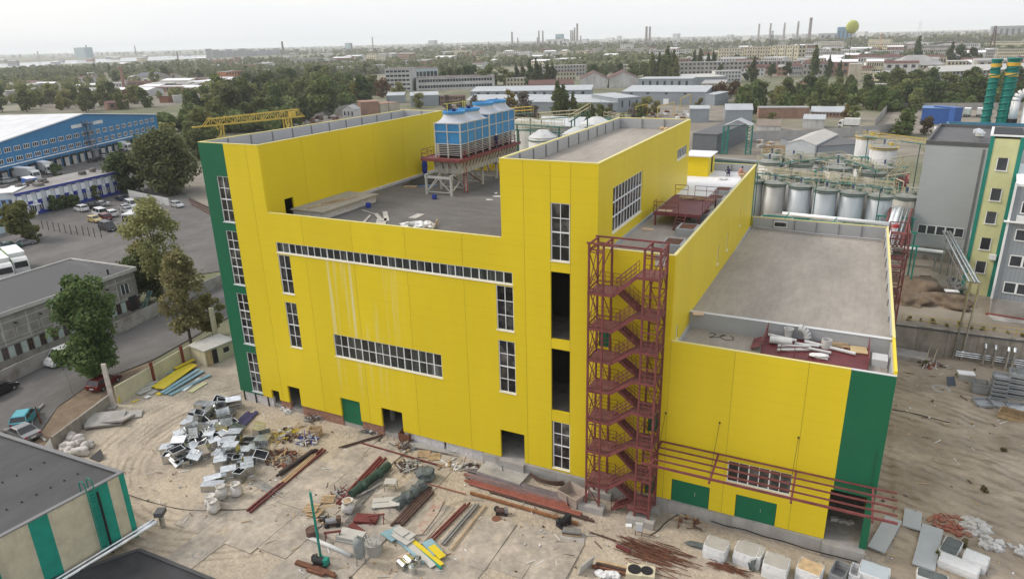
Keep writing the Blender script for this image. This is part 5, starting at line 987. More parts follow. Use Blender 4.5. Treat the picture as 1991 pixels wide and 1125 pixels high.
bars(ZB, (250, 772), (480, 530), 4, .26, .2, BRN, 'dark brown steel channel in the pile beside the tarp covered bench', 'brown channels by the bench')
bars(ZB, (482, 868), (730, 620), 2, .28, .13, CHAN, 'dark red steel bar lying alone on the paint stained slab', 'red bars on the stained slab')
bars(ZB, (565, 892), (780, 640), 2, .24, .15, GRB, 'grey steel bar beside the paint stained slab', 'grey bars by the stained slab')
bars(ZB, (600, 952), (838, 650), 1, .2, .1, WOOD, 'thin timber batten at the end of the stained slab row', None, 'timber', 'timber_batten')
bars(ZB, (750, 432), (1360, 600), 6, .24, .2, PGREY, 'grey violet pipe in the long pile by the concrete plinth', 'grey pipes by the plinth', 'pipe', 'steel_pipe', .4, True)
bars(ZB, (735, 468), (1440, 668), 5, .26, .22, PRED, 'red brown pipe in the long pile by the concrete plinth', 'red pipes by the plinth', 'pipe', 'steel_pipe', .5, True)
bars(ZB, (870, 540), (1558, 735), 2, .22, .14, BRN, 'dark bar along the edge of the long pipe pile', 'dark bars along the pipe pile')
bars(ZB, (725, 550), (1465, 765), 1, .2, .22, M('rail_orange_rust', (.22, .10, .045), .85, 0, .35, 2), 'long orange rusted rail in front of the pipe pile', None, 'rail', 'rusty_rail')
bars(ZB, (455, 492), (722, 562), 1, .2, .1, PRED, 'short red pipe between the tarp heap and the pipe pile', None, 'pipe', 'steel_pipe', .1, True)
bars(ZB, (10, 218), (540, 372), 1, .2, .12, CHAN, 'long red bar lying from the open gate past the scrap heap', None, 'bar', 'steel_bar')
bars(ZB, (735, 402), (1100, 505), 1, .2, .1, PRED, 'thin red pipe behind the grey pipe pile', None, 'pipe', 'steel_pipe', .1, True)
bars(ZA, (545, 1042), (750, 1112), 2, .2, .2, RUST, 'rusty beam lying near the tall green pole', 'rusty beams by the pole'); bars(ZA, (580, 1078), (705, 1118), 1, .2, .2, RUST, 'short rusty beam below the pair near the green pole', None)
bars(ZD, (285, 858), (425, 905), 1, .2, .09, BRN, 'thin dark bar on the sand near the pallet bench', None, 'bar', 'steel_bar')
# the long mixed rack pile
bars(ZA, (790, 690), (1030, 430), 3, .3, .18, CHAN, 'dark red frame bar at the back of the mixed steel pile', 'red bars in the mixed pile', stack=1)
b = MB(); p, q = V3(ZA(850, 655), .42), V3(ZA(1070, 480), .42); b.tube(p, q, .38, 10); b.blob(p + (q - p) * .3, (.6, .5, .42), 3, 2, .3); b.blob(p + (q - p) * .7, (.6, .5, .42), 6, 2, .3); tag(b.bd('wrapped_bundle', M('dark_green_wrap', (.03, .06, .045), .7, 0, .3, 2, bump=.6)), 'dark green wrapped bundle on the mixed steel pile', 'bundle')
bars(ZA, (815, 775), (1060, 510), 4, .18, .1, GRB, 'pale tube at the front of the mixed steel pile', 'pale tubes in the mixed pile', 'tube', 'steel_tube', .4, True); bars(ZA, (830, 800), (920, 690), 3, .2, .1, GRB, 'short pale tube beside the maroon sheet stack', 'short tubes by the maroon stack', 'tube', 'steel_tube', .2, True)
T = thing('lattice_truss', 'pale welded lattice truss lying beside the mixed steel pile', 'truss', V3(ZA(960, 620)), 0); p, q = V3(ZA(880, 660), .3) - T.location, V3(ZA(1040, 570), .3) - T.location; s = Vector((.3, .45, 0)); N_ = 10
for o_ in (s * 0, s): MB().beam(p + o_, q + o_, .07).bd('chord', GRB, T)
for k in range(N_): MB().beam(p + (q - p) * (k / N_) + s * (k % 2), p + (q - p) * ((k + 1) / N_) + s * (1 - k % 2), .05).bd('lacing', GRB, T)
# ---- small builders
def crate(name, label, cat, p, sz, rz, mat, slats=4, grp=None, loc=None):
    T = thing(name, label, cat, loc or V3(p), rz, grp); x, y, z = sz
    for k in range(slats):
        z0 = .1 + k * (z - .1) / slats; z1 = z0 + (z - .1) / slats - .05
        for s in (-1, 1): MB().box(-x / 2, s * y / 2 - .02, z0, x / 2, s * y / 2 + .02, z1).bd('slat', mat, T); MB().box(s * x / 2 - .02, -y / 2 + .022, z0, s * x / 2 + .02, y / 2 - .022, z1).bd('slat', mat, T)
    for sx in (-1, 1):
        for sy in (-1, 1): MB().box(sx * (x / 2 - .07) - .04, sy * (y / 2 - .07) - .04, 0, sx * (x / 2 - .07) + .04, sy * (y / 2 - .07) + .04, z).bd('corner_post', mat, T)
    MB().box(-x / 2 + .03, -y / 2 + .03, .06, x / 2 - .03, y / 2 - .03, .1).bd('floor', mat, T); return T
def pallet(label, p, rz, dz=0, grp=None, mat=WOOD):
    T = thing('pallet', label, 'pallet', V3(p, dz), rz, grp)
    for k in range(6): MB().cbox((0, -.5 + k * .2, .13), (1.2, .12, .03)).bd('slat', mat, T)
    for k in range(3): MB().cbox((-.5 + k * .5, 0, .06), (.1, 1.1, .1)).bd('bearer', mat, T)
    return T
pallet('light raw wood pallet on top of the pallet heap by the green pole', ZA(620, 735), .3, .35); pallet('lower pallet of the heap by the green pole', ZA(630, 745), .8, .0); pallet('middle pallet of the heap by the green pole', ZA(640, 750), .1, .17)
pallet('wooden pallet lying beside the bulk bag of scrap', ZA(715, 670), .5, .1); pallet('dark pallet under the one beside the bulk bag', ZA(720, 690), .9, -.05)
def sawhorse(p, label):
    T = thing('sawhorse', label, 'sawhorse', V3(p), .6); MB().beam((-.7, 0, .85), (.7, 0, .85), .14).bd('top_bar', RED, T)
    for x in (-.55, .55):
        for s in (-1, 1): MB().beam((x, 0, .8), (x * 1.05, s * .4, 0), .07).bd('leg', RED, T)
        MB().beam((x, -.2, .4), (x, .2, .4), .05).bd('tie', RED, T)
sawhorse(ZA(745, 900), 'red steel sawhorse beside the grey board stack'); sawhorse(ZA(1000, 800), 'dark red steel trestle beside the maroon sheet stack')
def stack(label, p, sz, rz, n, mat, cat='board stack', name='board_stack', dz=0):
    T = thing(name, label, cat, V3(p, dz), rz); t = sz[2] / n
    for k in range(n): MB().cbox((ru(-.04, .04), ru(-.04, .04), t * (k + .5) + .04), (sz[0], sz[1], t * .9), ru(-.02, .02)).bd('sheet', mat[k % len(mat)] if isinstance(mat, list) else mat, T)
    return T
SHG = M('pale_grey_sheet', (.42, .41, .385), .8, 0, .1, 1, rnd=.08); SHB = M('blue_grey_sheet', (.20, .33, .38), .6, 0, .12, rnd=.1); SHY = M('yellow_sheet', (.60, .47, .03), .5, 0, .06, rnd=.06)
stack('stack of pale grey boards on a pallet beside the grey pressure tank', ZA(850, 895), (2.2, 1.2, .55), .15, 5, SHG); stack('maroon sheet stack beside the short tubes', ZA(935, 785), (2.0, 1.1, .3), .35, 3, CHAN); stack('small red steel plates below the maroon sheet stack', ZA(880, 840), (1.6, .5, .25), -.3, 2, CHAN)
# pressure tank
TNK = M('tank_grey_green', (.19, .21, .205), .6, 0, .15, 1.5)
T = thing('pressure_tank', 'upright grey pressure tank on thin legs beside the board stack', 'tank', V3(ZA(905, 1035))); MB().lathe([(.05, .55), (.3, .62), (.45, .85), (.45, 2.15), (.3, 2.4), (.05, 2.47)], 20).bd('vessel', TNK, T, smooth=True); MB().lathe([(.47, 1.2), (.47, 1.27)], 20).bd('band', TNK, T); MB().tube((0, 0, 2.45), (0, 0, 2.65), .08, 8).bd('nozzle', TNK, T); MB().tube((.45, 0, 1.6), (.6, 0, 1.6), .06, 8).bd('nozzle', TNK, T)
for k in range(3): a = k * 2.1 + .4; MB().tube((.36 * math.cos(a), .36 * math.sin(a), .8), (.42 * math.cos(a), .42 * math.sin(a), 0), .04, 6).bd('leg', TNK, T)
def drum(label, p, r, h, mat, lean=False, scrap=None):
    T = thing('drum', label, 'drum', V3(p)); b = MB().lathe([(r, 0), (r, h), (r - .04, h), (r - .04, .1)], 20); b.bd('shell', mat, T, smooth=False); MB().lathe([(r + .02, h - .08), (r + .02, h - .02)], 20).bd('rim', mat, T)
    if scrap: 
        for k in range(9): a = ru(0, 6); MB().beam((.3 * r * math.cos(a), .3 * r * math.sin(a), .2), (.9 * r * math.cos(a), .9 * r * math.sin(a), h + ru(.2, .7)), .07).bd('offcut', scrap, T)
    return T
drum('wide open grey drum full of offcuts beside the pressure tank', ZA(985, 965), .72, 1.0, M('drum_grey', (.33, .32, .30), .6, .2), scrap=PIP)
drum('dark rusty drum behind the tall green pole', ZA(625, 880), .5, .8, BRN)
b = MB().tube(V3(ZA(600, 890), .2), V3(ZA(850, 998), .2), .19, 12); tag(b.bd('white_tube', PIP, smooth=True), 'long fat white tube lying between the pole and the tank', 'tube')
# tall green pole with machine at its foot
p = V3(ZA(672, 1000)); T = thing('green_pole', 'tall teal painted steel pole leaning by the rusty beams', 'pole', p); MB().tube((0, 0, 0), (-.35, .2, 5.9), .1, 10).bd('shaft', TEAL, T); MB().lathe([(.25, 0), (.25, .06)], 10).bd('base_plate', TEAL, T)
def machine(label, p, body, acc, rz=0, s=1):
    T = thing('site_machine', label, 'machine', V3(p), rz); T.scale = (s, s, s); MB().tube((-.5, 0, .55), (.45, 0, .55), .28, 12).bd('motor', body, T); MB().cbox((.1, 0, .22), (1.2, .6, .1)).bd('base', BRN, T); MB().cbox((.55, 0, .6), (.35, .5, .5)).bd('gearbox', acc, T); MB().blob((-.5, .1, .7), (.3, .3, .3), 3, 1, .5).bd('engine', BLK, T); MB().tube((-.3, 0, .8), (-.3, 0, 1.15), .05, 8).bd('stack', STEEL, T)
    for x in (-.4, .5): MB().tube((x, -.36, .18), (x, .36, .18), .18, 12).bd('wheel', TIRE, T)
machine('small machine with green drum at the foot of the green pole', ZA(670, 1050), BLK, TEAL, .2); machine('small compressor with bent frame beside the light pallets', ZA(740, 815), GRB, BRN, .6); machine('black standing engine at the end of the orange rail', ZB(1370, 765), BLK, BLK, 1.2, 1.0); machine('little motor with flat disc wheel on the open slab', ZB(950, 690), BRN, GRB, .4, .8)
b = MB().lathe([(.4, 0), (.4, .12), (.12, .14)], 16, tuple(V3(ZB(918, 725)))); tag(b.bd('disc_wheel', RUST), 'rusty disc wheel lying beside the little motor', 'wheel')
stack('low timber bench on a concrete plate beside the standing engine', ZB(1425, 830), (1.5, .6, .4), .25, 3, [WOOD, BRN, GRB], 'bench', 'timber_bench', .08); tag(MB().cbox(V3(ZB(1430, 850), .03), (2.0, 1.3, .1), .25).bd('concrete_plate', CONC), 'concrete plate under the low timber bench', 'plate')
# metal tables, tarp covered bench, tarp heap
def table(label, p, L, W_, h, rz, mat):
    T = thing('steel_table', label, 'table', V3(p), rz); MB().cbox((0, 0, h), (L, W_, .06)).bd('top', mat, T)
    for x in (-1, 1):
        for y in (-1, 1): MB().beam((x * (L / 2 - .08), y * (W_ / 2 - .08), h), (x * (L / 2 - .02), y * (W_ / 2 - .02), 0), .05).bd('leg', GRB, T)
    MB().beam((-L / 2 + .1, 0, .3), (L / 2 - .1, 0, .3), .04).bd('stretcher', GRB, T); return T
table('pale steel frame table between the mixed pile and the slabs', ZA(1082, 600), 1.1, .9, .85, .4, SHG); table('small steel table at the end of the tarp covered bench', ZB(235, 665), .9, .8, .8, .6, SHG); table('pale low table top lying near the mixed pile', ZA(1060, 690), 2.6, 1.4, .25, .55, SHG)
TARP = M('grey_green_tarp', (.09, .105, .105), .6, 0, .25, 1.5, bump=.6, bscale=3)
p, q = V3(ZB(270, 640), .5), V3(ZB(410, 530), .5); b = MB(); [b.blob(p + (q - p) * t, (.62, .7, .55), int(t * 10), 2, .3) for t in (0, .33, .66, 1)]; tag(b.bd('tarp_bench', TARP), 'long heap under a dark grey tarp beside the brown channels', 'tarp heap')
b = MB(); b.blob(V3(ZB(440, 450), .5), (1.0, .8, .75), 4, 3, .25); tag(b.bd('tarp_stack', TARP), 'square stack under a grey tarp near the scrap fittings', 'tarp stack')
def junk(label, p, r, n, mats, h=.5, seed=1, cat='scrap heap', name='scrap_heap', rods=True):
    rr = random.Random(seed); P = V3(p); b = MB()
    for k in range(n):
        a, d = rr.uniform(0, 6.28), r * math.sqrt(rr.random()); c = P + Vector((d * math.cos(a), d * math.sin(a) * .8, .08 + h * rr.random() * (1 - d / r))); b.cur = k % len(mats)
        if rods and k % 2: e = Vector((rr.uniform(-1, 1), rr.uniform(-1, 1), rr.uniform(-.1, .5))).normalized() * rr.uniform(.3, .9); b.beam(c - e * .5, c + e, rr.uniform(.04, .1))
        else: b.cbox(c, (rr.uniform(.15, .5), rr.uniform(.1, .4), rr.uniform(.06, .3)), rr.uniform(0, 3))
    o = tag(b.bd(name, mats, off=tuple(P)), label, cat); o['kind'] = 'stuff'; return o
junk('loose heap of pipe fittings and grey scrap on the sand', ZB(335, 370), 1.2, 60, [GRB, BRN, SHG], .6, 2); junk('long scrap heap with rods beside the duct stack', ZA(440, 420), 1.9, 90, [BRN, GRB, RUST, WOOD], .5, 3); junk('scrap heap of yellow offcuts and boards behind the duct stack', ZA(455, 290), 1.9, 80, [SHG, SHY, BRN, WOOD], .5, 4)
junk('rubbish heap with blue rags by the wall near the gates', ZA(590, 320), 1.2, 60, [SHG, NAVY, BRN, WHTP], .7, 5); junk('scrap of bent pipes below the brick plinth', ZA(640, 190), 1.3, 40, [GRB, BRN], .4, 6); junk('white debris in front of the small doorway', ZA(480, 140), .8, 40, [WHTP, SHG], .5, 7, 'debris'); junk('grey rubble at the brick plinth beside the open gate', ZA(970, 255), 1.1, 40, [TARP, SHG, BRN], .5, 8)
junk('scrap heap of rods beside the white brick plinth', ZB(300, 240), 1.0, 50, [BRN, GRB, WOOD], .6, 9); junk('offcuts in the dirt at the plinth behind the pipes', ZB(745, 370), .9, 30, [CONC, SHG, BRN], .4, 10); junk('scattered small rubbish along the pipe pile', ZB(620, 360), 1.1, 26, [SHG, WOOD, WHTP], .15, 12, 'debris')
junk('small scrap near the lattice truss foot', ZA(690, 790), .9, 34, [GRB, WOOD, BRN], .3, 13); junk('rubbish between the pallets and the bulk bag', ZA(790, 640), 1.0, 40, [CHAN, SHG, GRB], .3, 14)
b = MB(); [b.poly(*[V3(ZB(*q), .12) for q in quad]) for quad in [[(248, 985), (330, 950), (335, 968), (290, 995)]]]; tag(b.bd('pink_board', M('pinkish_board', (.5, .38, .34), .8)), 'pale pink broken board beside the round duct pieces', 'board')
crate('wooden_crate', 'tall wooden crate standing by the rubbish heap near the gates', 'crate', ZA(640, 285), (1.2, .9, .9), .4, WOOD); crate('steel_cage', 'rusty open steel cage beside the open gate', 'cage', ZB(312, 200), (1.2, .9, 1.2), .1, RUST, 2)
bars(ZB, (310, 225), (650, 290), 5, .16, .12, M('aluminium_profile', (.42, .41, .39), .5, .3), 'pale profile in the long stack along the white brick plinth', 'pale profiles by the plinth', 'profile', 'steel_profile', .4, stack=1, h=.1); pallet('wooden pallet below the pale profiles', ZB(430, 290), .3, 0, 'pallets by the plinth'); pallet('broken wooden pallet below the pale profiles', ZB(500, 310), .5, 0, 'pallets by the plinth')
tag(MB().cbox(V3(ZB(975, 415), .2), (4.6, 2.6, .35), -.05).bd('concrete_slab', CONC), 'thick loose concrete slab lying between the gate and the pipes', 'slab')
for r_, z in ((1.0, .15), (1.25, .5)):
    b = MB(); c = V3(ZB(1240, 480), z) + Vector((.2, 1.6, 0)); pts = [c + Vector((2.4 * math.sin(t), -1.6 * math.cos(t) * r_, 0)) for t in np.linspace(-.75, .75, 9)]; [b.beam(p, q, .08, .35) for p, q in zip(pts, pts[1:])]; tag(b.bd('curved_girder', BRN), 'curved brown steel girder standing against the plinth beside the container', 'girder', 'curved girders')
T = thing('open_container', 'beige open top steel skip leaning at the stair footing', 'skip', V3(ZB(1435, 600)), -.35); SK = M('skip_beige', (.36, .30, .255), .7, 0, .2)
MB().box(-1.0, -.75, .05, 1.0, .75, .1).bd('floor', SK, T); MB().add([(-1, -.75, .1), (1, -.75, .1), (1.15, -.9, 1.1), (-1.15, -.9, 1.1)], [(0, 1, 2, 3)]).bd('side', SK, T); MB().add([(-1, .75, .1), (1, .75, .1), (1.15, .9, 1.1), (-1.15, .9, 1.1)], [(0, 1, 2, 3)]).bd('side', SK, T)
for s in (-1, 1): MB().add([(s * 1, -.75, .1), (s * 1, .75, .1), (s * 1.15, .9, 1.1), (s * 1.15, -.9, 1.1)], [(0, 1, 2, 3)]).bd('end', SK, T)
MB().beam((-1.15, -.9, 1.1), (1.15, -.9, 1.1), .08).bd('rim', SK, T); MB().beam((0, -.85, .1), (0, -.93, 1.1), .1).bd('rib', SK, T)
# sandwich panel offcuts: pile in the yard centre
for a, l, w, z, rz, m in [((330, 900), 5.2, 1.0, .06, -.38, SHB), ((450, 960), 4.0, .35, .16, -.36, SHY), ((360, 930), 5.6, .5, .12, -.40, SHG), ((290, 870), 1.9, .9, .32, -.25, SHG), ((310, 850), 1.6, .8, .42, -.2, SHG), ((280, 840), 1.3, .7, .52, -.3, SHG), ((490, 930), 1.9, .9, .22, -.5, SHB), ((520, 965), 1.7, .6, .3, -.45, SHY), ((200, 850), 1.5, .7, .2, -.3, SHB), ((470, 1000), 3.0, .2, .1, -.38, TEAL)]:
    tag(MB().cbox(V3(ZB(*a), z + .08), (l, w, .09), rz).bd('sandwich_panel', m), {SHB: 'blue grey', SHY: 'yellow', SHG: 'pale grey', TEAL: 'teal'}[m] + ' sheet in the mixed panel pile near the round duct pieces', 'panel', 'mixed panel pile')
for a, b_ in [((290, 1050), 'lying'), ((335, 1020), 'lying'), ((390, 1030), 'up'), ((355, 1085), 'up')]:
    P = V3(ZB(*a)); m = MB()
    if b_ == 'up': m.lathe([(.33, 0), (.33, .65), (.30, .65), (.30, .05)], 18, tuple(P))
    else: m.tube(P + Vector((-.35, .1, .34)), P + Vector((.4, -.2, .34)), .34, 18, cap=True)
    tag(m.bd('round_duct', STEEL, smooth=False), ('standing' if b_ == 'up' else 'lying') + ' round galvanised duct piece by the mixed panel pile', 'duct', 'round duct pieces')
# paint stain on slabs is flat print: thin red sheet
STN = M('red_paint_stain', (.38, .33, .27), .9, 0, .2, 1.6, col2=(.30, .15, .12), thr=(.45, .72))
b = MB(); b.poly(*[Vector((ZB(*q).x, ZB(*q).y, Z0 + .118)) for q in [(505, 610), (570, 600), (520, 700), (420, 830), (360, 835), (400, 760)]]); tag(b.bd('paint_stain', STN), 'blotchy red primer stain on the concrete slabs', 'stain')
# ---- pile of yellow and blue sandwich panels by the cream wall
ZF = zoom(190, 600, 5.625)
for i, (a, c, w, z, m) in enumerate([((680, 905), (1050, 640), 1.3, .42, SHY), ((640, 880), (1020, 620), 1.2, .3, SHY), ((735, 945), (1160, 690), .5, .2, SHB), ((790, 950), (1230, 730), .55, .12, SHB), ((700, 940), (1110, 680), .5, .28, SHB), ((940, 905), (1110, 770), .35, .1, WHT), ((1010, 915), (1180, 810), .7, .08, M('cream_sheet', (.55, .53, .3), .6)), ((850, 690), (1060, 590), .5, .5, SHY), ((500, 860), (660, 810), .8, .3, SHG), ((590, 800), (720, 740), .3, .35, SHY), ((230, 1035), (440, 900), .2, .35, SHY), ((440, 940), (580, 880), .9, .12, SHG), ((480, 905), (640, 840), .7, .18, SHG), ((370, 1030), (450, 1000), .25, .06, SHY), ((560, 940), (640, 900), .8, .1, SHG), ((520, 985), (570, 960), .6, .12, WHTP), ((640, 760), (820, 690), .9, .2, SHB), ((415, 880), (550, 800), .1, .55, M('mint_sheet', (.25, .36, .31), .6)), ((650, 930), (700, 940), .5, .1, SHY)]):
    p, q = V3(ZF(*a), z), V3(ZF(*c), z); h_ = .6 if w < .25 else .09; q.z = p.z = p.z + (.1 if h_ > .1 else 0); b = MB().beam(p, q, max(w, .1), h_)
    tag(b.bd('sandwich_panel', m), {'yellow_sheet': 'long yellow cladding sheet', 'blue_grey_sheet': 'blue grey sandwich sheet', 'pale_grey_sheet': 'pale grey board', 'white_frame': 'white profile', 'cream_sheet': 'cream sheet', 'white_plastic': 'white foam block', 'mint_sheet': 'mint green sheet'}[m.name] + ' in the pile along the cream wall', 'panel', 'panel pile by the cream wall')
# ---- tipped concrete slabs and rubbish sacks
ZG = zoom(0, 690, 5.357)
for a, s, rz, tx, z, l in [((1110, 700), (3.6, 2.6, .22), .75, .12, .45, 'large tipped concrete slab on the slab pile'), ((1200, 690), (3.4, 2.2, .2), .4, -.2, .3, 'lower concrete slab leaning in the slab pile'), ((1340, 640), (2.8, 1.6, .2), .8, .05, .18, 'flat concrete slab at the far end of the slab pile'), ((1110, 560), (2.2, .8, .2), .6, .0, .12, 'narrow concrete slab along the low wall'), ((850, 750), (2.4, .5, .5), .55, .0, .25, 'squared concrete beam lying before the low wall'), ((930, 680), (1.6, .7, .15), .6, 0, .1, 'small concrete slab beside the squared beam')]:
    o = MB().cbox((0, 0, 0), s, 0).bd('concrete_slab', CONC); o.location = V3(ZG(*a), z); o.rotation_euler = (tx, tx * .6, rz); tag(o, l, 'slab')
SACK = M('sack_white', (.46, .43, .41), .85, 0, .15, 2, bump=.8, rnd=.15); sm = MB().blob((0, 0, .22), (.5, .38, .28), 3, 2, .35).mesh('rubbish_sack', SACK, smooth=True)
random.seed(9)
for k in range(26): a = (640 + ru(0, 320), 900 + ru(0, 150)); o = link('rubbish_sack', sm, None, V3(ZG(*a), random.choice((0, 0, .25))), ru(0, 3), [ru(.8, 1.3)] * 3); tag(o, 'pale rubbish sack in the heap behind the tarred roof edge', 'sack', 'heap of rubbish sacks')
o = link('rubbish_sack', sm, None, V3(ZG(715, 870)), .4, (2.0, 1.6, 1.6)); tag(o, 'big grey plastic sack above the rubbish sack heap', 'sack'); b = MB(); b.poly(*[V3(ZG(*q), z) for q, z in (((930, 1080), .1), ((1060, 1020), .5), ((1090, 1080), .3), ((1030, 1115), .05))]); tag(b.bd('black_board', BLK), 'black board lying at the end of the rubbish sack heap', 'board')
tag(MB().lathe([(.55, 0), (.55, .05), (.4, .06), (.38, .02)], 18, tuple(V3(ZC(978, 1005), .02))).bd('manhole_cover', CONC), 'round concrete manhole cover in the sandy yard', 'manhole')
# ---- wrapped pallets of stone slabs
WRAP = M('white_wrap', (.60, .61, .62), .4, 0, .08, 2, bump=.6, bscale=5); STN2 = M('slab_top', (.37, .355, .325), .85, 0, .1, 1)
def wrapped(p, label, sz=(1.7, 1.5, 1.15), rz=-.12, torn=0, topm=None):
    T = thing('wrapped_pallet', label, 'wrapped pallet', V3(p), rz); x, y, z = sz; b = MB(); ring = []
    for zz, e in ((.0, 0), (z * .5, .04), (z, 0), (z + .015, -.05)):
        r_ = []
        for i in range(24):
            a = 2 * math.pi * i / 24; c, s = math.cos(a), math.sin(a); m_ = (abs(c) ** 14 + abs(s) ** 14) ** (1 / 14); r_.append(((x / 2 + e) * c / m_ + ru(-.02, .02), (y / 2 + e) * s / m_ + ru(-.02, .02), zz))
        ring.append(r_)
    b.add([q for r_ in ring for q in r_], [(j * 24 + i, j * 24 + (i + 1) % 24, (j + 1) * 24 + (i + 1) % 24, (j + 1) * 24 + i) for j in range(3) for i in range(24)]); b.bd('wrap', WRAP, T)
    MB().box(-x / 2 + .06, -y / 2 + .06, .02, x / 2 - .06, y / 2 - .06, z + .005).bd('load', topm or STN2, T)
    if torn:
        b = MB()
        for k in range(torn): b.blob((x / 2 - .1 - .2 * k, -y / 2 - .05 + .1 * k, z * .5 - .2 * k), (.22, .15, .5), k, 2, .5)
        b.bd('torn_wrap', TARP if torn < 3 else WHTP, T)
    return T
wrapped(ZD(1025, 985), 'neatly wrapped pallet of grey slabs first in the row'); wrapped(ZD(1200, 1020), 'wrapped pallet with a torn grey sheet hanging off its corner', torn=2); wrapped(ZE(22, 1040), 'wrapped pallet between the torn sheet one and the tall one', rz=-.15); wrapped(ZE(135, 1100), 'tall wrapped pallet with plain grey top', (1.75, 1.6, 1.2), -.1); wrapped(ZE(290, 1120), 'wrapped pallet ripped open with brown straps', (1.7, 1.5, 1.1), -.2, 3, WOOD)
crate('slab_frame', 'grey slabs standing upright in a frame beside the ripped pallet', 'slab rack', ZE(425, 1125), (1.0, 1.7, 1.0), -.25, M('slate_grey', (.22, .23, .24), .7), 3); crate('ribbed_crate', 'white ribbed plastic crate beside the upright slabs', 'crate', ZE(500, 1125), (.7, 1.4, .9), -.15, WRAP, 5); wrapped(ZE(585, 1130), 'pallet with flat pale blue slab top at the row end', (2.0, 1.6, .95), -.12, 0, M('pale_blue_slab', (.42, .47, .5), .7))
for a, L, W_, rz, l in [((640, 930), 4.9, 1.25, 1.30, 'long grey panel lying by the green building corner'), ((765, 860), 2.6, 1.3, 1.48, 'short grey panel lying on the dirt near the green corner'), ((838, 985), 5.6, 1.5, 1.40, 'longest grey panel lying on blocks near the wrapped bundles')]:
    T = thing('panel_stack', l, 'panel', V3(ZE(*a)), rz); MB().cbox((0, 0, .3), (L, W_, .12)).bd('panel', SHP if False else M('blue_grey_panel', (.36, .385, .41), .5, 0, .06), T); [MB().cbox((x, 0, .12), (.25, W_ + .2, .24)).bd('bearer', WOOD, T) for x in (-L / 2 + .4, 0, L / 2 - .4)]
wrapped(ZE(940, 1000), 'open topped white wrapped tub with grey cloth inside', (2.3, 1.2, .6), 1.25, 0, TARP); wrapped(ZE(975, 1085), 'white wrapped bundle below the tub of grey cloth', (2.6, 1.3, .7), -.25, 0, WRAP); wrapped(ZE(1050, 1070), 'smaller white wrapped bundle stacked beside the larger one', (1.6, 1.3, .9), -.3, 0, WRAP); wrapped(ZE(855, 1130), 'white framed box at the frame edge below the longest panel', (2.0, 1.1, .5), -.1, 0, TARP)
BLKS = M('white_block', (.50, .49, .48), .9, 0, .15, 3, rnd=.15); bkm = MB().box(-.3, -.15, -.1, .3, .15, .1).mesh('block', BLKS)
for (a, n, r, l) in [((1055, 890), 46, 1.1, 'mound of white building blocks beside the red brick rubble'), ((1130, 970), 30, .9, 'smaller mound of white building blocks'), ((1255, 1005), 14, .7, 'low scatter of white blocks at the edge')]:
    T = thing('block_mound', l, 'block mound', V3(ZE(*a)))
    for k in range(n):
        t = ru(0, 6.28); d = r * math.sqrt(random.random()); o = link('block', bkm, T, (d * math.cos(t), d * math.sin(t), .12 + .7 * (1 - d / r) * random.random() * (r / 1.1)), ru(0, 3)); o.rotation_euler.x = ru(-.5, .5)
junk('red broken brick rubble on the dirt', ZE(945, 880), 1.6, 110, [PRED, BRKR], .12, 21, 'rubble', 'brick_rubble', False)
for k in range(3): tag(MB().cbox(V3(ZE(395 + k * 36, 940 + k * 8), .6 if False else .2) + Vector((0, .9, 1.05)), (.6, .3, .35), .3 + k * .2).bd('white_block', BLKS), 'white block lying on the sill of the dark gateway', 'block', 'blocks in the dark gateway')
# ---- rebar, junk at the bottom edge, box, hoses
def rebar(label, zf, c0, c1, spread, n, seed, lab=None):
    rr = random.Random(seed); b = MB(); a, c = zf(*c0), zf(*c1); d = (c - a).normalized(); s = Vector((-d.y, d.x, 0)); L = (c - a).length
    for k in range(n):
        p = V3(a + d * L * rr.uniform(-.05, .5) + s * rr.gauss(0, spread), .04 + .2 * rr.random()); e = (d + s * rr.gauss(0, .12)).normalized(); q = p + e * L * rr.uniform(.25, .55); q.z = gh(q.x, q.y) + .04 + .15 * rr.random(); b.beam(p, q, .035)
    o = tag(b.bd('rebar_heap', RUST), label, 'rebar heap'); o['kind'] = 'stuff'
rebar('spread heap of rusty reinforcing bars on the sand', ZD, (450, 900), (900, 1050), .5, 70, 1); rebar('dense rusty wire bundle below the torn sheet pallet', ZD, (980, 1035), (1250, 1115), .18, 50, 2); rebar('loose thin rusty rods in front of the rebar heap', ZD, (480, 960), (950, 1110), 1.0, 45, 3)
bars(ZD, (330, 1050), (520, 1095), 3, .3, .2, [RUST, BRN, WOOD], 'rusty beam in the junk row at the bottom of the yard', 'junk row beams')
T = thing('electric_box', 'pale grey electrical cabinet on thin legs in front of the stair', 'electrical box', V3(ZD(575, 870)), .2); MB().box(-.3, -.15, .5, .3, .15, 1.2).bd('cabinet', SHG, T); [MB().tube((x, 0, 0), (x, 0, .5), .03, 6).bd('leg', BLK, T) for x in (-.25, .25)]; MB().box(-.27, -.165, .55, .27, -.152, 1.15).bd('door', GREYC, T)
for a, r in (((550, 1100), .5), ((622, 1108), .45)): T = thing('fan_unit', 'square fan unit with round dark grille in the junk row', 'fan unit', V3(ZD(*a)), .2, 'fan units in the junk row'); MB().cbox((0, 0, .25), (1.2, 1.2, .5)).bd('case', CREAM, T); MB().lathe([(r, .5), (r, .56), (r - .06, .52)], 18).bd('grille', BLK, T)
b = MB(); [b.blob(V3(ZD(350 + k * 30, 1105 + (k % 2) * 10), .2), (.4, .3, .25), k, 2, .4) for k in range(4)]; tag(b.bd('white_sheet_heap', WHTP), 'white plastic sheet heap beside the fan units', 'plastic heap'); o = MB().cbox((0, 0, .5), (1.6, .08, 1.1)).bd('leaning_sheet', SHG); o.location = V3(ZD(262, 1070)); o.rotation_euler = (.25, 0, 1.2); tag(o, 'pale grey sheet leaning at the sand heap edge', 'sheet')
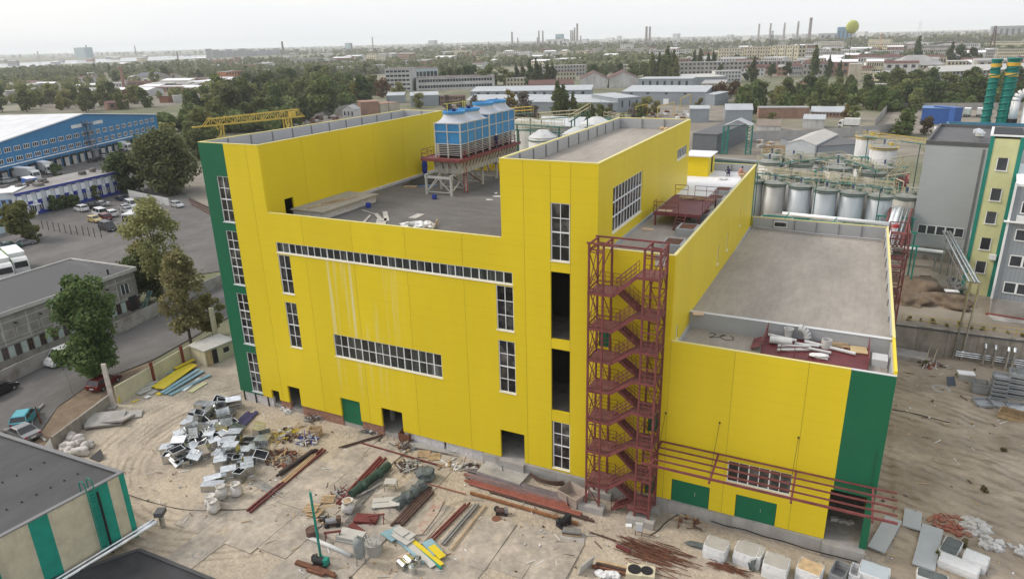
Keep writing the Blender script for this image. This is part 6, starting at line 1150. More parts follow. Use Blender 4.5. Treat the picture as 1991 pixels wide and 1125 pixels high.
tag(MB().cbox(V3(ZD(485, 955), .12), (1.2, .3, .2), -.2).bd('red_beam_end', CHAN), 'short red beam offcut lying above the rebar heap', 'offcut'); tag(MB().cbox(V3(ZD(517, 815), .06), (.5, .4, .08), .3).bd('white_tile', WHT), 'small white tile on the sand by the stair', 'tile')
b = MB(); b.blob(V3(ZD(920, 935), .15), (.9, .35, .2), 4, 2, .6); tag(b.bd('dark_cloth', TARP), 'crumpled dark cloth beside the first wrapped pallet', 'cloth')
def hose(label, zf, pts, r=.03, mat=BLK, dz=.05, cat='hose', name='hose'):
    P = [V3(zf(*q), dz) for q in pts]; o = []
    for i in range(len(P) - 1):
        p0, p1, p2, p3 = P[max(i - 1, 0)], P[i], P[i + 1], P[min(i + 2, len(P) - 1)]
        for t in np.linspace(0, 1, 5, endpoint=False): o.append(.5 * ((2 * p1) + (p2 - p0) * t + (2 * p0 - 5 * p1 + 4 * p2 - p3) * t * t + (3 * p1 - p0 - 3 * p2 + p3) * t ** 3))
    return tag(MB().path(o + [P[-1]], r, 5).bd(name, mat), label, cat)
hose('long thin black cable from the striped building across the yard', ZC, [(530, 670), (700, 735), (900, 785), (1100, 790), (1264, 785)]); hose('black hose from the cable end to the green pole', ZA, [(80, 720), (200, 722), (330, 705), (450, 675), (540, 660), (560, 665)], .03); hose('twin curved black hoses outside the open gate', ZA, [(1030, 300), (960, 360), (915, 420), (905, 460), (860, 520)], .05); hose('second curved hose outside the open gate', ZA, [(1020, 320), (970, 350), (930, 430), (880, 470)], .04)
hose('thin grey cable looping over the paint stained slab', ZB, [(830, 600), (720, 600), (600, 640), (560, 690), (480, 780), (440, 830), (380, 838)], .025, GRB, .12)
b = hose('long black cable along the concrete plinth ledge', ZD, [(640, 870), (690, 840), (740, 790), (840, 735), (900, 760)], .04); P = [(53.3, -.4, -.75), (54.5, -.42, -.85), (56, -.4, -.75), (57.5, -.42, -.9), (59, -.45, -.85), (60.5, -.5, -.95), (62, -.7, -.8), (64.3, -.75, -.7)]; tag(MB().path(P, .045, 6).bd('ledge_cable', BLK), 'black cable sagging along the foot of the right facade', 'cable')
junk('dead twigs and scrap on the sand below the green doors', ZD(880, 790), 1.4, 26, [RUST, WOOD, BRN], .2, 31); tag(MB().path([V3(ZB(945, 350), 1.0), V3(ZB(965, 430), .3)], .03, 5).bd('thin_rod', BLK), 'thin dark rod leaning on the loose concrete slab', 'rod')
# ---- small loose bits scattered on the sand
def litter(name, label, n, xs, ys, mats, smin, smax, seed):
    rr = random.Random(seed); b = MB()
    for k in range(n):
        x, y = rr.uniform(*xs), rr.uniform(*ys)
        if x < xline(y) + .6: continue
        b.cur = k % len(mats); s = rr.uniform(smin, smax)
        if rr.random() < .4: e = Vector((rr.uniform(-1, 1), rr.uniform(-1, 1), .02)).normalized() * s * 4; c = Vector((x, y, gh(x, y) + .1)); b.beam(c - e, c + e, s * .5)
        else: b.cbox((x, y, gh(x, y) + .09), (s * 2, s, s * .8), rr.uniform(0, 3))
    o = tag(b.bd(name, mats), label, 'litter'); o['kind'] = 'stuff'
litter('litter', 'small litter and offcuts scattered over the yard', 420, (0, 50), (-19, -1), [SHG, BRN, WOOD, WHTP, RUST], .03, .12, 41); litter('stones', 'small stones and sticks scattered over the dirt beside the factory', 420, (66, 96), (-8, 40), [CONC, BRN, WOOD, WHTP], .04, .16, 42)
SCRUB = leafmat('dry_scrub', (.10, .095, .04), (.22, .19, .10))
# ================================================================ RIGHT SIDE: TERRACE, SILOS, WAREHOUSE
gt = lambda u, v: gp(u, v, ZT)
YR = M('yellow_rail', (.50, .36, .05), .6)
# retaining wall with pipes
T = thing('retaining_wall', 'tall grey concrete retaining wall below the yellow railing', 'wall', (66.7, 43.2, Z0))
for k in range(14): MB().box(k * 3.2 + .02, 0, -.3, (k + 1) * 3.2 - .02, .38, 3.62 + (.12 if k % 3 == 1 else 0)).bd('wall_panel', CONCD, T)
MB().box(0, -.12, 3.45, 45, -.004, 3.58).bd('cable_tray', M('tray_dark', (.05, .055, .07), .6), T)
T = thing('terrace_railing', 'thin yellow railing along the top of the retaining wall', 'railing', (68, 44.2, ZT)); off = (68, 44.2, ZT)
for k in range(13): MB().tube((68 + k * 3, 44.2, ZT), (68 + k * 3, 44.2, ZT + 1.1), .035, 6).bd('post', YR, T, off)
for h in (1.08, .55): MB().tube((68, 44.2, ZT + h), (104, 44.2, ZT + h), .03, 6).bd('rail', YR, T, off)
T = thing('wall_pipes', 'silver pipe runs with four bent risers on the retaining wall', 'pipes', (78, 42.8, Z0)); off = (78, 42.8, Z0)
for z in (.35, .62, .9): MB().tube((74.2, 42.95 - z * .1, Z0 + z + .35), (105, 42.95 - z * .1, Z0 + z + .35), .1, 8).bd('pipe', STEEL, T, off)
for x in (77.0, 78.0, 79.3, 79.9):
    b = MB(); b.path([(x, 43.1, Z0 + 2.6), (x, 42.5, Z0 + 2.75), (x, 42.2, Z0 + 2.4), (x, 42.1, Z0 - .1)], .15, 10); b.bd('riser', STEEL, T, off)
T = thing('pipe_bridge', 'grey steel pipe bridge rising from the wall to the striped stair tower', 'pipe bridge', (74, 43, Z0)); off = (74, 43, Z0)
for a, c in (((74.0, 42.9, Z0), (74.3, 43.0, 9.0)), ((74.9, 43.0, Z0), (75.2, 43.0, 9.0))): MB().tube(a, c, .14, 8).bd('leg', STEEL, T, off)
for dx_ in (0, .55, .95): MB().tube((74.2 + dx_, 43.0, 8.9), (73.2 + dx_ * .9, 67.5, 8.9), .16, 10).bd('pipe', STEEL, T, off)
for k in range(9): MB().beam((74.0 - k * .11, 44 + k * 2.8, 8.6), (75.3 - k * .11, 44 + k * 2.8, 8.6), .1).bd('cradle', GRB, T, off); MB().beam((74.2 - k * .11, 43 + k * 2.7, 8.6), (74.2 - k * .11, 44.4 + k * 2.7, 7.9), .05).bd('lacing', GRB, T, off)
MB().beam((74.2, 43, 7.9), (73.2, 67.5, 7.9), .08).bd('chord', GRB, T, off)
for y in (56, 67): [MB().tube((73.7 + s, y, ZT), (73.7 + s, y, 8.6), .09, 8).bd('leg', GRB, T, off) for s in (0, .9)]
T = thing('insulated_pipe', 'long white insulated pipe running along the grey warehouse foot', 'pipe', (60, 70, ZT)); off = (60, 70, ZT); MB().tube((60.5, 70.5, 5.4), (74.0, 68.5, 5.4), .28, 12).bd('pipe', WHT, T, off); MB().beam((60.5, 70.5, 4.9), (74, 68.5, 4.9), .5, .35).bd('trestle', GRB, T, off); [MB().box(61 + k * 4 - .1, 70.2 - k * .6, ZT - .1, 61 + k * 4 + .1, 70.4 - k * .6, 4.8).bd('leg', GRB, T, off) for k in range(4)]
# grey warehouse
GW = M('grey_cladding', (.39, .405, .42), .55, 0, .05, .25, joint=1.2); GWD = M('grey_roof_dark', (.10, .10, .103), .8, 0, .2)
def wb(name, label, x0, x1, y, D_, zb, zt_, wall, roof, cat='building', par=.6):
    T = thing(name, label, cat, (x0, y, zb)); MB().box(0, 0, -.2, x1 - x0, D_, zt_ - zb).bd('wall', wall, T); MB().box(.3, .3, zt_ - zb, x1 - x0 - .3, D_ - .3, zt_ - zb + .05).bd('roof', roof, T)
    for q in ((-.05, -.05, x1 - x0 + .05, .3), (-.05, D_ - .3, x1 - x0 + .05, D_ + .05), (-.05, .3, .3, D_ - .3), (x1 - x0 - .3, .3, x1 - x0 + .05, D_ - .3)): MB().box(q[0], q[1], zt_ - zb - .02, q[2], q[3], zt_ - zb + par).bd('parapet', GWD, T)
    return T
T = wb('grey_warehouse', 'tall windowless grey clad warehouse with dark roof and ribbon windows', 69.6, 94, 74.6, 24, ZT, 20.5, GW, GWD); T.rotation_euler.z = -.14
MB().box(-.03, -.1, -.1, 22.4, -.004, 2.2).bd('concrete_base', CONCD, T); MB().box(7.4, -.06, 2.3, 7.7, -.004, 17.8).bd('dark_joint', M('joint_dark', (.16, .165, .175), .7), T)
for x0 in (.9, 8.0):
    for k in range(5): w = MB().box(x0 + k * 1.25, -.05, 4.3, x0 + k * 1.25 + 1.1, .01, 5.6).bd('window', WGL, T); f = MB(); [f.box(x0 + k * 1.25 + q - .05, -.09, 4.25, x0 + k * 1.25 + q + .05, -.051, 5.65) for q in (-.02, 1.12)]; f.box(x0 + k * 1.25, -.088, 4.2, x0 + k * 1.25 + 1.1, -.053, 4.3); f.box(x0 + k * 1.25, -.088, 5.6, x0 + k * 1.25 + 1.1, -.053, 5.7); f.bd('frame', WHT, w)
for x, y in ((6.2, 9), (6.6, 6), (13.5, 8), (14.6, 5)): MB().lathe([(.4, 0), (.4, .6), (.8, .9), (.75, 1.4), (.1, 1.7)], 12, (x, y, 18.1)).bd('roof_fan', STEEL, T)
# striped stair tower and ribbed annex
CRT = M('pale_yellow_render', (.55, .55, .30), .8, 0, .07, .8); 
T = thing('stair_block', 'pale yellow stair block with green edge strips and square windows', 'building', (75.6, 59.2, ZT), -.14); hh_ = 21.2
MB().box(.45, 0, -.2, 3.2, 9, hh_).bd('wall', CRT, T); MB().box(0, -.06, -.2, .45, 9, hh_ + .3).bd('green_strip', TEAL, T); MB().box(3.2, -.06, -.2, 3.7, 9, hh_ + .3).bd('green_strip', TEAL, T); MB().box(-.1, -.1, hh_ + .3, 3.8, 9.1, hh_ + .5).bd('roof_edge', WHT, T); MB().box(.2, .2, hh_ + .5, 3.5, 8.8, hh_ + .52).bd('roof', BLK, T)
for z in (3.2, 6.5, 10.1, 13.2, 17.2): w = MB().box(1.2, -.04, z, 2.4, .02, z + 1.6).bd('window', WGL, T); MB().box(1.1, -.14, z - .12, 2.5, -.003, z - .002).bd('sill', WHT, w); f = MB(); [f.box(q - .05, -.07, z, q + .05, -.041, z + 1.6) for q in (1.22, 2.38)]; f.bd('frame', WHT, w)
MB().box(2.5, -.45, 5.3, 3.3, -.07, 6.0).bd('air_conditioner', WHT, T)
RIB = M('ribbed_grey_blue', (.27, .295, .325), .55, 0, .06, .4, stripe=(-.35, .3, .88))
T = thing('ribbed_annex', 'ribbed blue grey building with white framed window bands', 'building', (78.2, 51.4, ZT), -.14); MB().box(0, 0, 2.2, 26, 16, 16.6).bd('wall', RIB, T); MB().box(0, -.1, -.3, 26, 16, 2.2).bd('concrete_base', CONC, T); MB().box(-.4, -.5, -.3, 26, -.1, .2).bd('step', M('step_red', (.2, .06, .05), .8), T); MB().box(-.1, -.1, 16.6, 26, 16.1, 16.9).bd('roof', WHT, T)
for r_, z in enumerate((3.2, 6.7, 10.0, 13.4)):
    for k in range(7): w = MB().box(.9 + k * 1.35, -.06, z, 2.1 + k * 1.35, .02, z + 1.35).bd('window', WGL, T); f = MB(); [f.box(q - .06, -.1, z - .06, q + .06, -.061, z + 1.41) for q in (.88 + k * 1.35, 2.12 + k * 1.35)]; f.box(.94 + k * 1.35, -.098, z + 1.3, 2.06 + k * 1.35, -.063, z + 1.42); f.box(.94 + k * 1.35, -.098, z - .08, 2.06 + k * 1.35, -.063, z + .04); f.bd('frame', WHT, w)
MB().box(-.6, -.6, 12.2, 8, -.07, 12.35).bd('balcony_slab', WHT, T); [MB().box(.6 + k * 1.6, -.55, 12.35, 1.5 + k * 1.6, -.1, 13.1).bd('air_conditioner', WHT, T) for k in range(4)]; MB().box(-.25, -.3, 2.2, 0, .2, 17.0).bd('corner_trim', WHT, T)
# silos
SIL = M('silo_steel', (.42, .415, .40), .55, .3, .16, .35, rnd=.1, stretch=(1, 1, .15), grime=.5); SILB = M('silo_pale_blue', (.50, .54, .575), .5, .15, .12, .35, rnd=.06, stretch=(1, 1, .15), grime=.35); SILW = M('silo_beige', (.52, .50, .45), .6, .1, .15, .4, rnd=.1, grime=.5)
def silo(x, y, r, zb, z1, mat, label, grp, rail=M('dull_green_rail', (.13, .19, .16), .7), cone=.35, top=True, rz=0):
    T = thing('silo', label, 'silo', (x, y, zb), rz, grp); h = z1 - zb
    MB().lathe([(r, 0), (r, h)], 28).bd('shell', mat, T, smooth=True); MB().lathe([(r + .05, h), (r * .3, h + cone), (.05, h + cone + .02)], 28, cap=False).bd('roof', M('silo_roof', (.24, .25, .235), .7, 0, .25, .8) if top else mat, T, smooth=True)
    MB().lathe([(r + .03, h - .5), (r + .10, h - .48), (r + .10, h - .38), (r + .03, h - .36)], 28, cap=False).bd('ring', rail, T)
    if top:
        b = MB(); n = 16
        for q in (.45, .95):
            pts = [((r + .25) * math.cos(2 * math.pi * i / n), (r + .25) * math.sin(2 * math.pi * i / n), h + q) for i in range(n + 1)]; b.path(pts, .035, 5)
        for i in range(0, n, 2): a = 2 * math.pi * i / n; b.tube(((r + .25) * math.cos(a), (r + .25) * math.sin(a), h - .1), ((r + .25) * math.cos(a), (r + .25) * math.sin(a), h + .95), .035, 5)
        b.bd('guard_rail', YELR, T); MB().lathe([(r + .02, h - .06), (r + .3, h - .05), (r + .3, h + .01), (r + .02, h + .02)], 28, cap=False).bd('walkway', rail, T)
        MB().tube((0, 0, h + cone * .7), (0, 0, h + 1.3), .16, 8).bd('agitator_motor', M('motor_blue', (.03, .06, .16), .5), T); MB().lathe([(.4, h + cone * .5), (.4, h + .75)], 10, (r * .5, 0, 0)).bd('manhole', rail, T)
        MB().path([(r * .2, r * .5, h), (r * .2, r * .5, h + 1.0), (r * .9, r * .9, h + 1.0), (r * .9, r * .9, h - .3)], .09, 6).bd('vent_pipe', PIP, T)
    return T
YELR = M('cream_rail', (.42, .38, .26), .6); TEALD = M('dull_green_steel', (.05, .13, .105), .7, 0, .25, 1)
SL = ['silver silo half hidden by the yellow wall end', 'silver silo second from the yellow wall end', 'pale blue sided silo beside the silver pair', 'pale blue silo with two pale blue silos on either side', 'pale blue silo above the white header pipe end', 'pale blue silo nearest the grey warehouse and red pipes']
for k, (x, m) in enumerate([(44.6, SIL), (48.3, SIL), (52.4, SILB), (56.4, SILB), (60.4, SILB), (64.5, SILB)]): silo(x, 75.0 + (-.5 if k > 2 else .4), 1.82, ZT, 13.4 - k * .22, m, SL[k], 'front row of tall silos')
for k in range(6): silo(45.5 + k * 3.9, 93, 1.75, ZT, 15.0 - k * .25, SIL, 'dull silo in the third row behind the beige ones', 'third row silos')
silo(68.4, 79, 2.0, ZT, 11.6, SILW, 'rust stained silo squeezed beside the grey warehouse', 'second row silos')
for x, y, r, z, m, l in [(51.2, 86, 2.2, 14.9, SILW, 'wide beige silo behind the pale blue row with railed top'), (57.4, 86, 2.2, 14.5, SILW, 'wide beige silo behind the pale blue row beside the stair'), (46.0, 85, 1.9, 15.1, SILW, 'slim beige silo in the second row'), (63, 88, 2.2, 13.6, SILW, 'beige silo behind the warehouse end of the front row'), (54.2, 80.5, 1.6, 13.2, SIL, 'dull silo in the gap between the rows'), (58.4, 80.3, 1.6, 12.9, SIL, 'dull silo in the gap nearer the warehouse'), (50.3, 80.8, 1.6, 13.4, SIL, 'dull silo in the gap near the yellow wall end')]: silo(x, y, r, ZT, z, m, l, 'second row silos')
silo(64.8, 106.5, 2.45, ZT, 15.6, M('tank_white', (.48, .485, .48), .6, 0, .12, .4, grime=.45), 'large white storage tank behind the silos', 'white storage tanks', rail=YR); silo(61.6, 118, 2.0, ZT, 16.0, MATS['tank_white'], 'white storage tank by the concrete fence', 'white storage tanks', rail=YR)
for x, y in ((50.5, 61), (57.2, 60)):
    T = thing('open_vat', 'open round vat with rusty dark inside behind the right block parapet', 'vat', (x, y, ZT), 0, 'open vats'); MB().lathe([(2.3, 0), (2.3, 8.2), (2.2, 8.2), (2.2, 6.5), (.1, 6.4)], 26).bd('shell', SILW, T, smooth=False); MB().lathe([(2.15, 7.2), (.1, 7.25)], 26, cap=False).bd('contents', RUST, T); MB().tube((.5, 0, 7), (1.6, .6, 8.9), .08, 6).bd('pipe', TEAL, T); MB().beam((-2.2, 0, 8.3), (2.2, 0, 8.3), .2).bd('bridge', TEAL, T)
# header pipes
b = MB().tube((51.0, 63.5, 10.6), (66.5, 62.0, 10.6), .32, 14); T = thing('header_pipe', 'long white header pipe with green frame before the silos', 'pipe', (51, 63, ZT)); b.bd('pipe', WHT, T, (51, 63, ZT), smooth=True)
for k in range(6): MB().box(52 + k * 2.6, 63.2 - k * .25, ZT - .1, 52.2 + k * 2.6, 63.4 - k * .25, 10.3).bd('support', TEAL, T, (51, 63, ZT))
MB().beam((51, 63.4, 10.1), (66, 61.9, 10.1), .25, .2).bd('beam', TEAL, T, (51, 63, ZT))
cg = [WHT, WHT, STEEL, STEEL, RED, RED]
T = thing('pipe_rack', 'bundle of white silver and red pipes running up to the grey warehouse', 'pipe rack', (67, 62, ZT)); off = (67, 62, ZT)
for k in range(6): MB().path([(64.6 + k * .55, 55.5, 9.2), (65.2 + k * .55, 62.0, 9.6), (66.2 + k * .6, 74.3, 10.4)], .30 if k in (1, 2) else .17, 10).bd('pipe', [RED, WHT, WHT, STEEL, STEEL, RED][k], T, off)
for y in (57, 63, 70): MB().beam((64.3, y, 9.0 + (y - 57) * .07), (69.6, y, 9.0 + (y - 57) * .07), .2).bd('cradle', TEAL, T, off); [MB().box(x - .1, y - .1, ZT - .1, x + .1, y + .1, 8.9 + (y - 57) * .07).bd('leg', TEAL, T, off) for x in (64.5, 69.3)]
T = thing('pipe_arch', 'white bent header with red collar beside the rear red stair', 'pipe', (66.3, 62, ZT)); off = (66.3, 62, ZT); MB().lathe([(.5, 0), (.5, .5)], 14, (66.6, 62.0, 10.2)).bd('collar', M('collar_red', (.4, .05, .06), .5), T, off); MB().tube((66.6, 62, ZT - .1), (66.6, 62, 10.2), .2, 10).bd('riser', WHT, T, off)
# catwalks among the silos: frames of cream rails on green beams
def catwalk(label, a, c, w=1.0, legs=True, zb=ZT, steps=False, railm=None):
    a, c = Vector(a), Vector(c); T = thing('catwalk', label, 'catwalk', (a.x, a.y, zb)); off = (a.x, a.y, zb); d = (c - a); L = d.length; dn_ = d.normalized(); s = Vector((-dn_.y, dn_.x, 0)).normalized() * (w / 2)
    MB().beam(a, c, w, .1).bd('deck', TEALD, T, off); n = max(2, int(L / 1.6))
    for sg in (-1, 1):
        b = MB()
        for h in (.5, 1.05): b.tube(a + s * sg + Vector((0, 0, h)), c + s * sg + Vector((0, 0, h)), .04, 5)
        for k in range(n + 1): p = a + d * (k / n) + s * sg; b.tube(p, p + Vector((0, 0, 1.05)), .035, 5)
        b.bd('hand_rail', railm or YELR, T, off)
    if legs:
        for t in np.linspace(.08, .92, max(2, int(L / 6))): p = a + d * t; MB().box(p.x - .08, p.y - .08, zb - .1, p.x + .08, p.y + .08, p.z - .07).bd('leg', TEALD, T, off)
for i, (a, c, l) in enumerate([((46, 79.6, 13.9), (67, 79.0, 12.6), 'long catwalk between the two silo rows'), ((49, 83.5, 15.3), (58, 88.5, 15.9), 'sloping stair walk climbing over the beige silos'), ((58, 88.5, 15.6), (64, 85, 14.2), 'sloping walk descending toward the warehouse'), ((53, 96, 14), (68, 92, 12.4), 'catwalk behind the beige silos'), ((61, 114, 16.4), (72, 108, 16.0), 'yellow railed catwalk across the white tanks'), ((44, 72.2, 15.2), (66, 70.6, 14.0), 'thin railed pipe gantry in front of the silo tops'), ((64.5, 80, 12), (68.6, 97, 13.4), 'catwalk running back beside the grey warehouse'), ((61, 87, 12.6), (68, 90, 12.8), 'short cross walk near the warehouse corner')]): catwalk(l, a, c, .9 if i != 5 else .5, True, ZT, railm=YR if i == 4 else None)
T = thing('red_exchanger', 'cluster of dark red pipes beside the large white tank', 'pipework', (68, 96, ZT)); [MB().path([(66.4 + k * .35, 94, 9.5 + (k % 3) * .7), (67.0 + k * .3, 100, 10.5 + (k % 3) * .6)], .18, 8).bd('pipe', M('pipe_crimson', (.25, .03, .04), .5), T, (68, 96, ZT)) for k in range(9)]; [MB().box(x, 97, ZT - .1, x + .2, 97.2, 9.8).bd('leg', TEAL, T, (68, 96, ZT)) for x in (66.6, 69.2)]
random.seed(21)
for j in range(60):      # process pipes between the silos
    x, y, z = ru(46, 68), ru(77, 98), ru(12, 15.5); k = random.choice((0, 1, 2)); p = [(x, y, ZT + 1), (x, y, z)]; e = (x + ru(-4, 4), y + ru(-1, 5), z); p += [e, (e[0], e[1], z - ru(1, 3))]
    tag(MB().path(p, random.choice((.07, .1, .14)), 6).bd('process_pipe', [PIP, TEAL, YELR][k]), ['pale grey', 'green', 'cream'][k] + ' process pipe bent among the silo tops', 'pipe', 'process pipes among the silos')
# long green conveyor bridge
T = thing('conveyor_bridge', 'long green enclosed conveyor bridge behind the middle roof', 'conveyor', (46, 98, ZT)); off = (46, 98, ZT); a, c = Vector((29, 100, 12.4)), Vector((60, 98, 11.4))
MB().beam(a, c, 1.5, .9).bd('casing', M('conveyor_green', (.06, .13, .11), .6, 0, .2), T, off); MB().beam(a + Vector((0, 0, .6)), c + Vector((0, 0, .6)), 1.7, .3).bd('cover', M('conveyor_cover', (.22, .23, .22), .7), T, off)
for t in (.1, .35, .6, .85): p = a + (c - a) * t; MB().box(p.x - .15, p.y - .15, ZT - .1, p.x + .15, p.y + .15, p.z - .4).bd('leg', TEAL, T, off)
# tanks behind the courtyard roof
for x, y, r, z, l in [(17.1, 48.1, 2.15, 23.2, 'white coned tank behind the courtyard roof near the cooling towers'), (20.4, 54.5, 2.5, 23.0, 'white coned tank behind the tower roof parapet'), (20.6, 62.5, 2.7, 23.7, 'small white coned tank below the climbing green walkway'), (6.8, 64, 4.2, 23.0, 'broad beige coned tank behind the last cooling tower')]: silo(x, y, r, Z0, z, SILW if 'beige' in l else MATS['tank_white'], l, 'coned tanks behind the courtyard', cone=1.0, top=False, rail=TEALD)
for a, c, l in [((11.0, 50.5, 24.6), (19.5, 50.5, 24.4), 'green railed walkway passing before the coned tanks'), ((10.5, 52, 23.6), (19.0, 51.5, 23.4), 'lower green railed walkway behind the first coned tank'), ((18.8, 55, 24.7), (22.0, 55, 26.5), 'green conveyor walkway climbing over the coned tanks'), ((12, 58, 24.6), (19, 58, 25.2), 'far green walkway with cream rails behind the coned tanks'), ((5, 60, 25.0), (10, 60, 25.4), 'yellow railed walkway on the broad beige tank'), ((21, 66, 24.2), (25, 64, 23.8), 'short railed walkway behind the small white tank')]: catwalk(l, a, c, 1.0, True, Z0, railm=YR if 'yellow' in l else None)
T = thing('tank_shelter', 'pale gabled shelter roof between the coned tanks', 'shelter', (6.5, 70, Z0)); bldbox(T, 8, 6, 23.4, GW, M('pale_roof_sheet', (.44, .46, .47), .6), rt='g', rise=1.3, over=.4)
# spiral chimneys and white flue
SPG = M('chimney_teal', (.008, .15, .12), .5, 0, .1)
def spiral(p, z1, r, label):
    T = thing('spiral_chimney', label, 'chimney', (p.x, p.y, ZT), 0, None); h = z1 - ZT; MB().lathe([(r, 0), (r, h - .2), (r * 1.25, h), (r * 1.2, h + .3), (r * .8, h + .3)], 20).bd('stack', SPG, T, smooth=False); b = MB(); n = 150; pts = [((r + .05) * math.cos(t), (r + .05) * math.sin(t), 3 + t / (2 * math.pi) * 1.35) for t in np.linspace(0, (h - 4) / 1.35 * 2 * math.pi, n * 2)]; b.path(pts, .17, 5); b.bd('spiral_strake', SPG, T)
    for z in (h - 1.3, h - 3.3): MB().lathe([(r + .12, z), (r + .12, z + .7)], 20).bd('gold_band', M('gold_band', (.55, .33, .05), .5), T)
spiral(Vector((83.3, 126, 0)), 30.8, .85, 'slim teal chimney with spiral strakes and gold bands'); spiral(Vector((86.2, 126, 0)), 31.0, 1.1, 'thicker teal chimney with spiral strakes and gold bands')
T = thing('flue_arch', 'white bent flue pipe arching beside the teal chimneys', 'flue', (88.6, 125, ZT)); zf_ = 25.0 - ZT; pts = [(1.3, 0, 0), (1.3, 0, zf_ - 2)] + [(.2 + 1.1 * math.cos(t), 0, zf_ - 2 + 1.6 * math.sin(t)) for t in np.linspace(0.1, math.pi, 8)] + [(-.9, 0, zf_ - 6)]; MB().path(pts, .8, 14).bd('flue', WHTP, T, smooth=True); MB().lathe([(.9, 0), (.9, .8)], 14, (-.9, 0, zf_ - 6.3)).bd('collar', BLK, T)
for k in range(4): MB().beam((-2.2 + (k % 2) * .9, -.6 + (k // 2) * 1.2, 0), (-2.2 + (k % 2) * .9, -.6 + (k // 2) * 1.2, 20.5), .13).bd('frame_post', TEAL, T)
for k in range(9): MB().beam((-2.2, -.6, 3 + k * 1.9), (-1.3, .6, 4.6 + k * 1.9), .09).bd('frame_brace', TEAL, T)
T = thing('boiler_house', 'blue roofed boiler house at the foot of the teal chimneys', 'building', (76.2, 118.5, ZT)); bldbox(T, 40, 5.5, 15.4, M('boiler_blue', (.05, .18, .26), .6, 0, .1), M('boiler_roof', (.08, .22, .32), .6), rt='f', par=.8)
T = thing('white_shed', 'low white roofed shed behind the grey warehouse', 'shed', (73.5, 103, ZT)); bldbox(T, 8, 13, 14.6, SHG, M('white_sheet_roof', (.50, .50, .49), .6, 0, .1), rt='m', rise=1.6)
# terrace yard: earth mounds, path, cabin
EARTH = M('dug_earth', (.12, .09, .065), .95, 0, .35, .8, col2=(.20, .15, .105), thr=(.4, .7), bump=.9, bscale=2.5)
for (x, y, r, h, s, l) in [(70.5, 57.5, 3.8, 2.0, 1, 'large dark earth mound behind the retaining wall'), (73.5, 53.8, 3.0, 1.3, 2, 'lighter earth mound beside the dark one'), (69.4, 52.5, 2.4, 1.2, 3, 'small earth mound by the rear red stair')]: o = MB().blob((x, y, ZT - .1), (r, r * .9, h), s, 4, .4, .1).bd('earth_mound', EARTH, smooth=True); tag(o, l, 'earth mound')
tag(MB().prism([(78.3, 49.0), (95, 49.0), (95, 51.0), (78.0, 51.0)], ZT, ZT + .08).bd('concrete_apron', CONC), 'pale concrete apron at the foot of the ribbed annex', 'apron')
crate('steel_cage', 'rusty square cage standing on the dark earth mound', 'cage', None, (1.4, 1.4, 1.2), .2, RUST, 2, loc=(71.5, 61.0, ZT)); junk_p = Vector((76.4, 62.5, 0))
T = thing('white_hatch', 'white hatch lid lying on the earth mound', 'hatch', (74.2, 55.6, ZT + 1.1), .2); MB().cbox((0, 0, .1), (1.6, .9, .15)).bd('lid', WHT, T)
b = MB(); [b.cbox((75.0 + ru(-.5, .7), 60.5 + ru(-3, 3), ZT + .4 + ru(0, .8)), (ru(.3, 1), .4, ru(.2, .5)), ru(0, 3)) for k in range(26)]; o = tag(b.bd('stored_scrap', GRB), 'stored scrap metal beside the stair block', 'scrap'); o['kind'] = 'stuff'
# ---- steel mesh crates below the retaining wall
ZH = zoom(1700, 640, 5.357); SLG = M('crate_grey', (.33, .35, .37), .5, .3, .15, 1, rnd=.15)
crate('steel_crate', 'slatted grey steel crate alone beside the white box', 'crate', ZH(1090, 640), (1.6, 1.5, 1.3), .05, SLG, 7)
def cstack(a, n, sz, lab, rz=0):
    for k in range(n): P = V3(ZH(*a), k * (sz[2] + .03)); crate('steel_crate', lab, 'crate', None, sz, rz + ru(-.05, .05), SLG, 2, 'stacked steel crates', loc=P)
cstack((1275, 700), 6, (1.5, 1.4, .45), 'grey steel crate in the tall narrow crate stack'); cstack((1480, 700), 5, (2.2, 1.6, .6), 'grey steel crate in the wide crate stack by the wall', -.05); cstack((1560, 690), 5, (2.2, 1.6, .6), 'grey steel crate in the wide crate stack at the right edge', .05)
for a, r_, l in [((1120, 790), .4, 'fallen steel crate lying before the tall stack'), ((1280, 790), -.3, 'collapsed steel crate between the stacks'), ((1470, 820), .2, 'fallen steel crate above the wooden box')]:
    o = crate('steel_crate', l, 'crate', ZH(*a), (1.7, 1.3, .5), r_, SLG, 3); o.rotation_euler.x = .25; o.location.z += .15
crate('wooden_box', 'low wooden box with grey sheet at the right edge', 'crate', ZH(1450, 930), (2.6, 1.6, .8), -.3, WOOD, 2); b = MB().blob(V3(ZH(1510, 880), .8), (.8, .6, .2), 2, 2, .4); tag(b.bd('grey_sheet', SLG), 'crumpled grey sheet on the low wooden box', 'sheet')
T = thing('white_bin', 'white lidded box among the weeds below the wall', 'box', V3(ZH(940, 530)), .1); MB().box(-.8, -.5, 0, .8, .5, .8).bd('body', SHG, T); MB().box(-.85, -.55, .8, .85, .55, .95).bd('lid', WHT, T); o = MB().cbox((0, 0, .5), (.9, .08, 1.3)).bd('solar_sheet', M('dark_glass_panel', (.06, .075, .1), .3)); o.location = V3(ZH(810, 590)); o.rotation_euler = (-.5, 0, .5); tag(o, 'dark glossy panel leaning beside the white lidded box', 'panel')
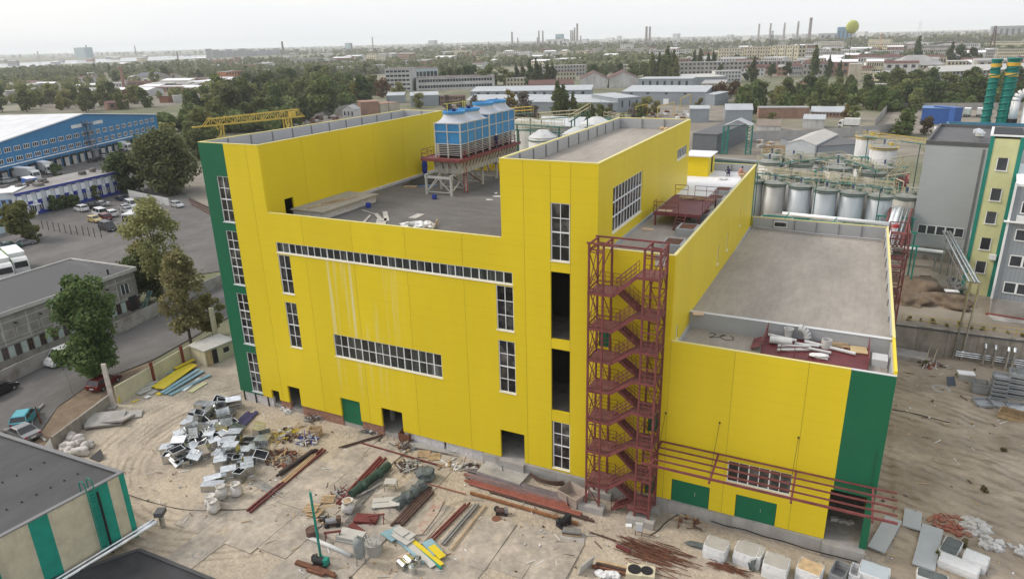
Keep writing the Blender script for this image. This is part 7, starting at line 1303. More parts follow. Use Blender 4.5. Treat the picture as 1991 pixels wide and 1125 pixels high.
tag(MB().lathe([(1.0, 0), (1.0, .12), (.6, .13), (.58, 0)], 20, tuple(V3(ZH(690, 620)))).bd('manhole_ring', CONC), 'pale concrete manhole ring on the dirt', 'manhole'); b = MB(); [b.beam(V3(ZH(500, 430), .0) + Vector((k * .8, 0, 0)), V3(ZH(590, 210), 1.6) + Vector((k * .8, 0, 0)), .07) for k in (0, 1)]; tag(b.bd('ladder_frame', YELR), 'pale ladder frame leaning on the retaining wall', 'ladder')
junk('rubbish with red scraps below the retaining wall', ZH(600, 390), 1.6, 60, [BRN, WHTP, PRED, SHG], .4, 51); tag(MB().cbox(V3(ZH(330, 290), .3), (4.6, 2.6, .5), -.1).bd('concrete_plate', CONC), 'large concrete plate at the wall foot beside the factory', 'plate'); hose('long rusty rail line on the dirt below the retaining wall', ZH, [(220, 440), (500, 480), (760, 520), (980, 570)], .06, RUST, .06, 'rail', 'rusty_rail')
hose('dark twisted cable on the dirt beside the green corner', ZH, [(180, 840), (300, 860), (520, 910), (700, 960), (880, 1000)], .05)
# shared roof workers
SKIN = M('skin', (.42, .26, .19), .6); 
def person(label, loc, rz, pose, top, legs, group=None):
    T = thing('person', label, 'person', loc, rz, group); sk = {'stand': {'hip': (0, 0, .92), 'chest': (0, .02, 1.3), 'neck': (0, .03, 1.5), 'head': (0, .05, 1.66), 'kneeL': (-.1, .03, .5), 'kneeR': (.1, .03, .5), 'footL': (-.1, 0, .06), 'footR': (.1, 0, .06), 'elL': (-.27, .05, 1.1), 'elR': (.27, .05, 1.1), 'haL': (-.25, .2, .9), 'haR': (.25, .2, .9)},
          'crouch': {'hip': (0, -.15, .38), 'chest': (0, .1, .72), 'neck': (0, .22, .9), 'head': (0, .3, 1.02), 'kneeL': (-.16, .25, .5), 'kneeR': (.16, .25, .5), 'footL': (-.14, .02, .06), 'footR': (.14, .02, .06), 'elL': (-.25, .35, .6), 'elR': (.25, .35, .6), 'haL': (-.15, .55, .4), 'haR': (.15, .55, .4)}}[pose]
    h, c, n, hd = [Vector(sk[q]) for q in ('hip', 'chest', 'neck', 'head')]
    verts = [h, c, n, hd, hd + Vector((0, .01, .1))] + [Vector(sk[q]) for q in ('kneeL', 'kneeR', 'footL', 'footR')] + [c + Vector((-.19, 0, .12)), c + Vector((.19, 0, .12))] + [Vector(sk[q]) for q in ('elL', 'elR', 'haL', 'haR')] + [h + Vector((-.1, 0, -.03)), h + Vector((.1, 0, -.03))] + [Vector(sk['footL']) + Vector((0, .18, -.01)), Vector(sk['footR']) + Vector((0, .18, -.01))]
    ed = [(0, 1), (1, 2), (2, 3), (3, 4), (0, 15), (15, 5), (5, 7), (7, 17), (0, 16), (16, 6), (6, 8), (8, 18), (1, 9), (9, 11), (11, 13), (1, 10), (10, 12), (12, 14)]
    rad = [.15, .17, .06, .1, .085, .07, .07, .05, .05, .08, .08, .05, .05, .04, .04, .1, .1, .04, .04]
    me = bpy.data.meshes.new('body'); me.from_pydata([tuple(q) for q in verts], ed, []); o = bpy.data.objects.new('body', me); COL.objects.link(o); o.parent = T; m = o.modifiers.new('skin', 'SKIN'); 
    for i, r in enumerate(rad): me.skin_vertices[0].data[i].radius = (r, r * .8)
    me.skin_vertices[0].data[0].use_root = True; o.modifiers.new('sub', 'SUBSURF').levels = 1; me.materials.append(top)
    MB().blob(hd + Vector((0, 0, .06)), (.11, .12, .13), 1, 2, .05).bd('helmet', legs, T, smooth=True); MB().blob(hd + Vector((0, .06, -.02)), (.075, .06, .1), 1, 2, .05).bd('face', SKIN, T, smooth=True); return T
person('crouching worker in dark violet clothes at the far edge of the middle roof', (46.3, 38.8, 20.56), .6, 'crouch', M('cloth_violet', (.05, .035, .08), .9), M('hair_dark', (.03, .025, .02), .9)); person('crouching worker in pinkish top beside the violet clad one', (47.6, 39.2, 20.56), -.8, 'crouch', M('cloth_pink', (.42, .2, .15), .9), MATS['hair_dark']); person('standing worker in navy overalls on the red cooling platform', (19.75, 27.8, 24.4), 1.2, 'stand', M('cloth_navy', (.02, .03, .1), .9), WHT)
b = MB(); [b.cbox((48.1 + ru(-.3, .3), 39.0 + ru(-1, 1), 20.7 + k * .05), (.7, .5, .2), ru(0, 3)) for k in range(6)]; tag(b.bd('cardboard_pile', WOOD), 'brown carton pile beside the crouching roof workers', 'carton pile')
b = MB(); b.blob((46, 36.2, 20.7), (.7, .5, .2), 3, 2, .5); tag(b.bd('white_film', WHTP), 'white film roll on the insulated middle roof', 'film')
# ================================================================ TREES
def crown(name, lobes, n, size, mat, seed, flat=0):
    """leaf-sized faces spread through the lobes of a crown; lobes: (cx,cy,cz,rx,ry,rz)"""
    r = np.random.default_rng(seed); L = np.array(lobes, float); vol = L[:, 3] * L[:, 4] * L[:, 5]; k = r.choice(len(L), n, p=vol / vol.sum())
    d = r.normal(size=(n, 3)); d /= np.linalg.norm(d, axis=1)[:, None]; rad = r.uniform(.25, 1.0, n) ** .45; rad *= 1 + .3 * np.abs(r.normal(size=n)) * (r.random(n) < .35)
    c = L[k, :3] + d * L[k, 3:] * rad[:, None]
    nrm = d * .6 + r.normal(size=(n, 3)) * .6 + np.array([0, 0, .35]); nrm /= np.linalg.norm(nrm, axis=1)[:, None]
    t = np.cross(nrm, r.normal(size=(n, 3))); t /= np.linalg.norm(t, axis=1)[:, None]; b = np.cross(nrm, t); s = size * r.uniform(.55, 1.35, n)[:, None]
    v = np.stack([c - t * s - b * s * .5, c + t * s * .2 - b * s * .75, c + t * s + b * s * .35, c - t * s * .15 + b * s * .8], 1).reshape(-1, 3)
    me = bpy.data.meshes.new(name); me.vertices.add(4 * n); me.vertices.foreach_set('co', v.astype(np.float32).ravel()); me.loops.add(4 * n); me.loops.foreach_set('vertex_index', np.arange(4 * n, dtype=np.int32)); me.polygons.add(n); me.polygons.foreach_set('loop_start', np.arange(0, 4 * n, 4, dtype=np.int32)); me.polygons.foreach_set('loop_total', np.full(n, 4, np.int32)); me.update(calc_edges=True); me.materials.append(mat); return me
BARK = M('bark', (.10, .08, .06), .95, 0, .3, 4, bump=.5)
def trunk(h, r, limbs, seed, spread):
    rr = random.Random(seed); b = MB(); p = Vector((0, 0, -.3)); q = Vector((rr.uniform(-.3, .3), rr.uniform(-.3, .3), h * .45)); b.tube(p, q, r, 8, r * .6); t = q + Vector((rr.uniform(-.3, .3), 0, h * .35)); b.tube(q, t, r * .6, 7, r * .2)
    for k in range(limbs):
        a = rr.uniform(0, 6.28); s = p + (q - p) * rr.uniform(.55, 1.0) if k % 2 else q + (t - q) * rr.uniform(0, .7); e = s + Vector((math.cos(a) * spread * rr.uniform(.5, .9), math.sin(a) * spread * rr.uniform(.5, .9), h * rr.uniform(.12, .3))); m = (s + e) / 2 + Vector((0, 0, h * .04)); b.tube(s, m, r * .34, 6, r * .22); b.tube(m, e, r * .22, 5, r * .08)
    return b.mesh('trunk', BARK)
def lobes_round(h, w, n, seed, z0=.3, top=.95, lo=.15, hi=.25):
    rr = random.Random(seed); o = []
    for k in range(n):
        f = rr.random(); z = h * (z0 + (top - z0) * f); R = w / 2 * math.sqrt(max(.05, 1 - ((f - .42) / .62) ** 2)); a = rr.uniform(0, 6.28); d = R * rr.uniform(.2, .85); s = w * rr.uniform(lo, hi); o.append((d * math.cos(a), d * math.sin(a), z, s, s, s * rr.uniform(.7, 1.0)))
    return o
def lobes_poplar(h, w, n, seed):
    rr = random.Random(seed); o = []
    for k in range(n): f = k / (n - 1); R = w / 2 * (.55 + .45 * math.sin(math.pi * min(1, f * .8 + .2))) * (1.05 - .75 * f ** 3); a = rr.uniform(0, 6.28); o.append((R * .35 * math.cos(a), R * .35 * math.sin(a), h * (.1 + .88 * f), R * .75, R * .75, h / n * 1.2))
    return o
LG = leafmat('leaf_green', (.07, .096, .03), (.175, .20, .065)); LD_ = leafmat('leaf_dark', (.052, .072, .028), (.125, .15, .055)); LO = leafmat('leaf_olive', (.13, .145, .05), (.27, .27, .10)); LY = leafmat('leaf_yellowing', (.13, .12, .025), (.24, .20, .045)); LR = leafmat('leaf_reddish', (.10, .055, .03), (.17, .10, .05)); LBR = leafmat('bare_twig', (.10, .085, .07), (.17, .145, .12))
def tree(label, p, h, w, mat, n, size, seed, grp=None, kind='round', nl=16, z0=.28, tr=.22, name='tree'):
    T = thing(name, label, 'tree', p, ru(0, 6), grp); lb = lobes_round(h, w, nl * 3, seed, z0, .96, .075, .16) if kind == 'round' else lobes_poplar(h, w, nl, seed)
    link('crown', crown('crown', lb, n, size, mat, seed), T); link('trunk', trunk(h, tr, 7, seed, w * .42), T); return T
random.seed(31)
def gt3(u, v, z=Z0): p = gp(u, v, z); return (p.x, p.y, z)
# nearby trees
tree('dense bright green tree leaning over the cream wall by the street', gt3(193, 738), 13.2, 8.8, leafmat('leaf_fresh', (.06, .10, .03), (.165, .21, .07)), 17000, .20, 3, nl=26, z0=.16, tr=.28)
LOP = leafmat('leaf_pale_olive', (.18, .195, .075), (.36, .36, .15))
tree('thin olive tree beside the site cabin and the green facade corner', gt3(372, 672), 13.2, 6.8, LOP, 6500, .19, 5, nl=24, z0=.2)
tree('tall thin olive tree before the parked coach', gt3(322, 590), 17.5, 9.0, LOP, 6500, .22, 6, nl=26, z0=.3)
tree('small olive tree at the foot of the green facade', gt3(415, 655), 6.5, 4.2, LO, 3500, .18, 7, nl=12, z0=.2)
tree('dark low tree against the old concrete block wall', gt3(290, 585), 8.5, 7.2, LD_, 9000, .2, 8, nl=18, z0=.12)
tree('small yellowing tree between the two olive trees', gt3(280, 560), 8, 5, LY, 2500, .2, 9, nl=10, z0=.3)
tree('huge dark tree left of the green factory corner', gt3(334, 374), 16.5, 18.5, leafmat('leaf_dark_olive', (.065, .072, .03), (.16, .155, .062)), 17000, .36, 10, nl=34, z0=.1, tr=.6)
tree('second huge dark tree behind the parked cars', gt3(246, 372), 11, 11, LD_, 8000, .34, 11, nl=24, z0=.1, tr=.5)
tree('olive tinged tree on the flank of the huge dark tree', gt3(302, 366), 14.5, 10, LO, 5000, .4, 12, nl=20, z0=.25)
tree('round green street tree by the grey sedan', gt3(45, 466), 8.2, 7.6, LG, 6000, .3, 13, nl=18, z0=.2)
for u, v, w, h, l in [(62, 470, 4.2, 2.8, 'dark round bush beside the street tree'), (125, 404, 5, 3.2, 'dark shrub along the office block'), (140, 402, 4.5, 3.0, 'green shrub in the office bed'), (108, 410, 3.0, 4.2, 'upright conifer shrub by the office entrance'), (186, 388, 3.2, 3.6, 'small round shrub at the office wall'), (112, 342, 4, 4, 'pale green shrub on the office roof edge')]: tree(l, gt3(u, v), h, w, LD_ if 'dark' in l else LG, 1500, .22, int(u), None, 'round', 8, .05, .08, 'shrub')
# prototypes for the wider landscape
def proto(kind, mat, h, w, n, size, seed, nl): return (crown('crown', lobes_round(h, w, nl, seed, .14) if kind == 'r' else lobes_poplar(h, w, nl, seed), n, size, mat, seed), trunk(h, .3, 5, seed, w * .35))
PR = {'g1': proto('r', LG, 12, 9, 1500, .55, 61, 16), 'g2': proto('r', LG, 10, 10, 1400, .55, 62, 14), 'd1': proto('r', LD_, 13, 10, 1600, .55, 63, 16), 'd2': proto('r', LD_, 11, 8, 1300, .55, 64, 14), 'o1': proto('r', LO, 11, 9, 1300, .55, 65, 15), 'o2': proto('r', LO, 9, 7.5, 1100, .5, 66, 12), 'y1': proto('r', LY, 10, 6, 1000, .5, 67, 12), 'r1': proto('r', LR, 9, 8, 1000, .5, 68, 12), 'p1': proto('p', LG, 21, 6.6, 3000, .5, 69, 16), 'p2': proto('p', LD_, 18, 5.8, 2400, .5, 70, 14), 'b1': proto('r', LBR, 10, 11, 1300, .45, 71, 16)}
KN = {'g1': 'green leafy', 'g2': 'broad green', 'd1': 'dark green', 'd2': 'slim dark green', 'o1': 'olive green', 'o2': 'small olive green', 'y1': 'yellowing', 'r1': 'reddish', 'p1': 'columnar green poplar', 'p2': 'columnar dark poplar', 'b1': 'bare twiggy'}
ntree = [0]
def ptree(k, p, s, where, grp):
    cm, tm = PR[k]; kn = KN[k]; T = thing('tree' if k[0] != 'p' else 'poplar_tree', f'{kn}{"" if "poplar" in kn else " tree"} {where}', 'tree', (p.x, p.y, Z0), ru(0, 6.28), grp); q = s * ru(.88, 1.14); T.scale = (q * ru(.9, 1.1), q * ru(.9, 1.1), q)
    link('crown', cm, T); link('trunk', tm, T); ntree[0] += 1
def inpoly(u, v, P):
    c = False; j = len(P) - 1
    for i in range(len(P)):
        if (P[i][1] > v) != (P[j][1] > v) and u < (P[j][0] - P[i][0]) * (v - P[i][1]) / (P[j][1] - P[i][1]) + P[i][0]: c = not c
        j = i
    return c
def wood(poly, n, kinds, s, where, grp, mind):
    P3 = [gp(u, v) for u, v in poly]; xs, ys = [p.x for p in P3], [p.y for p in P3]; W2 = [(p.x, p.y) for p in P3]; pts = []; t = 0
    while len(pts) < n and t < 40 * n:
        t += 1; x, y = ru(min(xs), max(xs)), ru(min(ys), max(ys))
        if inpoly(x, y, W2) and all((x - a) ** 2 + (y - b) ** 2 > mind ** 2 for a, b in pts): pts.append((x, y))
    for x, y in pts: ptree(random.choice(kinds), Vector((x, y, 0)), s * ru(.75, 1.2), where, grp)
wood([(312, 262), (330, 245), (405, 205), (500, 175), (600, 168), (690, 170), (702, 200), (640, 225), (590, 244), (540, 262), (420, 268)], 92, ['g1', 'g1', 'g2', 'd1', 'd2', 'o1', 'g2', 'g1', 'g2'], 1.35, 'in the wood behind the yellow gantry crane', 'wood behind the gantry crane', 9)
wood([(1425, 222), (1450, 185), (1560, 178), (1690, 182), (1700, 214), (1600, 218)], 44, ['g1', 'g2', 'd1', 'o1', 'g2', 'y1', 'g1'], .9, 'in the thicket behind the brick wall sheds', 'thicket behind the brick sheds', 5)
wood([(1395, 200), (1450, 205), (1440, 180), (1415, 178)], 5, ['r1', 'r1', 'o1'], .9, 'at the corner of the beige workshop', 'trees at the beige workshop', 6)
wood([(1700, 215), (1745, 222), (1780, 215), (1991, 215), (1991, 172), (1880, 172), (1780, 165), (1700, 170)], 44, ['g1', 'd1', 'g2', 'g2', 'd2', 'o1'], 1.0, 'on the slope below the long apartment block', 'trees on the slope', 6)
wood([(0, 215), (100, 222), (230, 216), (300, 208), (330, 195), (200, 190), (60, 200)], 22, ['g1', 'g2', 'o1', 'd1', 'o2', 'y1'], 1.15, 'behind the blue warehouse roof', 'trees behind the blue warehouse', 11)
wood([(335, 312), (395, 275), (432, 280), (405, 335), (350, 340)], 7, ['d1', 'o1', 'g1'], 1.0, 'between the huge dark tree and the factory', 'trees beside the huge dark tree', 6)
wood([(0, 175), (330, 172), (440, 165), (430, 148), (200, 140), (0, 148)], 20, ['g1', 'd1', 'd2', 'o1', 'p2', 'g2'], 1.1, 'among the old sheds across the rail yard', 'trees among the old sheds', 16)
for u, v, k, s, w in [(1085, 238, 'p1', .98, 'tallest of the group behind the coned tanks'), (1096, 236, 'p1', .92, 'beside the tallest one behind the coned tanks'), (1114, 238, 'p1', .74, 'slimmest of the group behind the coned tanks'), (1018, 236, 'b1', 1.25, 'behind the last cooling tower'), (990, 222, 'y1', 1.3, 'beside the bare one behind the cooling towers'), (1040, 240, 'b1', .8, 'left of the poplar group'), (700, 205, 'y1', 1.5, 'standing at the railway cutting'), (708, 205, 'd2', 1.6, 'standing at the railway cutting beside the yellowing one'), (1765, 262, 'g2', 1.05, 'standing alone in the yard before the blue container hall'), (1800, 262, 'r1', .7, 'beside the lone yard tree'), (815, 210, 'o2', .9, 'between the grey sheds beyond the left wing'), (775, 195, 'o1', 1.0, 'before the white hall'), (745, 190, 'r1', 1.3, 'at the corner of the white hall'), (730, 185, 'g2', 1.3, 'left of the white hall'), (1145, 232, 'o2', .8, 'low behind the tower roof'), (1165, 232, 'g2', .7, 'low behind the tower roof parapet'), (1255, 225, 'o2', .9, 'before the grey sheds'), (1275, 222, 'o2', .8, 'by the grey sheds'), (1360, 212, 'o2', .7, 'at the end of the grey shed'), (1645, 232, 'y1', .6, 'by the low sheds'), (1660, 235, 'o2', .7, 'by the low sheds near the truck'), (1500, 240, 'o2', .6, 'before the brick wall'), (5, 218, 'd1', 1.4, 'at the left edge behind the white roof')]: ptree(k, gp(u, v), s, w, 'single trees near the sheds')
for (u0, u1, v, n, k) in [(1000, 1080, 168, 7, 'p2'), (930, 1000, 168, 5, 'g1'), (1265, 1320, 158, 6, 'p1'), (1215, 1262, 152, 3, 'g1'), (1140, 1210, 152, 4, 'g2'), (1340, 1395, 140, 4, 'p2'), (860, 930, 165, 5, 'd1')]:
    for i in range(n): ptree(k, gp(u0 + (u1 - u0) * (i + ru(.2, .8)) / n, v + ru(-4, 4)), ru(.95, 1.3), 'in the belt between the sheds and the far town', 'tree belt before the far town')
for u, v, k, s in [(1463, 160, 'p2', 1.2), (1455, 158, 'd1', 1.0), (1582, 150, 'p1', 1.5), (1530, 150, 'd2', 1.1), (1610, 150, 'p2', 1.1), (1630, 160, 'p2', .8), (1780, 130, 'p2', 1.7), (1845, 128, 'p2', 1.4), (1866, 128, 'd1', 1.5), (1890, 128, 'd1', 1.5), (1400, 150, 'd2', 1.0), (1500, 150, 'd2', .9)]: ptree(k, gp(u, v), s, 'standing between the apartment blocks', 'trees between the apartment blocks')
wood([(1108, 240), (1240, 240), (1245, 224), (1110, 226)], 12, ['o2', 'g2', 'b1'], .55, 'in the scrub between the coned tanks and the grey shed', 'scrub behind the tower', 5)
wood([(860, 222), (1000, 226), (1000, 210), (860, 212)], 9, ['o2', 'b1', 'y1'], .6, 'in the scrub before the pale roofed sheds', 'scrub before the sheds', 5)
# far woods and town green: beyond counting
LF = leafmat('leaf_far', (.09, .105, .052), (.19, .205, .105))
FWQ = [(312, 256), (405, 215), (500, 182), (690, 176), (700, 202), (590, 240), (540, 258), (420, 264)], [(1425, 224), (1450, 188), (1690, 184), (1740, 222), (1790, 212), (1991, 214), (1991, 180)]
def far_woods(name, label, poly, n, hmin, hmax, mat, seed, per=22, cl=-.55, fs=.004):
    r = np.random.default_rng(seed); P3 = [gp(u, v) for u, v in poly]; W2 = [(p.x, p.y) for p in P3]; pts = []; us = [q[0] for q in poly]; vs_ = [q[1] for q in poly]
    while len(pts) < n:
        u, v = r.uniform(min(us), max(us)), r.uniform(min(vs_), max(vs_))
        if not inpoly(u, v, poly): continue
        p = gp(u, v)
        if noise.noise(Vector((p.x * fs, p.y * fs, seed * 3.7))) < cl + .35 * r.random(): continue
        pts.append((p.x, p.y))
    pts = np.array(pts); m = len(pts) * per; h = np.repeat(r.uniform(hmin, hmax, len(pts)), per); c = np.repeat(pts, per, 0); d = r.normal(size=(m, 3)); d /= np.linalg.norm(d, axis=1)[:, None]
    w = h * np.repeat(r.uniform(.3, .55, len(pts)), per); ctr = np.column_stack([c[:, 0] + d[:, 0] * w, c[:, 1] + d[:, 1] * w, Z0 + h * .52 + d[:, 2] * h * .46]); s = (h * .16)[:, None] * r.uniform(.7, 1.4, (m, 1)); nrm = d + r.normal(size=(m, 3)) * .4; nrm /= np.linalg.norm(nrm, axis=1)[:, None]
    t = np.cross(nrm, r.normal(size=(m, 3))); t /= np.linalg.norm(t, axis=1)[:, None]; b = np.cross(nrm, t); v = np.stack([ctr - t * s - b * s * .6, ctr + t * s * .3 - b * s, ctr + t * s + b * s * .5, ctr - t * s * .3 + b * s], 1).reshape(-1, 3)
    me = bpy.data.meshes.new(name); k = m; me.vertices.add(4 * k); me.vertices.foreach_set('co', v.astype(np.float32).ravel()); me.loops.add(4 * k); me.loops.foreach_set('vertex_index', np.arange(4 * k, dtype=np.int32)); me.polygons.add(k); me.polygons.foreach_set('loop_start', np.arange(0, 4 * k, 4, dtype=np.int32)); me.polygons.foreach_set('loop_total', np.full(k, 4, np.int32)); me.update(calc_edges=True); me.materials.append(mat)
    o = bpy.data.objects.new(name, me); COL.objects.link(o); o['kind'] = 'stuff'; tag(o, label, 'trees')
far_woods('far_woods', 'distant mass of trees between the rail yard and the river', [(0, 143), (0, 160), (460, 154), (700, 150), (700, 113), (430, 122), (200, 134)], 1000, 8, 14, LF, 1, 26, -.15, .006)
far_woods('far_woods', 'distant dark woods in the middle distance behind the factory sheds', [(690, 150), (1000, 150), (1230, 148), (1400, 128), (1400, 98), (900, 98), (690, 108)], 900, 8, 15, LF, 2, 26, -.12, .006)
far_woods('far_woods', 'distant greenery of the town behind the apartment blocks', [(1390, 128), (1560, 130), (1991, 128), (1991, 78), (1400, 85)], 520, 7, 13, LF, 3, 24, -.1, .008)
far_woods('far_woods', 'hazy tree mass along the horizon', [(0, 108), (0, 116), (430, 106), (700, 110), (1991, 84), (1991, 66), (1400, 72), (700, 90)], 1900, 12, 22, LF, 4, 14, -.2, .0012)
far_woods('undergrowth', 'dense undergrowth filling the wood behind the gantry crane', FWQ[0], 190, 5, 10, LG, 6, 130)
far_woods('undergrowth', 'dense undergrowth filling the thicket and slope behind the silos', FWQ[1], 130, 3, 6, LG, 7, 90)
far_woods('far_woods', 'greenery scattered among the old sheds beyond the warehouse', [(0, 160), (0, 208), (300, 196), (440, 182), (500, 160), (300, 150)], 170, 5, 9, LO, 5, 40)
SCR = crown('crown', lobes_round(1.2, 1.6, 6, 81, .1), 260, .12, leafmat('weed', (.14, .14, .06), (.30, .27, .13)), 81)
for i, (x, y) in enumerate([(70, 3), (72, 5), (74.2, 14), (76.5, 22), (71, 30), (80, 36), (83, 39), (78, 38.5), (85, 28), (74, 38), (76, 40.5), (70.8, 39.5), (68.5, 8), (80, 12), (88, 40), (91, 41.5)] ): o = link('weed_clump', SCR, None, (x, y, gh(x, y) - .05), i, [ru(.3, .7)] * 3); tag(o, 'dry weed clump on the bare dirt beside the factory', 'weeds', 'weed clumps on the dirt')
for i in range(26): x = 69 + i * 1.3; o = link('weed_clump', SCR, None, (x, 44.8 + ru(-.4, .9), ZT - .05), i, [ru(.3, .7)] * 3); tag(o, 'weed clump along the yellow terrace railing', 'weeds', 'weeds along the railing')
# ================================================================ BUILDINGS OF THE MIDDLE AND FAR DISTANCE
SHED = M('shed_grey_blue', (.25, .275, .30), .6, 0, .08, .2, stripe=(-1.5, .08, .93)); SROOF = M('shed_roof', (.36, .38, .395), .55, 0, .1, .2, stripe=(-1.2, .1, .92)); BRWN = M('brown_roof', (.105, .05, .042), .8, 0, .15); OWHT = M('old_white', (.46, .455, .44), .85, 0, .2, .12, grime=.6); BEI = M('beige_render', (.40, .36, .29), .9, 0, .15, .15, grime=.5); CRM = M('cream_render', (.46, .42, .31), .9, 0, .12, .2, grime=.3); PNL = M('panel_block', (.33, .315, .29), .9, 0, .18, .15, grime=.5); SLATE = M('asbestos_roof', (.30, .295, .29), .9, 0, .2, .15); BRK2 = M('far_brick', (.27, .165, .12), .9, 0, .2, .3); ORNG = M('orange_render', (.42, .19, .10), .85, 0, .1); CBLUE = M('container_blue', (.025, .09, .30), .5, 0, .1); RUSTR = M('rusty_red_sheet', (.10, .04, .04), .85, 0, .25, .3); FARG = M('far_grey', (.28, .285, .29), .9, 0, .15, .05); FBL = M('far_blue_glass', (.2, .3, .33), .5)
def B(name, label, a, b, D_, h, wall, roof, rt='f', rise=0, win=None, cat='building', side=None, grp=None, over=.2, par=0, sill=None):
    if h < 0: h = zt(gp(*a), -h) - Z0
    T, W_, D_ = block(name, label, cat, a, b, D_, h, wall, roof, rt=rt, rise=rise, over=over, par=par, group=grp)
    if win:
        n, rows = win[:2]; fill = win[2] if len(win) > 2 else .5; st = h / rows
        for r_ in range(rows): wins(T, 'f', n, r_ * st + st * .32, r_ * st + st * .78, .03 * W_, .97 * W_, W_, D_, fill)
    if side:
        n, rows = side[:2]; st = h / rows
        for r_ in range(rows):
            wins(T, 'r', n, r_ * st + st * .32, r_ * st + st * .78, .05 * D_, .95 * D_, W_, D_, .5)
    return T
B('grey_shed', 'long grey shed with blue grey roof behind the poplar trees', (1034, 216), (1201, 218), 24, -198, SHED, SROOF, 'm', 2.2, (1, 1, .04), 'shed')
T = B('grey_shed', 'grey shed with small windows and two doorways beyond the tower', (1208, 202), (1371, 204), 26, -178, SHED, SROOF, 'm', 2.0, None, 'shed')
for x in (6, 16, 27, 38): link('window', wmesh.get((WGL.name, '')) or (wins(T, 'f', 1, 5, 6, 2, 3, 10, 10) or wmesh[(WGL.name, '')]), T, (x, 0, 6.2), 0, (1.6, 1, .8))
for x, m in ((15, BLK), (27, WHT)): MB().box(x - 1.6, -.1, 0, x + 1.6, -.005, 3.2).bd('doorway', m, T)
B('grey_shed', 'low grey shed annex at the end of the two doorway shed', (1371, 204), (1389, 205), 14, 6, SHED, SROOF, 'm', .8, None, 'shed'); B('grey_shed', 'end bay of the long grey shed with white door', (1201, 218), (1246, 214), 24, 7.2, SHED, SROOF, 'm', 1, (3, 1, .2), 'shed')
B('grey_shed', 'long low shed with pale roof behind the bare tree', (906, 206), (1045, 206), 16, -195, OWHT, SROOF, 'm', 2.2, (9, 1, .5), 'shed'); B('grey_shed', 'long low shed behind the pale roofed one', (915, 190), (1150, 187), 22, -178, SHED, SROOF, 'm', 2, (12, 1, .3), 'shed')
B('gable_hall', 'white gable fronted hall with brown roof', (1128, 172), (1181, 171), 40, 7, OWHT, BRWN, 'G', 5, None, 'hall', over=.5); B('gable_hall', 'second white gable fronted hall with brown roof beside the first', (1184, 171), (1240, 170), 40, 7, OWHT, BRWN, 'G', 5, None, 'hall', over=.5)
B('brown_roof_shed', 'low shed with wide brown roof left of the gable halls', (1028, 176), (1116, 174), 26, 4, SHED, BRWN, 'g', 3.2, None, 'shed'); B('grey_shed', 'grey shed with blue doors behind the gable halls', (1240, 172), (1345, 172), 30, 7, SHED, SROOF, 'f', 0, (7, 1, .3), 'shed'); B('flat_hall', 'broad pale flat roofed hall behind the grey sheds', (1335, 166), (1412, 164), 50, 6, SHED, SHG, 'f', 0, None, 'hall')
B('beige_workshop', 'beige three storey workshop with dark windows', (1362, 190), (1408, 190), 40, -163, BEI, SLATE, 'f', 0, (4, 3, .3), 'workshop', (9, 3)); B('white_office', 'white office with blue framed windows beyond the workshop', (1389, 160), (1441, 159), 16, -139, M('office_pale', (.5, .5, .49), .8), SLATE, 'f', 0, (8, 3), 'office', (3, 3))
for i, (a, b, h, n, l) in enumerate([((1394, 127), (1443, 127), 95, 9, 'five storey panel apartment block with balconies, first section'), ((1444, 127), (1497, 127), 92, 10, 'five storey panel apartment block, middle section with chimney boxes'), ((1498, 127), (1549, 128), 89, 10, 'five storey panel apartment block, section with blank grey end wall')]):
    h = zt(gp(*a), h) - Z0; T = B('apartment_block', l, a, b, 14, h, CRM, PNL, 'f', 0, (n, 5, .42), 'apartments', (2, 5)); W_ = (gp(*b) - gp(*a)).length
    for k in range(3):
        for r_ in range(5): MB().box(W_ * (.15 + .3 * k), -1.1, r_ * h / 5 + .6, W_ * (.15 + .3 * k) + 3.2, -.05, r_ * h / 5 + 1.7).bd('balcony', OWHT, T)
    for k in range(4): MB().box(W_ * (.1 + .25 * k), 5, h, W_ * (.1 + .25 * k) + 2, 7, h + 1.8).bd('roof_box', PNL, T)
B('apartment_block', 'lower grey apartment row with cluttered balconies before the cream blocks', (1315, 146), (1540, 143), 13, -122, PNL, SLATE, 'f', 0, (26, 3, .55), 'apartments'); B('apartment_block', 'small apartment block with balconies among trees', (1200, 146), (1243, 145), 12, 10, BEI, PNL, 'f', 0, (7, 3, .5), 'apartments'); B('apartment_block', 'white panel apartment block behind the brown roofs', (1052, 150), (1140, 147), 13, 11, PNL, PNL, 'f', 0, (14, 3, .5), 'apartments'); B('cream_house', 'long cream house with two rows of windows behind the gable halls', (1064, 159), (1120, 157), 12, 8, CRM, BRWN, 'f', 0, (9, 2), 'house'); B('cream_house', 'small cream flat roofed house left of the brown roof shed', (984, 169), (1032, 168), 12, 7, CRM, SLATE, 'f', 0, (7, 2), 'house')
B('brown_house', 'small house with slate hip roof in the thicket', (1552, 172), (1592, 173), 10, 5.6, BRK2, SLATE, 'h', 3, (5, 2), 'house', (3, 2)); B('slab_block', 'blank concrete slab block with rows of windows on its side', (1648, 160), (1672, 160), 30, -126, BEI, PNL, 'f', 0, None, 'building', (9, 4)); B('beige_block', 'beige three storey block above the thicket', (1684, 163), (1716, 164), 28, -141, CRM, SLATE, 'f', 0, (2, 3, .2), 'building', (7, 3)); B('stair_house', 'narrow pale tower house in the thicket', (1680, 200), (1712, 201), 9, -164, BEI, PNL, 'f', 0, (2, 3, .4), 'building', (2, 3)); B('grey_block', 'long grey three storey block on the rise', (1693, 138), (1738, 136), 14, -117, PNL, SLATE, 'f', 0, (11, 3), 'building'); B('hip_roof_school', 'large beige building with broad hip roof', (1742, 149), (1836, 147), 26, -128, CRM, SLATE, 'h', 8, (13, 3), 'building', (5, 3), over=.8)
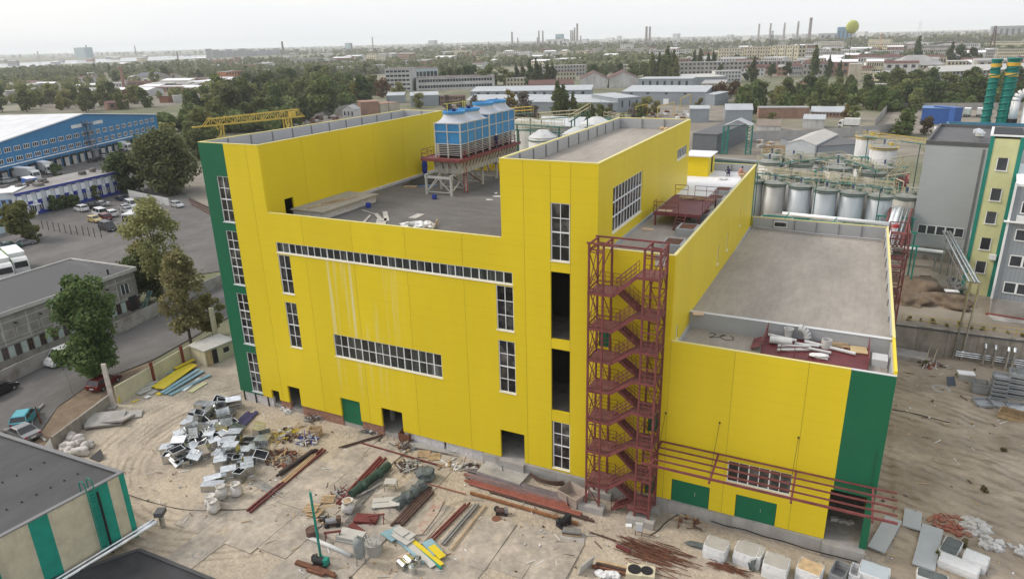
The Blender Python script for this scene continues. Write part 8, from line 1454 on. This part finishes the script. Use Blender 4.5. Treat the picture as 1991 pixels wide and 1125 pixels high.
T = B('long_apartment', 'long four storey apartment block with pale pitched roof', (1811, 172), (1998, 165), 14, -140, PNL, SHG, 'g', 3.5, (24, 4, .5), 'apartments', over=.5); [MB().box(6 + k * 12, -1.0, 4 + (k % 3) * 3.2, 9.5 + k * 12, -.05, 5.1 + (k % 3) * 3.2).bd('balcony', OWHT, T) for k in range(5)]
for i, (u, v) in enumerate([(1870, 122), (1900, 120), (1930, 121), (1960, 119)]): B('low_house', 'low house with pale slate roof behind the long apartment block', (u, v), (u + 34, v), 12, 5, CRM, SLATE, 'g', 4, (5, 1), 'house', grp='low slate roofed houses')
T = B('blue_container_hall', 'bright blue container hall in the truck yard', (1789, 241), (1852, 243), 12, 6.5, CBLUE, M('blue_grey_roof', (.08, .17, .36), .5), 'f', 0, None, 'hall'); B('blue_container_hall', 'end block of the bright blue container hall', (1852, 244), (1867, 243), 11, 7, CBLUE, CBLUE, 'f', 0, None, 'hall')
B('grey_shed', 'grey gabled shed with pale roof before the brick wall', (1409, 238), (1462, 238), 12, 5.6, SHED, SROOF, 'g', 2.2, None, 'shed'); B('brick_hall', 'long windowless brick hall beside the grey gabled shed', (1474, 230), (1572, 230), 8, 4.8, BRK2, SLATE, 'f', 0, None, 'hall', over=.1); B('low_shed', 'long low shed with pale roof right of the brick hall', (1576, 228), (1640, 229), 8, 2.6, BRK2, SROOF, 'm', 1.8, (9, 1), 'shed'); B('lean_to', 'white lean to shed with pale roof before the low sheds', (1560, 249), (1602, 250), 8, 3.8, OWHT, SROOF, 'm', 1.2, None, 'shed'); B('white_hut', 'long white hut with brown grey roof before the brick hall', (1470, 253), (1518, 254), 7, 1.8, OWHT, M('brown_grey_roof', (.22, .185, .155), .9), 'g', 2.4, None, 'hut')
B('grey_shed', 'small grey shed with pale roof near the tower corner', (1340, 238), (1378, 238), 8, 6.2, SHED, SROOF, 'm', .8, None, 'shed'); B('dark_roof_hall', 'long dark roofed hall behind the middle roof house', (1345, 297), (1392, 300), 36, 6.5, M('dark_sheet_wall', (.12, .13, .14), .7), GWD, 'f', 0, None, 'hall'); B('pale_shed', 'pale low gabled shed beyond the conveyor bridge', (1526, 304), (1582, 308), 30, 4.2, M('pale_cladding', (.44, .47, .49), .6), M('pale_grey_roof', (.42, .40, .37), .7), 'G', 1.6, None, 'shed'); B('flat_grey_roof', 'flat grey roofed store beside the pale low shed', (1588, 306), (1690, 300), 22, 3.5, SHED, GWD, 'f', 0, None, 'store')
B('white_hall', 'tall ruined white hall with glazed front', (751, 178), (800, 177), 26, -136, OWHT, BRWN, 'f', 0, (6, 5, .8), 'hall', par=.6); B('white_hall', 'long ruined white glazed wing joined to the tall hall', (810, 176), (962, 171), 22, -153, OWHT, BRWN, 'f', 0, (26, 2, .85), 'hall', par=.5); B('white_hall', 'pale blue upper hall behind the tall ruined hall', (800, 164), (853, 161), 30, -134, M('pale_blue_old', (.40, .45, .48), .8), BRWN, 'f', 0, (7, 1, .8), 'hall'); B('old_factory', 'long old factory with regular windows and red stained roof', (668, 134), (800, 133), 20, -119, OWHT, BRWN, 'f', 0, (24, 2, .55), 'factory'); B('grey_shed', 'small grey shed with pale roof beyond the left wing', (752, 201), (786, 200), 14, 5, SHED, SROOF, 'm', 1.2, None, 'shed'); B('grey_shed', 'wider grey shed with pale roof beyond the left wing', (799, 207), (854, 205), 16, 6.5, SHED, SROOF, 'm', 1.2, None, 'shed'); B('brick_hall', 'low brick hall with many panes beside the grey sheds', (856, 204), (906, 202), 10, 5, BRK2, BRWN, 'f', 0, (10, 2, .7), 'hall'); B('brick_ruin', 'roofless old brick building beyond the left wing parapet', (703, 224), (738, 222), 14, 7, BRK2, BRK2, 'f', 0, None, 'building'); B('brick_ruin', 'low pale brick building beside the roofless one', (741, 222), (778, 218), 12, 5.5, BEI, BRK2, 'f', 0, None, 'building'); B('white_hut', 'little white gabled hut with blue door by the railway cutting', (667, 230), (690, 230), 8, 4.6, OWHT, SLATE, 'G', 2.2, (3, 1, .4), 'hut'); B('rail_depot', 'long depot with pale and violet roofs behind the wood', (512, 150), (655, 142), 26, 6, SLATE, SLATE, 'g', 3.5, None, 'depot'); B('grey_hall', 'tall grey hall left of the old factory', (566, 130), (618, 129), 26, -114, PNL, SLATE, 'f', 0, (6, 1, .2), 'hall', (6, 2)); B('grey_hall', 'small grey hall between the tall hall and old factory', (632, 130), (652, 129), 14, 10, PNL, SLATE, 'f', 0, (3, 2), 'hall'); B('shed_hall', 'broad slate roofed hall before the old factory', (655, 148), (760, 142), 30, 6, PNL, SLATE, 'g', 5, None, 'hall')
B('orange_house', 'orange rendered house at the wood edge', (440, 157), (474, 153), 12, 10, ORNG, SLATE, 'f', 0, (6, 2), 'house'); B('cream_depot', 'cream long depot with pilasters across the rail yard', (283, 146), (322, 143), 18, 6, CRM, SLATE, 'g', 2, None, 'depot'); B('dark_hangar', 'dark arched hangar with white gate posts', (295, 160), (330, 157), 26, 7, PNL, M('dark_hangar_roof', (.10, .105, .12), .8), 'G', 4, None, 'hangar'); B('white_store', 'white store with long bright roof in the rail yard', (384, 168), (428, 164), 12, 4, OWHT, WROOF, 'm', 1.2, (6, 1), 'store'); B('white_store', 'white flat store behind the dark red garages', (139, 176), (206, 171), 10, 4, OWHT, WROOF, 'm', 1, (5, 1), 'store'); B('grey_store', 'pale grey block store left of the garages', (16, 197), (42, 195), 12, 8, PNL, SLATE, 'f', 0, (2, 1, .2), 'store'); B('grey_store', 'long low store with windows at the left edge', (42, 186), (96, 180), 10, 5, PNL, SLATE, 'f', 0, (8, 1), 'store'); B('white_container', 'white steel container by the wood edge', (338, 200), (355, 199), 5, 5, OWHT, OWHT, 'f', 0, None, 'container'); B('rusty_container', 'rusty orange container near the white one', (311, 200), (328, 200), 5, 4.6, M('rust_orange', (.22, .10, .06), .85), RUSTR, 'f', 0, None, 'container'); B('brick_house', 'small brick house behind the blue warehouse ridge', (212, 214), (252, 211), 10, 4.5, BRK2, RUSTR, 'm', .8, (3, 1), 'house')
for i in range(11): u = 100 + i * 15; B('garage', 'dark red metal garage in the row across the rail yard', (u, 196 - i * .9), (u + 13, 195.3 - i * .9), 8, 5.2, RUSTR, RUSTR, 'f', 0, None, 'garage', grp='row of dark red garages')
random.seed(77)
HL = ['grey roofed', 'white roofed', 'brown roofed']
for i in range(300):      # scattered low sheds of the rail yard and town
    u, v = (ru(0, 470), ru(148, 190)) if i < 34 else (ru(0, 1990), ru(90, 140)) if i < 260 else (ru(1400, 1990), ru(132, 150)); k = i % 3; p = gp(u, v); w = ru(12, 40); wp = w * FPX / (p - CAM).length
    B('low_house' if i >= 34 else 'low_shed', f'{HL[k]} low {"house in the far town" if i >= 34 else "shed in the old rail yard"}', (u, v), (u + wp, v - ru(-.3, .5)), ru(9, 18), ru(4, 6) if i < 34 else ru(6, 13), random.choice([PNL, CRM, OWHT, OWHT, BRK2]), [SLATE, WROOF, BRWN][k], random.choice(['g', 'm', 'f']), 1.8, (random.randint(4, 9), 1 if i < 34 else 2), 'house' if i >= 34 else 'shed', grp='far town houses' if i >= 34 else 'rail yard sheds')
for i in range(34):
    u, v = ru(480, 1960), ru(92, 124); p = gp(u, v); wp = ru(30, 75) * FPX / (p - CAM).length; B('far_block', 'pale mid rise block among the far town trees', (u, v), (u + wp, v - .2), 13, ru(12, 19), random.choice([OWHT, CRM, PNL, OWHT]), SLATE, 'f', 0, (max(4, int(wp / 4)), 4, .5), 'apartments', grp='mid rise blocks of the far town')
# far skyline
for u, v, w, h, m, l in [(157, 113, 20, 85, FBL, 'pale grain elevator on the far river bank'), (676, 100, 9, 60, FBL, 'far blue glass slab tower'), (839, 93, 11, 45, FARG, 'far white tower block'), (1312, 78, 9, 38, FARG, 'far grey tower block on the hill'), (1202, 80, 6, 30, FARG, 'far tower block beside the chimneys')]:
    p = gp(u, v); W_ = w * (p - CAM).length / FPX; T = B('far_tower', l, (u - w / 2, v), (u + w / 2, v), W_ * .6, zt(p, {157: 93, 676: 84, 839: 79, 1312: 66, 1202: 70}[u]) - Z0, m, m, 'f', 0, (5, 8, .5), 'tower')
for i in range(14): u = 402 + i * 13; v = 113 - i * .55; p = gp(u, v); B('far_apartments', 'far apartment slab on the river side skyline', (u, v), (u + 12.5, v - .4), 15, max(6, zt(p, 95.5 - i * .1 + (i * 7 % 5) * 1.1) - Z0), FARG, FARG, 'f', 0, None, 'apartments', grp='far apartment slabs by the river')
for i in range(22): u = 1140 + i * 38 + ru(-10, 10); v = 84 - (u - 1140) * .02; p = gp(u, v); B('far_apartments', 'far pale apartment block on the hill skyline', (u, v), (u + ru(6, 16), v), 16, ru(16, 34), random.choice([FARG, OWHT, PNL]), FARG, 'f', 0, None, 'apartments', grp='far blocks on the hill')
for u0, u1, v, h, m, l in [(1010, 1060, 90, 18, FARG, 'long dark steelworks hall under the twin chimneys'), (1062, 1098, 92, 34, OWHT, 'pale silo group of the far works'), (1092, 1125, 93, 26, OWHT, 'pale lower silo group of the far works'), (1080, 1090, 90, 58, FBL, 'blue topped headhouse of the far works'), (1155, 1330, 92, 12, FARG, 'long pale roofed mill hall'), (1420, 1560, 78, 14, FARG, 'long rust red mill hall under the row of chimneys'), (1590, 1660, 80, 30, FARG, 'sloping conveyor hall of the steelworks'), (1625, 1650, 84, 50, M('works_blue', (.08, .2, .32), .6), 'blue stack house of the steelworks'), (1925, 1998, 76, 40, FARG, 'long grey hall on the right skyline'), (1700, 1860, 92, 8, RUSTR, 'long low train of dark wagons at the steelworks')]:
    B('steelworks_hall', l, (u0, v), (u1, v - (u1 - u0) * .02), 40, h, m, FARG, 'f', 0, (max(3, (u1 - u0) // 12), 1, .4), 'factory hall')
CHM = M('chimney_concrete', (.20, .165, .15), .9, 0, .15, .02)
CLAB = {552: 'dark chimney standing alone left of the old factory', 725: 'thin chimney above the middle woods', 265: 'slender chimney on the far river bank', 172: 'slender chimney beside the grain elevator', 347: 'dark mast like chimney by the river', 1572: 'tallest red tinted chimney of the row'}
for u, vb, vt, w in [(1474, 78, 46.5, 3.2), (1496, 79, 45.5, 3.4), (1523, 78, 44.5, 3.4), (1549, 79, 41.5, 3.8), (1572, 84, 34.5, 5), (996, 93, 62.5, 3.6), (1007, 93, 73.5, 2.4), (1048, 92, 60, 3), (1045, 92, 73, 2.4), (1055.6, 92, 60, 3), (1110, 92, 59, 2.8), (1113.5, 92, 59.5, 2.6), (1117, 92, 54, 3.2), (1122, 92, 46, 3.6), (1129, 92, 69.5, 2.6), (1256, 88, 51.7, 4.6), (1262.5, 88, 52.2, 4), (725.6, 96, 72, 2.4), (552, 112, 81, 3.8), (685, 104, 84, 2.6), (860, 90, 82, 2.2), (265, 108, 88.5, 2), (172, 112, 88, 2.2), (347, 120, 100, 2.6), (1097, 92, 75, 2.4), (1105, 92, 77, 2.2), (950, 90, 81, 2)]:
    p = gp(u, vb); D = (p - CAM).length; r = w / 2 * D / FPX; h = zt(p, vt) - Z0; T = thing('factory_chimney', CLAB.get(int(u), 'tall tapering factory chimney on the hazy skyline'), 'chimney', (p.x, p.y, Z0), 0, 'skyline chimneys'); MB().lathe([(r * 1.15, -1), (r * .85, h), (r * .6, h), (r * .6, h - r)], 12).bd('stack', CHM, T, smooth=False); MB().lathe([(r * .95, h * .9), (r * .95, h * .94)], 12).bd('band', OWHT if int(u) % 2 else RUSTR, T)
p = gp(243, 178); T = thing('brick_chimney', 'old brick chimney in the rail yard', 'chimney', (p.x, p.y, Z0)); MB().lathe([(1.7, -.5), (1.1, zt(p, 130) - Z0), (.8, zt(p, 130) - Z0)], 12).bd('stack', BRK2, T); MB().lathe([(1.35, zt(p, 133) - Z0), (1.35, zt(p, 131) - Z0)], 12).bd('crown_ring', BRK2, T); p = gp(909, 128); T = thing('brick_chimney', 'short brick chimney above the tree belt', 'chimney', (p.x, p.y, Z0)); MB().lathe([(2.2, -.5), (1.6, zt(p, 103) - Z0), (1.2, zt(p, 103) - Z0)], 12).bd('stack', BRK2, T)
def mast(label, u, vb, vt, mat, w=3): 
    p = gp(u, vb); h = zt(p, vt) - Z0; T = thing('lattice_mast', label, 'mast', (p.x, p.y, Z0))
    for sx in (-1, 1):
        for sy in (-1, 1): MB().beam((sx * w, sy * w, 0), (sx * w * .25, sy * w * .25, h), w * .14).bd('leg', mat, T)
    for k in range(7): t, t2 = k / 7, (k + 1) / 7; f = lambda q: w * (1 - .75 * q); MB().beam((-f(t), -f(t), h * t), (f(t2), -f(t2), h * t2), w * .1).bd('brace', mat, T); MB().beam((f(t), -f(t), h * t), (-f(t2), -f(t2), h * t2), w * .1).bd('brace', mat, T)
mast('dark lattice pylon behind the apartment blocks', 1498, 108, 60, BLK, 3.5); mast('red and white lattice mast on the right skyline', 1784, 82, 41, WHT, 6); mast('rusty lattice pylon behind the right woods', 1925, 110, 50, RUSTR, 3.5); mast('orange tower crane at the steelworks', 1709, 108, 64, M('crane_orange', (.5, .22, .06), .7), 2.5); mast('pale gantry portal beyond the rail yard', 385, 152, 118, SHG, 1.5); mast('far pylon by the river', 77, 118, 100, FARG, 6)
# round yellow-green balloon above the steelworks
d = ray(1657.5, 52.5); c = CAM + d * (900 / d.length); R_ = 10.5 * 900 / FPX; T = thing('balloon', 'round yellow green balloon floating above the steelworks', 'balloon', tuple(c), math.atan2(d.y, d.x) + math.pi + .35)
BAL = M('balloon_lime', (.42, .43, .13), .6, 0, .05, .05, stripe=None); prof = [(.02, -.32), (.55, -.27), (.85, -.16), (1.0, 0), (.85, .16), (.55, .27), (.02, .32)]; n = 32; b = MB(); b.add([(q[1] * R_, q[0] * R_ * math.cos(2 * math.pi * i / n), q[0] * R_ * math.sin(2 * math.pi * i / n)) for q in prof for i in range(n)], [(j * n + i, j * n + (i + 1) % n, (j + 1) * n + (i + 1) % n, (j + 1) * n + i) for j in range(6) for i in range(n)]); b.bd('envelope', BAL, T, smooth=True); MB().tube((0, 0, -R_), (2, 0, -R_ - 40), .25, 5).bd('tether', BLK, T)
# concrete fences, gate portal and trucks near the silos
fence([gp(1462, 274), gp(1540, 272), gp(1620, 268), gp(1700, 262), gp(1745, 258)], 3.6, 6, M('pale_concrete_wall', (.36, .35, .335), .9, 0, .15, .3), 'long pale concrete panel wall behind the silos', 'concrete_wall', 'wall'); fence([gp(1700, 246), gp(1726, 214), gp(1790, 212)], 3.2, 6, PNL, 'concrete fence turning around the empty yard', 'concrete_wall', 'wall'); fence([gp(1785, 214), gp(1880, 214), gp(1998, 213)], 3.4, 6, PNL, 'concrete fence behind the truck yard', 'concrete_wall', 'wall'); fence([gp(600, 236), gp(640, 222), gp(668, 213), gp(700, 206)], 2.4, 5, WHTF, 'white and grey slatted fence along the railway cutting', 'railway_fence'); fence([gp(1374, 200), gp(1420, 192)], 2.2, 4, PNL, 'concrete fence beside the beige workshop', 'concrete_wall', 'wall')
for i, (u, m) in enumerate([(1815, SHG), (1838, SHB), (1858, OWHT), (1880, MINT), (1905, OWHT)]): p = gp(u, 226); truck((p.x, p.y, Z0), 1.4, ['grey', 'pale blue', 'white', 'mint green', 'plain white'][i] + ' box truck parked in the row before the fence', 5, m, WBX, 'trucks in the fenced yard')
p = gp(1640, 248); truck((p.x, p.y, Z0), 3.1, 'white delivery truck parked behind the pale concrete wall', 6, WBX, WBX)
T = thing('truss_portal', 'dark green lattice portal under a pale gabled roof', 'portal', tuple(gp(1432, 300))); a, c = gp(1408, 300) - T.location, gp(1454, 300) - T.location; hp = 9.4; dv = (c - a)
for e in (a, c):
    for s in (-1, 1):
        for q in (-.9, .9): MB().beam((e.x + s * .8, e.y + q, 0), (e.x + s * .8, e.y + q, hp), .22).bd('leg', TEAL, T)
    for k in range(9): MB().beam((e.x - .8, e.y - .9, k * 1.04), (e.x + .8, e.y - .9, (k + 1) * 1.04), .14).bd('lacing', TEAL, T); MB().beam((e.x + .8, e.y - .9, k * 1.04), (e.x - .8, e.y - .9, (k + 1) * 1.04), .14).bd('lacing', TEAL, T)
for z in (hp, hp - 1.4): MB().beam((a.x - .8, a.y, z), (c.x + .8, c.y, z), .2).bd('girder', TEAL, T)
m_ = (a + c) / 2; [MB().add([(e.x * 1.15, e.y * 1.15 - 2.5, hp + .2), (m_.x, m_.y - 2.5, hp + 2.2), (m_.x, m_.y + 5, hp + 2.2), (e.x * 1.15, e.y * 1.15 + 5, hp + .2)], [(0, 1, 2, 3)]).bd('roof_slope', SROOF, T) for e in (a, c)]
for i, (u, v) in enumerate([(1492, 300), (1500, 301), (1508, 300), (1516, 300)]): p = gp(u, v); crate('timber_crate', 'stacked raw timber crate beside the pale low shed', 'crate', p, (3, 2.4, 2.8), .1, WOOD, 4, 'timber crates by the pale shed', loc=(p.x, p.y, Z0))
# gantry crane behind the left wing
GC = M('crane_yellow', (.50, .36, .05), .6, 0, .12); zg = 9.5
pa, pc = gp(395, 246, zg), gp(590, 226, zg); T = thing('gantry_crane', 'yellow lattice gantry crane behind the left wing of the factory', 'crane', (pa.x, pa.y, Z0)); off = Vector((pa.x, pa.y, Z0)); d = pc - pa; L = d.length; u_ = d.normalized(); s_ = Vector((-u_.y, u_.x, 0)) * .9; zz = Vector((0, 0, 1))
for s in (-1, 1):
    MB().beam(pa + s_ * s - off, pc + s_ * s - off, .36, .4).bd('chord', GC, T); MB().beam(pa + u_ * 2 + s_ * s + zz * 2.4 - off, pc - u_ * 2 + s_ * s + zz * 3.0 - off, .3).bd('chord', GC, T)
    N_ = 14
    for k in range(N_): p0, p1 = pa + u_ * (L * k / N_) + s_ * s - off, pa + u_ * (L * (k + 1) / N_) + s_ * s - off; MB().beam(p0 + zz * (3.0 if k % 2 else 0), p1 + zz * (0 if k % 2 else 3.0), .2).bd('lacing', GC, T); MB().beam(p0, p0 + zz * 3.0, .17).bd('lacing', GC, T) if k else None
for f in (.14, .82):
    c = pa + u_ * (L * f)
    for s in (-1, 1):
        for q in (-1, 1): MB().beam(c + s_ * s * 1.0 + u_ * q * 1.3 - off, Vector((c.x, c.y, Z0)) + s_ * s * 2.2 + u_ * q * .5 - off, .4).bd('leg', GC, T)
    for k in range(4): h0, h1 = zg - k * 2.4, zg - (k + 1) * 2.4; MB().beam(Vector((c.x, c.y, h0)) + u_ * 1.1 * (1 - k * .15) - off, Vector((c.x, c.y, h1)) - u_ * 1.0 * (1 - k * .15) - off, .3).bd('lacing', GC, T)
MB().beam(pa - u_ * 4 - off, pa - u_ * .1 - off, 1.0, .5).bd('trolley_beam', GC, T); c = pa + u_ * (L * .88); MB().cbox(c - off + zz * 1.2, (2.2, 2.2, 2.2), math.atan2(u_.y, u_.x)).bd('trolley', GC, T)
junk_l = [(430, 252), (560, 244), (600, 240)]
for i, (u, v) in enumerate([(440, 250), (450, 249)]): pass
p = gp(452, 252); truck((p.x, p.y, Z0), .4, 'truck with lime tarpaulin under the yellow gantry crane', 6, LIME, WBX)
b = MB()
for k in range(60): p = gp(ru(560, 660), ru(228, 246)); b.cur = k % 3; b.cbox((p.x, p.y, Z0 + .6), (ru(1, 4), ru(.6, 2), ru(.5, 2)), ru(0, 3))
o = tag(b.bd('yard_scrap', [RUST, BRN, SHG]), 'scattered rusty scrap in the yard by the gantry crane', 'scrap'); o['kind'] = 'stuff'
b = MB()
for k in range(90): u, v = random.choice([(ru(1250, 1345), ru(218, 232)), (ru(1470, 1700), ru(274, 292)), (ru(860, 1000), ru(206, 214))]); p = gp(u, v); b.cur = k % 4; b.cbox((p.x, p.y, Z0 + .4), (ru(.8, 3), ru(.6, 2), ru(.4, 1.5)), ru(0, 3))
o = tag(b.bd('yard_stores', [RUST, WOOD, SHG, WHTP]), 'scattered stores and pallets in the yards beyond the factory', 'stores'); o['kind'] = 'stuff'
for i, (u0, v0, u1, v1) in enumerate([(1236, 232, 1258, 226), (1278, 232, 1310, 222), (1322, 214, 1342, 204)]):
    a, c = gp(u0, v0), gp(u1, v1); T = thing('goal_frame', 'yellow steel portal frame standing by the grey sheds', 'portal frame', (a.x, a.y, Z0), 0, 'yellow portal frames'); dv = c - a; MB().beam((0, 0, 0), (0, 0, 6), .3).bd('post', GC, T); MB().beam((dv.x, dv.y, 0), (dv.x, dv.y, 6), .3).bd('post', GC, T); MB().beam((0, 0, 6), (dv.x, dv.y, 6), .3).bd('crossbar', GC, T)
p = gp(757, 225); tag(MB().tube((p.x, p.y, Z0), (p.x, p.y, Z0 + 10), .15, 8, .1).bd('lamp_mast', BLK), 'thin dark lamp mast beyond the left wing parapet', 'mast'); 
DUSTY = M('railway_ballast', (.17, .145, .125), .95, 0, .2, .2); sheet('railway_cutting', P_([(600, 246), (640, 228), (700, 208), (740, 205), (720, 222), (690, 240)]), -1.23, DUSTY); sheet('rear_yard', P_([(1230, 240), (1250, 205), (1400, 205), (1470, 245), (1750, 250), (1800, 300), (1600, 320), (1330, 310)]), -1.24, M('rear_yard_dirt', (.24, .21, .17), .95, 0, .25, .08, col2=(.15, .135, .11), thr=(.4, .65))); sheet('side_yard', P_([(352, 372), (395, 318), (445, 290), (540, 268), (600, 262), (600, 330), (480, 440), (448, 436), (396, 398)]), -1.208, MATS['rear_yard_dirt']); [tag(MB().beam(V3(gp(368 + i * 3, 388 + i * 5), .2), V3(gp(412 + i * 2, 408 + i * 6), .2), .35).bd('rail_stack', BRN), 'dark rail lying on the dirt behind the green corner', 'rail', 'rails behind the green corner') for i in range(3)]; sheet('truck_yard', P_([(1700, 262), (1730, 212), (1998, 212), (1998, 260)]), -1.24, MATS['rear_yard_dirt']); sheet('rail_yard', P_([(0, 200), (0, 165), (300, 150), (470, 150), (470, 170), (330, 205), (150, 215)]), -1.26, M('rail_yard_dirt', (.20, .175, .145), .95, 0, .3, .03, col2=(.13, .12, .09), thr=(.4, .65)))
# ================================================================ HAZE
hz = bpy.data.materials.new('haze'); hz.use_nodes = True; t = hz.node_tree; t.nodes.clear(); v = t.nodes.new('ShaderNodeVolumePrincipled'); o = t.nodes.new('ShaderNodeOutputMaterial'); v.inputs['Color'].default_value = (.93, .96, 1, 1); v.inputs['Density'].default_value = HAZE_D; v.inputs['Anisotropy'].default_value = .0; t.links.new(v.outputs[0], o.inputs['Volume'])
b = MB().box(CAM.x - 17000, CAM.y - 17000, -2.6, CAM.x + 17000, CAM.y + 17000, 122).bd('haze', hz); b['kind'] = 'stuff'; b['label'] = 'thin pale haze over the whole city'; b['category'] = 'haze'
